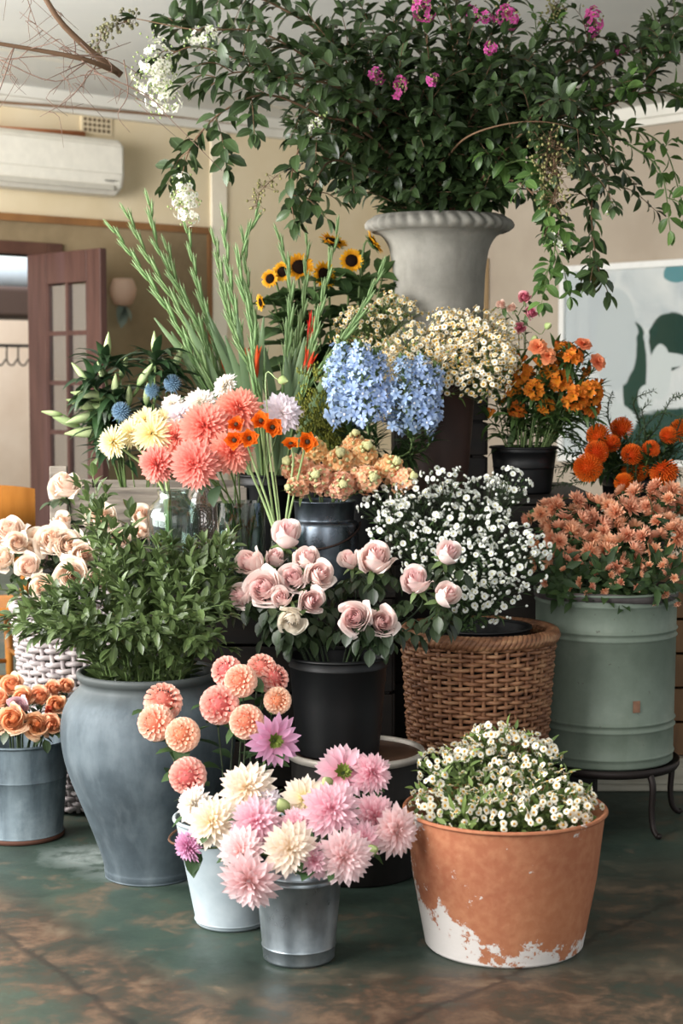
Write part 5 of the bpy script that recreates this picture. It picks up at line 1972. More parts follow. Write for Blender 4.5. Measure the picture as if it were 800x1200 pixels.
G = 'pink and cream dahlias in the galvanised bucket'
blooms('dahlia', 'dahlia', [
    (289, 924, 60, 4.08, (-.2, .6), ('dahlia_cream', 0), 'cream dahlia at the top left with long loose petals'),
    (227, 942, 42, 4.10, (-.6, .5), ('dahlia_white', 0), 'white dahlia at the upper left above the white bucket'),
    (248, 963, 56, 4.02, (-.35, .2), ('dahlia_cream', 1), 'cream white dahlia resting over the white bucket rim'),
    (220, 992, 36, 4.04, (-.8, -.1), ('dahlia_lilac', 0), 'lilac pink dahlia furthest left under the cream white one'),
    (299, 963, 56, 3.98, (-.1, .4), ('dahlia_pink', 0), 'soft pink dahlia in the middle left of the bunch'),
    (282, 998, 52, 3.92, (-.3, .2), ('dahlia_pale', 0), 'pale pink dahlia above the drooping one'),
    (293, 1032, 68, 3.86, (-.2, -.35), ('dahlia_pale', 1), 'large pale pink dahlia drooping over the bucket front'),
    (339, 994, 58, 3.86, (.0, .2), ('dahlia_cream', 0), 'cream dahlia at the front centre of the bunch'),
    (357, 936, 46, 4.06, (.0, .5), ('dahlia_creameye', 0), 'cream dahlia with a yellow green heart at the back'),
    (388, 949, 62, 3.96, (.1, .4), ('dahlia_pink', 1), 'big pink dahlia right of the yellow hearted one'),
    (402, 905, 56, 4.12, (.1, .6), ('dahlia_pinkeye', 0), 'pink dahlia with a green heart at the very top'),
    (436, 906, 46, 4.12, (.5, .5), ('dahlia_pink', 0), 'rose pink dahlia at the top right of the bunch'),
    (438, 956, 50, 4.02, (.5, .3), ('dahlia_pink', 1), 'deep pink dahlia left of the outermost right one'),
    (347, 966, 38, 3.98, (.0, .5), ('dahlia_pink', 0), 'small deep pink dahlia behind the front cream one'),
    (464, 974, 56, 3.98, (.6, .1), ('dahlia_pale', 0), 'pale dahlia furthest right next to the terracotta pot'),
    (403, 1004, 62, 3.87, (.2, .0), ('dahlia_pale', 1), 'pale pink dahlia at the front right over the bucket rim'),
    (368, 1008, 44, 3.87, (.0, -.1), ('dahlia_pink', 1), 'pink dahlia on the bucket rim right of the front cream one'),
    (312, 940, 36, 4.06, (.1, .7), ('dahlia_lav', 0), 'small whitish dahlia hidden behind the soft pink one'),
    (425, 985, 44, 3.95, (.4, .2), ('dahlia_pink', 0), 'half hidden pink dahlia between the two front right pale ones'),
], VS['galv'], G, 'stem', simple_leaves(4, .07, .04, 'leaf_dahlia', .6, .92))


def bud_stem(name, label, cat, group, vessel, px, py, w, Y, fac, mesh, stem, leaves=None, sr=.002):
    d = nrm(np.array(fac, float))
    pos = A3(P(px, py, Y)) - d * rad(w, Y)
    return cut_flower(name, label, cat, group, vessel, [(mesh, pos, d, rad(w, Y) * 2)], M[stem], sr, leaves, part='bud')


bud_stem('dahlia_bud', 'yellow green dahlia bud between the cream dahlias', 'bud', None, VS['galv'], 331, 943, 22, 4.02, (-.3, -.5, .7), H['small_bud', 0], 'stem', DL_)
bud_stem('dahlia_bud', 'round green dahlia bud left of the topmost green hearted dahlia', 'bud', None, VS['galv'], 383, 916, 18, 4.02, (-.2, -.6, .5), H['small_bud', 0], 'stem', None)
bud_stem('dahlia_bud', 'green bud on the right side near the pale outermost dahlia', 'bud', None, VS['galv'], 437, 996, 18, 3.92, (.3, -.6, .2), H['small_bud', 0], 'stem', None)

C = 'coral dahlias in the cylinder vase'
blooms('dahlia', 'dahlia', [
    (183, 544, 48, 5.16, (-.5, -.1), ('dahlia_coral', 0), 'coral dahlia furthest left and low, beside the cream chrysanthemums'),
    (228, 544, 58, 5.1, (-.1, -.05), ('dahlia_coral', 1), 'coral dahlia lowest in the middle above the glass jar'),
    (206, 512, 46, 5.26, (-.4, .4), ('dahlia_coral', 0), 'coral dahlia between the cream chrysanthemum and the big middle ones'),
    (240, 500, 60, 5.22, (.0, .4), ('dahlia_coral', 1), 'big coral dahlia in the centre of the coral group'),
    (271, 530, 54, 5.14, (.3, .0), ('dahlia_coral', 0), 'coral dahlia behind the orange ranunculus'),
    (280, 480, 58, 5.3, (.2, .6), ('dahlia_coral', 1), 'coral dahlia standing highest of the coral group'),
], VS['cyl'], C, 'stem', simple_leaves(3, .08, .045, 'leaf_dahlia', .5, .85))
blooms('dahlia', 'dahlia', [
    (235, 473, 42, 5.4, (.0, .7), ('dahlia_white', 0), 'white dahlia behind the coral dahlias'),
    (209, 488, 38, 5.38, (-.3, .6), ('dahlia_lav', 0), 'pinkish white dahlia left above the coral dahlias'),
    (202, 474, 28, 5.45, (-.2, .6), ('dahlia_white', 0), 'small white dahlia at the top left of the white group'),
    (263, 452, 34, 5.5, (-.6, .5, .5), ('dahlia_white', 0), 'white dahlia turned sideways in front of the gladioli'),
    (329, 484, 48, 5.36, (.1, .3), ('dahlia_lav', 0), 'lavender white dahlia right of the coral group'),
], VS['cyl'], 'white dahlias in the cylinder vase', 'stem', simple_leaves(2, .07, .04, 'leaf_dahlia', .6, .9))

blooms('chrysanthemum', 'chrysanthemum', [
    (131, 518, 38, 5.28, (-.6, .1), ('mum_cream', 1), 'cream chrysanthemum furthest left with white outer petals'),
    (154, 507, 38, 5.32, (-.2, .4), ('mum_cream', 1), 'yellow cream chrysanthemum second from the left'),
    (178, 508, 46, 5.24, (.0, .15), ('mum_cream', 0), 'cream chrysanthemum with a dark eye facing front'),
    (171, 492, 36, 5.36, (-.1, .7), ('mum_cream', 1), 'cream chrysanthemum above the dark eyed one'),
    (192, 492, 34, 5.38, (.2, .7), ('mum_cream', 1), 'cream chrysanthemum at the top right of its group'),
], VS['jar'], 'cream chrysanthemums in the glass jar', 'stem_pale', None, .0045)

blooms('ranunculus', 'ranunculus', [
    (277, 498, 24, 5.14, (-.1, .6), ('ranunc', 0), 'orange ranunculus at the top left of the front group'),
    (275, 516, 26, 5.08, (-.2, .1), ('ranunc', 0), 'orange ranunculus at the lower left of the front group'),
    (292, 514, 26, 5.07, (.1, .2), ('ranunc', 0), 'orange ranunculus in the middle of the front group'),
    (306, 494, 28, 5.13, (.0, .6), ('ranunc', 0), 'orange ranunculus at the top of the front group'),
    (319, 501, 28, 5.09, (.3, .2), ('ranunc', 0), 'orange ranunculus furthest right of the front group'),
    (341, 521, 24, 5.12, (-.1, .9, .1), ('ranunc', 0), 'orange ranunculus left of the pair above the peach stock'),
    (360, 518, 28, 5.08, (.2, .2), ('ranunc', 0), 'orange ranunculus right of the pair above the peach stock'),
], VS['ran'], 'orange ranunculus in the small vase', 'stem_pale', None, .0038, .25)

bud_stem('ranunculus_bud', 'pale green ranunculus bud on a bent stem above the lavender dahlia', 'bud', None, VS['ran'], 332, 446, 14, 5.3, (.5, -.3, -.1), H['small_bud', 0], 'stem_pale', None, .002)

# thistles
for px, py, w, label in ((142, 482, 26, 'blue thistle low among the lily buds'), (202, 449, 24, 'blue thistle at the right of the lilies'), (178, 457, 20, 'small blue thistle between the other two')):
    d = dirv(R.uniform(-.3, .3), .5)
    cut_flower('thistle', label, 'thistle', 'blue thistles in the grey crate', VS['lily'], [(H['thistle', 0], A3(P(px, py, 5.72)), d, rad(w, 5.72))], M['stem'], .002, simple_leaves(4, .05, .015, 'leaf_fine_dk', .7, .95, 'lance'))

# pincushions
k = 0
for px, py, w, fac, label in (
    (689, 548, 32, (-.3, .1), 'orange pincushion furthest left and low'), (699, 530, 26, (-.2, .2), 'orange pincushion second up on the left side'),
    (701, 511, 26, (-.3, .8), 'orange pincushion at the upper left below the alstroemeria'), (728, 503, 26, (.0, .9), 'orange pincushion standing highest in the middle'),
    (740, 533, 24, (.0, .6), 'orange pincushion in the middle of the right hand bucket'), (744, 549, 30, (.1, -.15), 'orange pincushion low in the middle above the mums'),
    (777, 551, 32, (.2, -.75, .4), 'orange pincushion seen from below with a green star'), (797, 505, 26, (.4, .6), 'orange pincushion at the right edge'),
    (783, 511, 20, (.1, .8), 'small orange pincushion beside the right edge one'), (731, 566, 22, (-.2, .2), 'orange pincushion half sunk behind the peach mums'),
    (762, 527, 20, (.2, .6, .6), 'dull orange pincushion deep in the foliage'), (716, 520, 20, (.0, .6), 'small orange pincushion between the two upper left ones')):
    d = dirv(*fac)
    Y = 5.66 + R.uniform(0, .16) + (.1 if py < 515 else 0)
    cut_flower('pincushion_flower', label, 'flower', 'orange pincushions in the right hand bucket', VS['pinb'], [(H['pin', 0], A3(P(px, py, Y)), d, rad(w, Y) * .95)], M['stem'], .0035, simple_leaves(44, .06, .014, 'leaf_pin', .42, .97, 'lance', -.2, .7))


def pt(px, py, Y):
    return A3(P(px, py, Y))


# conifer-like sprigs above the pincushions
for i, pts in enumerate((((745, 545), (750, 500), (742, 470), (765, 458)), ((745, 545), (770, 500), (785, 470), (800, 462)), ((752, 545), (755, 500), (752, 482), (760, 473)), ((760, 545), (790, 510), (800, 485), (812, 470)), ((735, 545), (745, 515), (772, 485), (800, 490)), ((740, 550), (700, 560), (672, 566), (640, 570)), ((735, 545), (715, 500), (712, 478), (716, 462)), ((745, 545), (775, 520), (796, 512), (812, 520)), ((735, 555), (690, 540), (668, 545), (655, 560)))):
    b = np.array([*VS['pinb'].c, .75]) + np.array([R.uniform(-.05, .05), R.uniform(-.05, .05), 0])
    path = bez([b] + [pt(a, c, 5.86 + R.uniform(-.14, .08)) for a, c in pts], 24)
    r = thing('evergreen_sprig', ['dark evergreen sprig arching left above the pincushions', 'dark evergreen sprig reaching to the right edge', 'short upright evergreen sprig in the middle of the pincushions', 'evergreen sprig leaving the picture at the right', 'evergreen sprig curving right over the middle pincushion', 'low evergreen sprig over the left of the mums', 'upright evergreen sprig left of the highest pincushion', 'evergreen sprig at the right edge behind the pincushions', 'low evergreen sprig behind the far left pincushion'][i], 'sprig', b, 'evergreen sprigs among the pincushions')
    mb = MB(); mb.tube(path - b, np.linspace(.004, .0015, 24), 5); mb.obj('stem', [M['stem_dark']], r)
    mb = MB(); leafy(mb, path - b, .005, .028, .0075, .25, 1, .7, 'lance', -.2, .2, False, .2, .2, .3, True, 0, 3); mb.obj('needles', [M['leaf_pin']], r)

for i, (px, py) in enumerate(((672, 520), (690, 500), (668, 545), (712, 540), (725, 525), (755, 545), (772, 535), (790, 530), (760, 510), (805, 540), (680, 480), (655, 530), (718, 560), (785, 560), (700, 560), (735, 515), (748, 560), (770, 520), (795, 555), (665, 510), (708, 525), (780, 545), (800, 525), (650, 548), (675, 558))):
    b = np.array([*VS['pinb'].c, .75]) + np.array([R.uniform(-.05, .05), R.uniform(-.05, .05), 0])
    e = pt(px, py, 5.86 + R.uniform(-.1, .06))
    path = bez([b, VS['pinb'].mouth(e, .6), (VS['pinb'].mouth(e, .6) + e) / 2 + np.array([0, 0, .03]), e], 20)
    r = thing('evergreen_sprig', 'short dark evergreen filler sprig low among the orange pincushions', 'sprig', b, 'filler sprigs low among the pincushions')
    mb = MB(); mb.tube(path - b, np.linspace(.004, .0015, 20), 5); mb.obj('stem', [M['stem_dark']], r)
    mb = MB(); leafy(mb, path - b, .005, .045, .011, .4, 1, .8, 'lance', -.3, .2, False, .2, .2, .3, True, 0, 4); mb.obj('needles', [M['leaf_pin']], r)

# alstroemeria, carnations
for px, py, w, fac, label in (
    (662, 413, 34, (.0, .7), 'orange alstroemeria at the top below the carnation'), (672, 418, 30, (.4, .7), 'orange alstroemeria beside the top one'),
    (657, 446, 32, (.0, .2), 'orange alstroemeria in the centre of the bunch'), (675, 466, 38, (.3, .0), 'bright orange alstroemeria low on the right side'),
    (692, 460, 38, (.6, .3), 'orange alstroemeria furthest right'), (692, 477, 32, (.5, -.1), 'orange alstroemeria lowest on the right'),
    (626, 456, 30, (-.2, .2), 'dull orange alstroemeria left of the centre'), (613, 438, 30, (-.4, .5), 'orange alstroemeria at the left under the chamomile'),
    (605, 479, 28, (-.5, .0), 'dark orange alstroemeria lowest on the left'), (644, 436, 30, (.0, .6), 'orange alstroemeria between the centre and the carnations'),
    (600, 455, 24, (-.5, .3), 'small orange alstroemeria at the left edge of the bunch'), (640, 476, 26, (.1, .0), 'small orange alstroemeria low in the middle')):
    Y = 5.72 + R.uniform(-.05, .05)
    cut_flower('alstroemeria', label, 'alstroemeria', 'orange alstroemeria in the black bucket', VS['alstro'], [(H['alstro', R.randrange(2)], pt(px, py, Y) - dirv(*fac) * .01, dirv(*fac), rad(w, Y) * 1.05)], M['stem'], .0025, simple_leaves(34, .085, .019, 'leaf_alstro', .46, .98, 'lance', -.9, 1.0))
for px, py, w, fac, label in ((630, 408, 24, (-.1, .7), 'peach carnation at the upper left of the alstroemeria'), (641, 418, 22, (.1, .4), 'peach carnation just below the upper left one'), (683, 405, 22, (.2, .9, .2), 'peach carnation standing highest on the right'), (699, 425, 22, (.5, .6), 'peach carnation at the right edge of the alstroemeria')):
    cut_flower('carnation', label, 'carnation', 'peach carnations among the alstroemeria', VS['alstro'], [(H['carnation', 0], pt(px, py, 5.7), dirv(*fac), rad(w, 5.7))], M['stem'], .002, simple_leaves(6, .06, .01, 'leaf_alstro', .5, .95, 'lance'))

for i, (px, py) in enumerate(((575, 455), (590, 440), (600, 470), (610, 425), (620, 445), (632, 430), (645, 425), (655, 430), (668, 435), (680, 445), (690, 440), (700, 455), (640, 455), (625, 470), (655, 470), (585, 475), (610, 490), (640, 490), (668, 485), (690, 490), (572, 490), (650, 410), (600, 450), (680, 425))):
    e = pt(px, py, 5.76 + R.uniform(-.06, .12))
    b = VS['alstro'].base()
    m = VS['alstro'].mouth(e, .75)
    path = bez([b, m, (m + e) / 2 + np.array([0, 0, .015]), e], 18)
    r = thing('leafy_alstroemeria', 'leafy alstroemeria stem without an open flower in the green mass above the black bucket', 'alstroemeria', b, 'bloomless alstroemeria stems')
    mb = MB(); mb.tube(path - b, np.linspace(.0028, .0015, 18), 5); mb.obj('stem', [M['stem']], r)
    mb = MB(); leafy(mb, path - b, .013, .085, .021, .5, 1, 1.0, 'lance', -.9, .3, False, .2, .4, .2, True, 0, 5); mb.obj('leaves', [M['leaf_alstro']], r)
    mb = MB()
    for j in range(3):
        mb.tube([path[-1] - b, path[-1] - b + nrm(np.array([R.uniform(-1, 1), R.uniform(-1, .2), .9])) * .035], [.003, .007], 6, 0)
    mb.obj('bud_cluster', [M['alstro']], r)

# lisianthus
for i, (heads, label) in enumerate(((((614, 348, 19, (-.2, .6), 'liz_pink'), (599, 360, 15, (-.6, .5), 'liz_pale')), 'lisianthus stem with the topmost deep pink bloom'), (((623, 366, 18, (.3, .4), 'liz_pink'),), 'pink lisianthus right below the topmost one'), (((610, 384, 16, (.0, -.2), 'liz_pink'), (639, 384, 0, (.6, .5), 'bud')), 'lisianthus stem with a low pink bloom and a green bud'), (((587, 356, 16, (-.4, .6), 'liz_pale'), (625, 399, 0, (.2, .4), 'bud')), 'pale lisianthus stem touching the chamomile'))):
    hs_ = []
    for px, py, w, fac, kd in heads:
        d = dirv(*fac)
        if kd == 'bud':
            hs_.append((H['small_bud', 0], pt(px, py, 5.75), d, .032))
        else:
            hs_.append((H[kd, 0], pt(px, py, 5.75) - d * .02, d, rad(w, 5.75)))
    cut_flower('lisianthus', label, 'lisianthus', 'lisianthus behind the alstroemeria', VS['alstro'], hs_, M['stem'], .0018, simple_leaves(5, .04, .018, 'leaf_alstro', .6, .95))

# stock
for i, (px, py, w, fac, label) in enumerate((
    (345, 548, 46, (-.5, .5), 'peach stock furthest left below the ranunculus'), (369, 530, 44, (-.2, .9), 'peach stock at the back left with green buds'),
    (374, 560, 46, (-.2, .25), 'peach stock at the front left over the pail rim'), (399, 541, 48, (.0, .6), 'peach stock in the middle of the pail'),
    (402, 568, 44, (.0, .1), 'apricot stock lowest in front of the pail'), (427, 534, 46, (.2, .7), 'peach stock at the back right below the delphinium'),
    (431, 562, 46, (.3, .2), 'peach stock at the front right'), (456, 548, 44, (.5, .5), 'peach stock second from the right'),
    (474, 562, 40, (.7, .35), 'peach stock furthest right beside the asters'), (415, 520, 38, (.1, 1.0, .2), 'peach stock standing highest at the back'),
    (345, 570, 34, (-.6, .0), 'small apricot stock low at the far left'))):
    Y = 5.2 + (560 - py) * .003
    cut_flower('stock_flower', label, 'stock flower', 'peach stock in the steel pail', VS['steel'], [(H['stock', i % 2], pt(px, py, Y) - dirv(*fac) * .015, dirv(*fac), rad(w, Y) * .98)], M['stem'], .003, simple_leaves(5, .06, .016, 'leaf_fine', .6, .95, 'lance'))

# delphinium spikes
for i, (x0, y0, x1, y1, Yk, label) in enumerate((
    (409, 494, 398, 397, 5.5, 'blue delphinium spike furthest left'), (430, 496, 420, 398, 5.46, 'blue delphinium spike in the middle of the left pair'),
    (440, 500, 441, 408, 5.5, 'blue delphinium spike right of the left group'), (478, 504, 470, 415, 5.46, 'blue delphinium spike at the left of the right group'),
    (498, 500, 492, 414, 5.48, 'blue delphinium spike in the right group near the brown pot'), (485, 512, 512, 425, 5.5, 'blue delphinium spike furthest right against the brown pot'),
    (412, 500, 389, 412, 5.56, 'blue delphinium spike leaning left behind the others'))):
    a, b_ = pt(x0, y0, Yk), pt(x1, y1, Yk + .03)
    d = b_ - a
    L = np.linalg.norm(d)
    cut_flower('delphinium', label, 'delphinium', 'blue delphinium spikes', VS['delph'], [(H['delph', i % 3], a, d, L)], M['stem'], .0035, simple_leaves(44, .07, .012, 'leaf_fine_dk', .42, .9, 'lance', -.6, 1.0))

# goldenrod filler
for i, (px, py) in enumerate(((352, 470), (368, 455), (385, 470), (375, 490), (345, 495), (362, 500), (392, 492), (340, 478))):
    Y = 5.6
    b = np.array([*VS['delph'].c, .78]) + np.array([R.uniform(-.04, .04), R.uniform(-.04, .04), 0])
    e = pt(px, py - 8, Y)
    path = bez([b, np.array([b[0] - .03, b[1], 1.08]), e], 16)
    r = thing('goldenrod', 'olive goldenrod sprig between the lavender dahlia and the blue delphinium', 'goldenrod', b, 'olive goldenrod sprigs')
    mb = MB(); mb.tube(path - b, np.linspace(.0025, .0012, 16), 5); mb.obj('stem', [M['stem']], r)
    mb = MB()
    for j in range(16):
        s_ = path[10 + R.randrange(6)]
        q = s_ + np.array([R.uniform(-.06, .06), R.uniform(-.05, .03), R.uniform(-.01, .06)])
        mb.tube(bez([s_, (s_ + q) / 2 + np.array([0, 0, .01]), q], 5) - b, .0008, 3, 0)
        for u in np.linspace(.3, 1, 9):
            c = s_ + (q - s_) * u + np.array([R.gauss(0, .006), R.gauss(0, .006), R.gauss(0, .006)])
            mb.sphere(c - b, (.0045, .0045, .006), 3, 5, 0, None, R.random())
    mb.obj('flower_plume', [M['solidago']], r)

# sunflowers
for i, (px, py, w, fac, label) in enumerate((
    (315, 326, 24, (-.55, .2), 'small sunflower furthest left facing front'), (330, 318, 26, (-.3, .15), 'sunflower second from the left'),
    (351, 312, 36, (.1, .3), 'sunflower in the middle left, partly covered by a gladiolus'), (381, 322, 36, (.85, .15), 'sunflower turned to the right beside the gladiolus tip'),
    (412, 305, 30, (.1, .1), 'sunflower with round dark disc left of the stone urn'), (391, 281, 38, (.3, .9, .7), 'sunflower standing highest and facing up'),
    (440, 283, 34, (.8, .6, .9), 'sunflower seen from behind next to the stone urn'), (303, 355, 22, (-.9, -.2, .6), 'drooping sunflower low at the far left'))):
    Y = 6.05
    d = dirv(*fac)
    cut_flower('sunflower', label, 'sunflower', 'sunflowers behind the gladioli', VS['sunb'], [(H['sun', 0], pt(px, py, Y) - d * .01, d, rad(w, Y) * .92)], M['stem'], .005, simple_leaves(17, .13, .10, 'leaf_sun', .40, .67, 'ell', -.8, 1.1))

for i, (px, py) in enumerate(((428, 345), (448, 325), (452, 350), (335, 362), (372, 358), (408, 345), (425, 318), (352, 375))):
    e = pt(px, py, 6.1 + R.uniform(-.05, .06))
    b = VS['sunb'].base()
    m = VS['sunb'].mouth(e, .6)
    path = bez([b, m, (m + e) / 2 + np.array([0, 0, .02]), e], 16)
    r = thing('leafy_sunflower', 'broad leaved sunflower stem without a bloom in the leaf mass beside the stone urn' if px > 400 else 'broad leaved sunflower stem without a bloom behind the gladioli', 'sunflower', b, 'bloomless sunflower stems by the urn' if px > 400 else 'bloomless sunflower stems behind the gladioli')
    mb = MB(); mb.tube(path - b, np.linspace(.005, .003, 16), 6); mb.obj('stem', [M['stem']], r)
    mb = MB(); leafy(mb, path - b, .026, .12, .085, .42, 1, 1.0, 'ell', -.7, .3, False, .2, .4, .3, True, 0, 5); mb.obj('leaves', [M['leaf_sun']], r)

# ================================================================ GLADIOLI AND LILIES
gl = [
    (((245, 465), (215, 395), (172, 325), (132, 268)), 'gladiolus spike leaning furthest left', 0),
    (((258, 462), (232, 380), (187, 295), (175, 236)), 'gladiolus spike with the highest thin tip on the left', 0),
    (((252, 462), (222, 385), (175, 305), (150, 252)), 'gladiolus spike between the two leftmost ones', 0),
    (((270, 462), (250, 395), (232, 335), (219, 268)), 'gladiolus spike in the middle of the left fan', 1),
    (((262, 462), (240, 400), (210, 340), (196, 290)), 'shorter gladiolus spike inside the left fan', 0),
    (((292, 462), (280, 390), (268, 320), (262, 252)), 'upright gladiolus spike left of the centre', 1),
    (((300, 462), (296, 390), (281, 312), (302, 248)), 'gladiolus spike with its tip bent to the right', 1),
    (((312, 462), (303, 400), (292, 350), (286, 280)), 'gladiolus spike behind the bent tip one', 0),
    (((305, 465), (275, 390), (262, 340), (252, 282)), 'gladiolus spike close to the wall corner', 0),
    (((333, 465), (337, 405), (340, 335), (327, 276)), 'gladiolus spike in front of the left sunflowers', 0),
    (((338, 465), (345, 420), (356, 355), (360, 280)), 'gladiolus spike crossing the middle sunflower', 0),
    (((350, 465), (362, 420), (378, 350), (396, 268)), 'gladiolus spike leaning right towards the stone urn', 2),
    (((345, 468), (352, 430), (360, 407), (364, 385)), 'short gladiolus with a red opening bud', 3),
    (((352, 470), (390, 415), (420, 370), (446, 318)), 'gladiolus spike furthest right behind the chamomile', 0),
]
for i, (pts, label, red) in enumerate(gl):
    Yt = 5.82 + R.uniform(-.08, .08)
    b = VS['glad'].base()
    m = VS['glad'].mouth(pt(*pts[0], Yt), .6)
    path = bez([b, m] + [pt(a, c, Yt) for a, c in pts], 40)
    r = thing('gladiolus', label, 'gladiolus', b, 'gladiolus spikes')
    mb = MB(); mb.tube(path - b, np.concatenate([np.full(26, .0055), np.linspace(.0055, .0015, 14)]), 6, 0); mb.obj('stem', [M['stem']], r)
    # sheathing buds alternate up the spike
    mb = MB()
    nb = 13
    for k in range(nb):
        u = .40 + .585 * k / (nb - 1)
        f = u * 39
        j = min(int(f), 38)
        T = nrm(path[j + 1] - path[j])
        pos = path[j] + (path[j + 1] - path[j]) * (f - j)
        side = nrm(np.cross(T, VIEW)) * (1 if k % 2 else -1)
        L = .128 * (1 - .5 * (k / nb)) * (.9 + .2 * R.random())
        d = nrm(T + side * .075 + np.array([0, -.06, 0]))
        red_bud = (red == 3 and k > nb - 6) or (red == 1 and k == 1) or (red == 2 and k in (1, 2))
        for w_ in range(2):
            put_leaf(mb, pos - T * .01 + side * .002, nrm(d + side * .08 * w_), L, L * (.15 if not red_bud else .22), 'lance', .05 - .1 * w_, .9, -side * .9 + np.array([0, -.5, .2]) * (w_ - .2), 0, 1 if (red_bud and w_) else 0)
        fr = frame_z(d)
        t_ = np.linspace(0, 1, 7)
        V = []
        for q_ in t_:
            rr_ = L * (.06 if not red_bud else .075) * math.sin(PI * min(.98, .06 + q_ * .92) ** .7) ** .9 + .0006
            for a_ in np.linspace(0, 2 * PI, 6, endpoint=False):
                V.append(pos + side * .003 + fr @ np.array([rr_ * math.cos(a_), rr_ * math.sin(a_), q_ * L * .92]))
        A = np.zeros((42, 3)); A[:, 0] = np.repeat(t_, 6); A[:, 1] = R.random(); A[:, 2] = .5
        mb.add(np.array(V) - b * 0, grid_faces(7, 6, True), A, 1 if red_bud else 0)
    for v_ in range(len(mb.V)):
        mb.V[v_] = mb.V[v_] - b
    mb.obj('buds', [M['glad_bud'], M['glad_red']], r)
    # sword leaves
    if i % 2 == 0 or i > 8:
        mb = MB()
        for k in range(2):
            e = path[24] + np.array([R.uniform(-.12, .12), R.uniform(-.05, .05), R.uniform(-.05, .06)])
            q = bez([m, (m + e) / 2 + np.array([R.uniform(-.02, .02), 0, .03]), e], 10)
            w_ = .014 * np.sin(np.linspace(.25, PI * .985, 10)) ** .6
            n_ = nrm(np.cross(q[-1] - q[0], VIEW))
            V = np.stack([q - n_ * w_[:, None], q + np.array([0, -.003, 0]), q + n_ * w_[:, None]], 1).reshape(-1, 3)
            A = np.zeros((30, 3)); A[:, 1] = R.random(); A[:, 2] = np.tile([1, 0, 1], 10)
            mb.add(V - b, grid_faces(10, 3), A)
        mb.obj('sword_leaf', [M['leaf_glad']], r)

lil = [
    (((126, 405, 30, (.1, -.1, 1)), (145, 430, 30, (.3, -.3, .9)), (119, 436, 26, (-.3, -.2, .9))), 'lily stem with the upright bud against the door'),
    (((181, 402, 26, (0, -.1, 1)), (170, 440, 36, (.5, -.4, .7))), 'lily stem with the tall upright bud in the middle'),
    (((208, 420, 30, (.4, -.2, .9)), (172, 462, 28, (.1, -.4, .9))), 'lily stem leaning right towards the gladioli'),
    (((94, 436, 28, (-.6, -.2, .7)), (135, 452, 30, (.1, -.4, .8))), 'lily stem with a small bud tilting left'),
    (((104, 463, 40, (-.9, -.3, .15)), (151, 464, 28, (.1, -.4, .9))), 'lily stem with a pale bud pointing left at the top'),
    (((100, 474, 46, (-.85, -.5, .25)), (125, 482, 42, (.75, -.4, -.35))), 'lily stem with a large pale bud beside the door'),
    (((97, 490, 42, (-.8, -.5, -.25)), (61, 484, 24, (-.95, -.2, .15))), 'lily stem reaching furthest left with a small bud'),
    (((100, 507, 46, (-.95, -.3, -.05)), (78, 494, 34, (-.8, -.5, .3))), 'lily stem with the lowest horizontal bud'),
]
for i, (buds, label) in enumerate(lil):
    hs_ = []
    for px, py, w, d in buds:
        Y = 5.82 + R.uniform(-.08, .04)
        d = nrm(np.array(d, float)); L = rad(w, Y) * 2.15
        hs_.append((H['lily_bud', 0], pt(px, py, Y) - d * L * .5, d, L))

    cut_flower('lily', label, 'lily', 'green budded lilies in the grey crate', VS['lily'], hs_, M['stem'], .004, simple_leaves(44, .14, .034, 'leaf_lily', .5, .99, 'lance', -1.3, 1.0), part='bud')

# ================================================================ DAISY-LIKE MASSES: sprays of small flower heads
def spray_proto(n_heads, spread, height, head_r, kinds, leafmat, leaf_n, leafL, leafW, stem='stem', buds=0):
    """returns (stem mesh, foliage mesh, [(head mesh, matrix)]) for a branching spray with its base at the origin, axis +Z"""
    st, lf = MB(), MB()
    heads = []
    fork = height * .45
    st.tube(bez([[0, 0, 0], [.003, 0, fork * .5], [0, 0, fork]], 6), np.linspace(.0022, .0016, 6), 5)
    pts = []
    for i in range(n_heads):
        for _ in range(40):
            rr = spread * math.sqrt(R.random()); a = R.random() * 6.28
            p_ = np.array([rr * math.cos(a), rr * math.sin(a), height - .35 * rr - R.uniform(0, .022)])
            if all(np.linalg.norm(p_ - q) > head_r * 1.5 for q in pts):
                break
        pts.append(p_)
        mid = np.array([p_[0] * .35, p_[1] * .35, fork + (p_[2] - fork) * .35])
        st.tube(bez([[0, 0, fork * R.uniform(.6, 1)], mid, p_], 5), np.linspace(.0012, .0007, 5), 3, 0, R.random(), False)
        d = nrm(np.array([p_[0] * 3, p_[1] * 3, spread]) + np.array([R.gauss(0, .02), R.gauss(0, .02), 0]))
        heads.append((kinds[R.randrange(len(kinds))], MAT(p_, d, R.random() * 6.28, head_r * R.uniform(.8, 1.12))))
    for i in range(buds):
        rr = spread * 1.1 * math.sqrt(R.random()); a = R.random() * 6.28
        p_ = np.array([rr * math.cos(a), rr * math.sin(a), height - .4 * rr - R.uniform(0, .05)])
        st.tube(bez([[0, 0, fork], p_], 3), .0007, 3, 0, R.random(), False)
        lf.sphere(p_, (head_r * .42,) * 3, 4, 6, 1, None, R.random())
    for i in range(leaf_n):
        u = R.random()
        rr = spread * (.15 + .8 * u) * math.sqrt(R.random()); a = R.random() * 6.28
        p_ = np.array([rr * math.cos(a), rr * math.sin(a), height * (.2 + .68 * u)])
        put_leaf(lf, p_, [math.cos(a) * .8 + R.gauss(0, .3), math.sin(a) * .8 + R.gauss(0, .3), R.uniform(0, 1.2)], leafL * R.uniform(.6, 1.2), leafW, 'lance', -.5, .3, None, R.uniform(-.5, .5), 0, 4)
    return st.mesh('spray_stem', [M[stem]]), lf.mesh('spray_foliage', [M[leafmat], M['bud_green'] if stem != 'stem_dark' else M['aster_white']]), heads


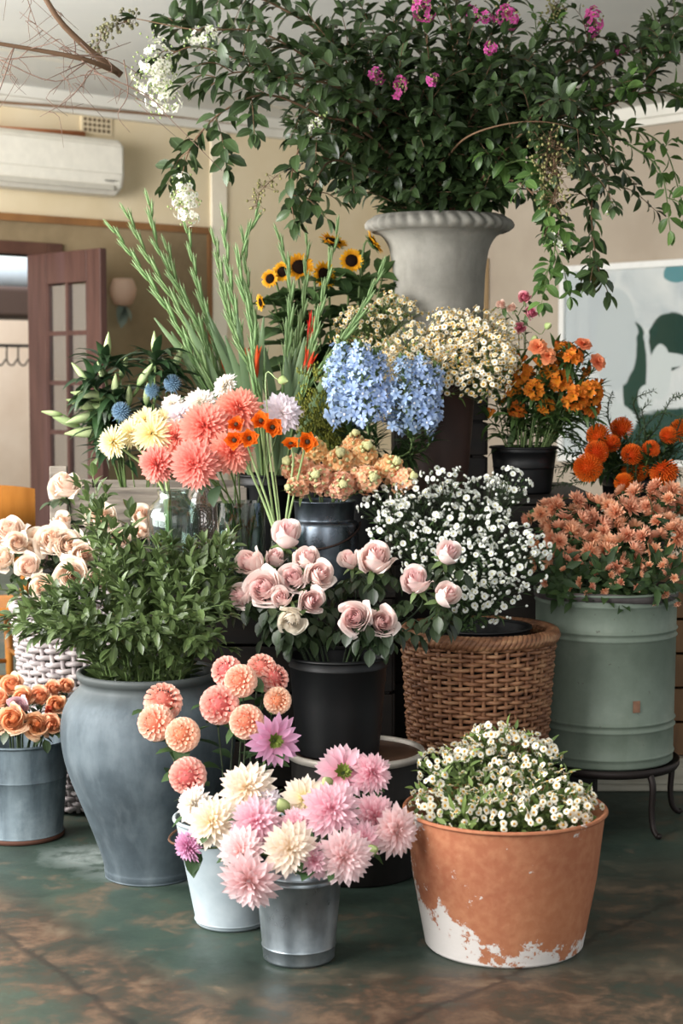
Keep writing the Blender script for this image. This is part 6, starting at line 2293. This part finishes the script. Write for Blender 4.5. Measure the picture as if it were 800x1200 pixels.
def put_spray(proto, name, label, cat, group, top, axis, height, sc, headname):
    st, lf, heads = proto
    axis = nrm(np.asarray(axis, float))
    root = thing(name, label, cat, group=group)
    root.matrix_basis = MAT(np.asarray(top) - axis * height * sc, axis, R.random() * 6.28, sc)
    link('stem', st, root); link('foliage', lf, root)
    for me, mx in heads:
        hd_ = link(headname, me, root, None, mx)
        for sn, sm in SUB.get(me.name, ()):
            link(sn, sm, hd_)
    return root


# feverfew in the terracotta pot
pro = [spray_proto(16, .062, .24, .0118, [H['daisy', 0], H['daisy', 1]], 'leaf_fine', 34, .04, .013) for _ in range(4)]
pc = np.array([*VS['terra'].c, VS['terra'].z1])
pro_g = [spray_proto(4, .058, .24, .0105, [H['daisy', 0], H['daisy_cream', 1]], 'leaf_fine', 46, .045, .014, buds=5) for _ in range(2)]
spots = [(600, 848), (575, 842), (645, 866), (530, 868), (488, 932), (500, 880), (698, 940), (580, 850), (630, 858), (560, 848), (655, 890), (685, 915), (495, 905), (520, 885), (545, 905), (510, 935), (540, 940), (570, 905), (560, 868), (595, 862), (525, 960), (555, 930), (578, 935), (600, 895), (625, 880), (640, 905), (620, 925), (655, 925), (640, 945), (670, 945), (690, 938), (600, 945), (590, 880), (492, 938), (665, 910), (688, 952), (540, 870), (610, 910)]
for i, (px, py) in enumerate(spots):
    # the crown is a low dome over the pot
    nx = (px - 592) / 118.0
    k = (960 - py) / 100.0
    yoff = -.19 + .36 * min(1, max(0, k)) if k > 0 else -.2
    top = pt(px, py, pc[1] + yoff * math.sqrt(max(.05, 1 - nx * nx * .8)))
    ax = nrm(np.array([nx * .75, -.55 + .5 * k, .45 + .55 * k]))
    put_spray(pro_g[i % 2] if i in (9, 10, 13, 14, 19, 20, 25) else pro[i % 4], 'feverfew_sprig', 'white feverfew sprig in the low mound filling the terracotta pot', 'feverfew', 'feverfew sprigs in the terracotta pot', top, ax, .24, R.uniform(.85, 1.0), 'flower_head')

# chamomile in the brown pot (right) and the looser bunch at left
pro = [spray_proto(25, .070, .26, .0110, [H['daisy_cream', 0], H['daisy_cream', 1], H['daisy', 0]], 'leaf_fine', 26, .04, .008) for _ in range(4)]
spots = [(455, 395), (475, 380), (450, 415), (480, 405), (505, 385), (500, 412), (525, 370), (530, 398), (520, 425), (545, 425), (550, 385), (570, 405), (565, 370), (590, 390), (595, 412), (575, 430), (545, 360), (520, 358), (602, 375), (470, 430), (495, 432), (550, 408), (580, 362), (505, 402), (465, 410), (488, 392), (512, 375), (538, 388), (556, 395), (583, 398), (603, 398), (535, 412), (560, 420), (480, 420), (530, 365), (555, 372), (508, 432), (600, 428), (588, 440), (562, 444), (606, 412), (535, 438), (515, 392), (575, 375), (548, 378)]
for i, (px, py) in enumerate(spots):
    nx = (px - 525) / 90.0
    k = (440 - py) / 80.0
    top = pt(px, py, 5.72 - .2 + .3 * max(0, k) * (1 - .2 * abs(nx)) + .05 * abs(nx))
    ax = nrm(np.array([nx * .8, -.6 + .5 * k, .3 + .6 * k]))
    put_spray(pro[i % 4], 'chamomile_spray', 'cream chamomile spray in the dense mound above the dark brown pot', 'chamomile', 'chamomile sprays above the brown pot', top, ax, .26, R.uniform(.85, 1.0), 'flower_head')
pro = [spray_proto(19, .066, .26, .0100, [H['daisy_cream', 0], H['daisy_cream', 1]], 'leaf_fine', 40, .045, .007, buds=6) for _ in range(3)]
spots = [(398, 380), (412, 365), (405, 398), (428, 352), (432, 372), (450, 345), (452, 362), (470, 342), (472, 358), (425, 392), (400, 362), (488, 352), (440, 390)]
for i, (px, py) in enumerate(spots):
    nx = (px - 440) / 55.0
    k = (400 - py) / 60.0
    top = pt(px, py, 5.8 + .12 * k)
    put_spray(pro[i % 3], 'chamomile_spray', 'yellowish small flowered chamomile spray in the loose bunch left of the mound', 'chamomile', 'loose chamomile sprays left below the stone urn', top, nrm(np.array([nx * .6, -.4 + .4 * k, .7])), .26, R.uniform(.85, 1.0), 'flower_head')

# white asters in the wicker basket
pro = [spray_proto(12, .085, .34, .0125, [H['aster', 0], H['aster', 1]], 'leaf_fine_dk', 58, .035, .008, 'stem_dark', buds=14) for _ in range(5)]
spots = [(440, 600), (470, 580), (500, 570), (465, 615), (495, 605), (525, 585), (550, 570), (525, 615), (555, 600), (580, 580), (595, 605), (570, 630), (540, 640), (600, 640), (625, 620), (560, 665), (590, 670), (510, 640), (625, 655), (640, 630), (540, 690), (570, 695), (605, 690), (530, 555), (600, 560), (485, 640), (450, 585), (575, 555), (550, 620)]
for i, (px, py) in enumerate(spots):
    nx = (px - 545) / 105.0
    k = (700 - py) / 150.0
    top = pt(px, py, 5.05 - .17 + .36 * max(0, k) ** 1.2)
    ax = nrm(np.array([nx * .75, -.55 + .55 * k, .35 + .6 * k]))
    put_spray(pro[i % 5], 'aster_spray', 'airy white aster spray in the bunch over the brown wicker basket', 'aster', 'white aster sprays in the wicker basket', top, ax, .34, R.uniform(.85, 1.0), 'flower_head')
for (px, py), label in (((517, 542), 'tallest white aster spray rising above the bunch'), ((475, 560), 'white aster spray in front of the peach stock at the left'), ((605, 545), 'white aster spray standing up before the alstroemeria bucket'), ((432, 575), 'white aster spray furthest left over the steel pail')):
    put_spray(pro[R.randrange(5)], 'aster_spray', label, 'aster', None, pt(px, py, 5.15), nrm(np.array([(px - 545) / 200, -.1, .9])), .34, .8, 'flower_head')

# peach chrysanthemums in the green drum
def mum_proto(n):
    return spray_proto(n, .075, .26, .034, [H['mum_peach', 0], H['mum_peach', 1]], 'leaf_dahlia', 24, .06, .03)


pro = [mum_proto(6) for _ in range(4)]
spots = [(630, 590), (660, 580), (690, 590), (650, 610), (680, 615), (710, 600), (740, 590), (770, 590), (720, 625), (750, 618), (790, 610), (775, 630), (800, 585), (640, 630), (700, 645), (735, 650), (812, 625), (760, 570), (795, 575), (675, 640), (715, 580), (660, 630)]
for i, (px, py) in enumerate(spots):
    nx = (px - 712) / 105.0
    k = (665 - py) / 95.0
    top = pt(px, py, 5.3 - .18 + .36 * k)
    put_spray(pro[i % 4], 'chrysanthemum_spray', 'peach chrysanthemum spray in the dense bunch above the green drum', 'chrysanthemum', 'peach chrysanthemum sprays in the green drum', top, nrm(np.array([nx * .7, -.5 + .5 * k, .35 + .6 * k])), .26, R.uniform(.9, 1.05), 'flower_head')
pro2 = [spray_proto(4, .09, .26, .017, [H['mum_peach', 0], H['mum_peach', 1]], 'leaf_fine_dk', 60, .055, .026, 'stem_dark') for _ in range(2)]
for i, px in enumerate((640, 662, 685, 708, 730, 752, 775, 798)):
    top = pt(px, 668 + (i % 3) * 6, 5.1)
    put_spray(pro2[i % 2], 'chrysanthemum_spray', 'small flowered dark leaved chrysanthemum spray hanging just above the drum rim', 'chrysanthemum', 'low chrysanthemum sprays along the drum rim', top, nrm(np.array([(px - 715) / 160, -.75, .45])), .26, .95, 'flower_head')

# ================================================================ GREENERY IN THE GREY URN
cu = VS['urn'].c
zu = VS['urn'].z1
ends = [(2, 690), (22, 722), (45, 715), (118, 640), (115, 600), (108, 555), (140, 640), (148, 632), (165, 650), (185, 640), (205, 655), (222, 645), (238, 655), (255, 640), (262, 665), (272, 690), (262, 720), (250, 745), (230, 690), (200, 690), (170, 690), (140, 690), (110, 690), (80, 700), (60, 730), (85, 755), (40, 745), (120, 740), (150, 745), (185, 745), (215, 740), (190, 665), (128, 665), (246, 640), (268, 640), (100, 720), (165, 720), (205, 720), (240, 720), (152, 600), (70, 745), (15, 735), (130, 760), (200, 768), (235, 765)]
for i, (px, py) in enumerate(ends):
    k = (790 - py) / 170.0
    Y = cu[1] - .20 + .42 * max(0, k) ** .8 + R.uniform(-.06, .06)
    if py > 735:
        Y = cu[1] - .2
    e = pt(px, py, Y)
    a = R.random() * 6.28
    b = np.array([cu[0] + .05 * math.cos(a), cu[1] + .05 * math.sin(a), .08])
    dv = e[:2] - cu
    L2 = np.linalg.norm(dv)
    m = np.array([*(cu + dv / (L2 + 1e-6) * min(.14, L2 * .5)), zu])
    mid = (m + e) / 2 + np.array([0, 0, .05 if py < 720 else .06])
    path = bez([b, m, mid, e], 26)
    label, grp = 'leafy green sprig in the thick mass of greenery over the grey urn', 'green sprigs in the grey urn'
    if (px, py) == (108, 555):
        label, grp = 'tallest leafy green sprig standing up in front of the grey crate', None
    if (px, py) == (2, 690):
        label, grp = 'leafy green sprig stretching to the left edge over the wicker basket', None
    if (px, py) == (200, 768):
        label, grp = 'low leafy sprig with a leaf hanging over the grey urn rim', None
    r = thing('green_sprig', label, 'greenery', b, grp)
    mb = MB(); mb.tube(path - b, np.linspace(.0035, .0012, 26), 5)
    lf = MB()
    leafy(lf, path - b, .028, .068, .029, .46, 1, .8, 'ell', -.45, .4, True, .2, .3, .25, True, 0, 5)
    for k in range(3):
        j = R.randrange(13, 22)
        T = nrm(path[j + 1] - path[j])
        q = path[j] + T * .06 + np.array([R.uniform(-.07, .07), R.uniform(-.07, .03), R.uniform(-.01, .06)])
        tw = bez([path[j], (path[j] + q) / 2 + np.array([0, 0, .008]), q], 7)
        mb.tube(tw - b, .0011, 4)
        leafy(lf, tw - b, .024, .052, .022, .2, 1, .8, 'ell', -.45, .4, True, .2, .3, .2, True, 0, 5)
    mb.obj('stem', [M['stem']], r)
    lf.obj('leaves', [M['leaf_shrub']], r)
# ================================================================ THE BIG ARRANGEMENT IN THE STONE URN
us = VS['stone'].c
uz = VS['stone'].z1


def panicle(mb, path, n, rad0, mats, fl=.016, taper=.4, buds=0):
    """crumpled small flowers massed along a path; mats (petal index, bud index)"""
    p_ = np.asarray(path)
    for i in range(n):
        u = R.random()
        f = u * (len(p_) - 1)
        j = min(int(f), len(p_) - 2)
        c = p_[j] + (p_[j + 1] - p_[j]) * (f - j)
        rr = rad0 * (1 - taper * abs(2 * u - .9))
        d = rand_dir()
        floret(mb, c + d * rr * R.uniform(.55, 1.0), d, fl * R.uniform(.7, 1.15), 5, mats[0], mats[1], .95, .5, -.5, 'obov', .3, 3)
    for i in range(buds):
        u = R.random()
        f = u * (len(p_) - 1)
        j = min(int(f), len(p_) - 2)
        c = p_[j] + rand_dir() * rad0 * R.uniform(.5, 1.05)
        mb.sphere(c, (.0045,) * 3, 3, 5, mats[1], None, R.random())


def berries(mb, path, n, rad0, r0=.006):
    p_ = np.asarray(path)
    for i in range(n):
        f = R.random() * (len(p_) - 1)
        j = min(int(f), len(p_) - 2)
        base = p_[j] + (p_[j + 1] - p_[j]) * (f - j)
        c = base + rand_dir() * rad0 * R.uniform(.4, 1)
        mb.tube([base, (base + c) / 2 + np.array([0, 0, .003]), c], .0007, 3, 1, .5, False)
        mb.sphere(c, (r0, r0, r0 * 1.1), 4, 6, 0, None, R.random())


def top_branch(label, group, pts, leafL=.075, sp=.03, twigs=5, start=.3, end=1.0, light=False, extra=None, twig_len=.22, bare=False, tup=.05, r0=.007, leaf_kind='ell', wl=.5, opp=True):
    """pts: (px, py, dY) from just above the urn to the tip"""
    a = R.random() * 6.28
    b = np.array([us[0] + .06 * math.cos(a), us[1] + .06 * math.sin(a), uz - .3])
    q = [pt(x, y, us[1] + dy) for x, y, dy in pts]
    dv = q[0][:2] - us
    m = np.array([*(us + dv * min(1, .14 / (np.linalg.norm(dv) + 1e-6))), uz - .01])
    path = bez([b, m] + q, 44)
    r = thing('myrtle_branch', label, 'branch', b, group)
    st, lf, bl = MB(), MB(), MB()
    st.tube(path - b, np.linspace(r0, .0016, 44), 6, 0)
    L = np.linalg.norm(np.diff(path, axis=0), axis=1).sum()
    if not bare:
        leafy(lf, path - b, sp, leafL, leafL * wl, start, end, .85, leaf_kind, -.6, .35, opp, .2, .35, .25, True, 0, 5)
    for k in range(twigs):
        u = start + (1 - start) * (k + R.random()) / twigs * .92
        j = min(int(u * 43), 42)
        T = nrm(path[j + 1] - path[j])
        d = nrm(T * .7 + rand_dir() * .9 + np.array([0, -.15, tup]))
        Lt = twig_len * R.uniform(.6, 1.2)
        e = path[j] + d * Lt + np.array([0, 0, -.02])
        if np.linalg.norm(e[:2] - us) < .36 and e[2] < uz + .05:
            e[2] = uz + R.uniform(.05, .14)
        tw = bez([path[j], path[j] + d * Lt * .5 + np.array([0, 0, .012]), e], 10)
        st.tube(tw - b, np.linspace(.0022, .001, 10), 4, 0)
        leafy(lf, tw - b, sp, leafL * .92, leafL * wl * .92, .12, 1, .85, leaf_kind, -.6, .35, opp, .2, .35, .3, True, 0, 5)
    st.obj('stem', [M['twig'] if not light else M['stem']], r)
    if lf.n:
        lf.obj('leaves', [M['leaf_myrtle_lt'] if light else M['leaf_myrtle']], r)
    for kind, ps, n, rr in (extra or ()):
        q_ = bez([pt(x, y, us[1] + dy) for x, y, dy in ps], 10) - b
        mb = MB()
        if kind in ('white', 'pink'):
            panicle(mb, q_, n, rr, (0, 1), .0125 if kind == 'white' else .015, buds=n)
            mb.tube(q_, .0015, 4, 1)
            mb.obj('blossom', [M['cm_white'] if kind == 'white' else M['cm_pink'], M['bud_green'] if kind == 'white' else M['seed']], r)
        elif kind == 'berry':
            berries(mb, q_, n, rr)
            mb.tube(q_, .0012, 4, 1)
            mb.obj('berries', [M['berry'], M['twig']], r)
        else:
            berries(mb, q_, n, rr, .0045)
            mb.tube(q_, .0012, 4, 1)
            mb.obj('seed_head', [M['seed'], M['twig']], r)
    return r


# left hand branches
top_branch('leafy branch reaching furthest left with brown berries at its tip', None, [(470, 180, -.1), (400, 100, -.2), (310, 40, -.3), (230, 35, -.35), (160, 22, -.35)], .084, .034, 9, .33, .93, extra=[('berry', ((160, 20, -.35), (128, 35, -.35), (108, 62, -.35)), 80, .045)], twig_len=.16)
top_branch('branch ending in the large white blossom panicle at upper left', None, [(460, 180, -.15), (390, 120, -.3), (310, 85, -.4), (235, 55, -.45), (190, 68, -.45)], .082, .034, 8, .33, .9, extra=[('white', ((185, 62, -.45), (180, 90, -.45), (198, 128, -.45)), 170, .088), ('white', ((225, 48, -.42), (245, 42, -.42), (250, 60, -.42)), 36, .045)], twig_len=.16)
top_branch('leafy branch hanging at left with a small white panicle below it', None, [(470, 190, -.2), (400, 150, -.4), (320, 112, -.5), (262, 130, -.55), (225, 170, -.55), (213, 205, -.55)], .088, .034, 7, .36, 1, extra=[('white', ((213, 212, -.55), (217, 238, -.55), (223, 258, -.55)), 75, .055)], twig_len=.14)
top_branch('leafy branch bending down left of the urn with pale blossom', None, [(470, 200, -.2), (420, 150, -.4), (375, 140, -.5), (350, 175, -.55), (340, 220, -.55), (345, 262, -.55)], .08, .034, 5, .4, 1, extra=[('white', ((378, 140, -.52), (368, 160, -.52)), 30, .04), ('seed', ((325, 205, -.5), (305, 225, -.5), (300, 245, -.5)), 40, .04)], twig_len=.15)
top_branch('drooping branch low at the left of the stone urn', None, [(470, 215, -.15), (420, 195, -.35), (385, 190, -.45), (365, 225, -.5), (352, 258, -.5)], .075, .034, 5, .35, 1, twig_len=.16)
top_branch('leafy branch high at the upper left beside the ceiling', None, [(470, 160, 0), (400, 60, 0), (330, 10, -.1), (270, -10, -.1), (225, 0, -.15)], .082, .034, 10, .3, 1, twig_len=.22)
top_branch('leafy branch over the left middle with big dark leaves', None, [(470, 170, -.25), (400, 105, -.5), (330, 90, -.6), (275, 85, -.65), (240, 105, -.65)], .09, .034, 8, .33, 1, twig_len=.18)

# bulk above the urn
bulk = [(430, 150, -.35), (470, 120, -.4), (520, 130, -.45), (560, 120, -.42), (600, 110, -.35), (450, 60, -.2), (500, 40, -.25), (550, 50, -.25), (600, 40, -.2), (640, 70, -.2), (400, 90, -.15), (380, 40, 0), (420, 0, .1), (480, -30, .1), (540, -40, .1), (600, -20, .1), (650, 20, .1), (360, 120, 0), (640, 130, -.3), (660, 110, 0), (430, 165, -.3), (480, 160, -.35), (540, 160, -.35), (590, 155, -.3), (400, 160, .1), (500, 110, .25), (570, 100, .25), (450, 120, .25), (400, 195, -.15), (620, 170, -.1), (505, 80, -.45), (455, 95, -.42), (575, 75, -.38), (400, 205, -.1), (350, 60, -.3), (680, 60, .0), (345, 150, -.2), (370, 175, -.05), (520, 95, -.1), (470, 70, 0), (610, 80, 0), (560, 140, 0), (430, 110, 0), (500, 170, -.1), (585, 130, -.15), (390, 130, -.35), (540, 20, -.3), (460, 20, -.15), (650, 100, -.1), (640, 150, -.05), (360, 15, -.2)]
for i, (x, y, dy) in enumerate(bulk):
    mx, my = 513 + (x - 513) * .45, 245 + (y - 245) * .5
    ex = None
    lab, grp = 'dark leafy myrtle branch in the thick crown above the stone urn', 'dark leafy branches above the stone urn'
    spec_ = {5: (('pink', ((492, 5, -.3), (500, 18, -.3)), 26, .05), 'leafy branch with the magenta blossom nearest the top left of the crown'),
             8: (('pink', ((590, 12, -.3), (597, 26, -.3)), 26, .045), 'leafy branch with the magenta blossom at the top right of the crown'),
             7: (('pink', ((550, 14, -.3), (570, 20, -.3)), 22, .035), 'leafy branch with small magenta blossoms in the top middle'),
             30: (('pink', ((470, 95, -.48), (465, 108, -.48)), 14, .03), 'leafy branch with a faint magenta blossom in the middle of the crown'),
             31: (('pink', ((438, 84, -.46), (444, 92, -.46)), 12, .025), 'leafy branch with a reddish blossom tip at left of the crown'),
             32: (('pink', ((574, 52, -.42), (574, 60, -.42)), 10, .02), 'leafy branch with a tiny magenta tip under the top right blossom'),
             0: (('pink', ((505, 92, -.5), (510, 96, -.5)), 10, .022), 'leafy branch low in the crown crossing a magenta fleck')}
    if i in spec_:
        ex, lab = [spec_[i][0]], spec_[i][1]
        grp = None
    top_branch(lab, grp, [(mx, my, dy * .5), (x, y, dy)], .084, .033, 9, .36, 1, extra=ex, twig_len=.2 if y < 140 else .13, tup=.05 if y < 140 else .7)

# upper right, right and drooping branches
top_branch('thick branch crossing to the right edge with leafy twigs', None, [(580, 175, -.15), (650, 140, -.25), (725, 118, -.3), (770, 80, -.3), (800, 50, -.3)], .08, .032, 10, .4, 1, twig_len=.22, r0=.010)
top_branch('leafy branch at the upper right corner', None, [(590, 160, 0), (680, 90, 0), (750, 50, 0), (800, 10, 0)], .075, .032, 9, .35, 1, twig_len=.2)
top_branch('leafy branch at the right edge below the corner one', None, [(590, 170, -.1), (680, 130, -.2), (760, 110, -.25), (815, 105, -.25)], .08, .034, 8, .4, 1, twig_len=.2, light=True)
top_branch('magenta blossom branch standing free at the upper right', None, [(570, 150, 0), (640, 90, 0), (680, 60, 0), (692, 40, 0)], .06, .04, 5, .45, .9, extra=[('pink', ((694, 38, 0), (697, 25, 0), (692, 14, 0)), 34, .04), ('pink', ((725, 56, 0), (728, 58, 0)), 8, .015)], twig_len=.14)
top_branch('light green branch at the top between the crown and the magenta blossom', None, [(560, 150, .05), (610, 80, .05), (640, 30, .05), (665, -10, .05)], .045, .03, 8, .4, 1, light=True, twig_len=.16, extra=[('seed', ((640, 30, .05), (655, 0, .05)), 40, .05)])
top_branch('long drooping branch hanging right of the urn to the picture frame', None, [(590, 190, -.25), (650, 165, -.4), (690, 200, -.45), (693, 260, -.48), (700, 310, -.5), (713, 345, -.5)], .075, .034, 8, .4, 1, twig_len=.15)
top_branch('drooping leafy branch close to the right side of the urn', None, [(580, 200, -.3), (625, 190, -.45), (640, 240, -.5), (650, 290, -.52), (635, 330, -.52)], .07, .032, 7, .35, 1, twig_len=.15, light=True, extra=[('white', ((648, 275, -.52), (660, 288, -.52)), 16, .03)])
top_branch('branch with hanging seed heads right of the urn', None, [(530, 200, .0), (590, 150, -.2), (640, 150, -.5), (650, 205, -.55)], .06, .036, 4, .6, .9, twig_len=.14, extra=[('seed', ((640, 160, -.55), (652, 200, -.55), (648, 240, -.55)), 170, .085), ('white', ((712, 248, -.5), (716, 240, -.5)), 10, .02)])
top_branch('thin sprig arching down near the right edge', None, [(600, 170, -.2), (690, 150, -.35), (745, 175, -.4), (775, 205, -.42), (785, 270, -.42)], .07, .045, 2, .55, 1, light=True, twig_len=.12)
top_branch('thin sprig hanging at the right edge', None, [(620, 160, -.1), (720, 150, -.2), (775, 170, -.25), (800, 240, -.25)], .065, .045, 2, .6, 1, light=True, twig_len=.1)
top_branch('leafy branch filling between the crown and the drooping branches', None, [(580, 190, -.3), (630, 140, -.45), (665, 120, -.5), (680, 160, -.52)], .08, .03, 9, .4, 1, twig_len=.2)
top_branch('leafy branch low right of the crown over the urn rim', None, [(570, 215, -.2), (610, 215, -.35), (640, 250, -.4), (662, 290, -.42)], .065, .03, 7, .3, 1, twig_len=.14)
top_branch('pale bare branch curving across the front of the crown', None, [(516, 215, .05), (522, 190, -.2), (545, 162, -.50), (590, 146, -.56), (640, 143, -.56), (690, 155, -.5)], .06, .05, 1, .85, 1, twig_len=.1, r0=.006)
top_branch('leafy branch behind the crown on the right', None, [(570, 170, .2), (650, 100, .3), (720, 90, .3)], .075, .03, 9, .35, 1, twig_len=.22)
top_branch('leafy branch hanging in the right middle below the thick branch', None, [(590, 180, -.1), (660, 170, -.2), (705, 185, -.25), (715, 235, -.28)], .07, .032, 7, .4, 1, twig_len=.15)
top_branch('leafy branch at the far upper right behind the others', None, [(600, 150, .25), (700, 75, .2), (770, 45, .2), (820, 20, .2)], .075, .03, 9, .35, 1, twig_len=.22)

# ================================================================ LIGHT
world = bpy.data.worlds.new('daylight')
scene.world = world
world.use_nodes = True
bg = world.node_tree.nodes['Background']
bg.inputs[0].default_value = (.93, .97, 1.0, 1)
bg.inputs[1].default_value = WORLD_E if 'WORLD_E' in globals() else .85


def area(name, loc, target, w, h, power, color):
    d = bpy.data.lights.new(name, 'AREA')
    d.shape = 'RECTANGLE'; d.size = w; d.size_y = h; d.energy = power; d.color = color
    o = bpy.data.objects.new(name, d); COL.objects.link(o)
    o.location = loc
    o.rotation_euler = (Vector(target) - Vector(loc)).to_track_quat('-Z', 'Y').to_euler()
    return o


area('window_light_left', (-3.4, 2.6, 2.0), (0, 5.2, .9), 3.2, 1.9, 380, (1, .98, .95))
area('window_light_front', (.6, -1.4, 2.0), (.3, 5, 1.0), 2.6, 1.8, 80, (1, .98, .96))
area('back_wall_fill', (-3.6, 5.6, 1.9), (1.0, 9.6, 2.0), 2.6, 1.8, 240, (1, .98, .95))  # added fill lamp that brightens the back walls, not a known window
area('outside_daylight', tuple(outp(-20, 300, 1.4) + Vector((0, 0, 1.6))), tuple(outp(-20, 500, 1.8)), 2.0, 2.0, 220, (1, .98, .95))

scene.view_settings.view_transform = 'Standard'
scene.view_settings.look = 'None'
scene.view_settings.gamma = 1.0
scene.view_settings.use_curve_mapping = False
scene.view_settings.exposure = 0.0
scene.cycles.use_denoising = True
scene.cycles.max_bounces = 10
scene.cycles.transparent_max_bounces = 16
scene.cycles.caustics_reflective = False
scene.cycles.caustics_refractive = False
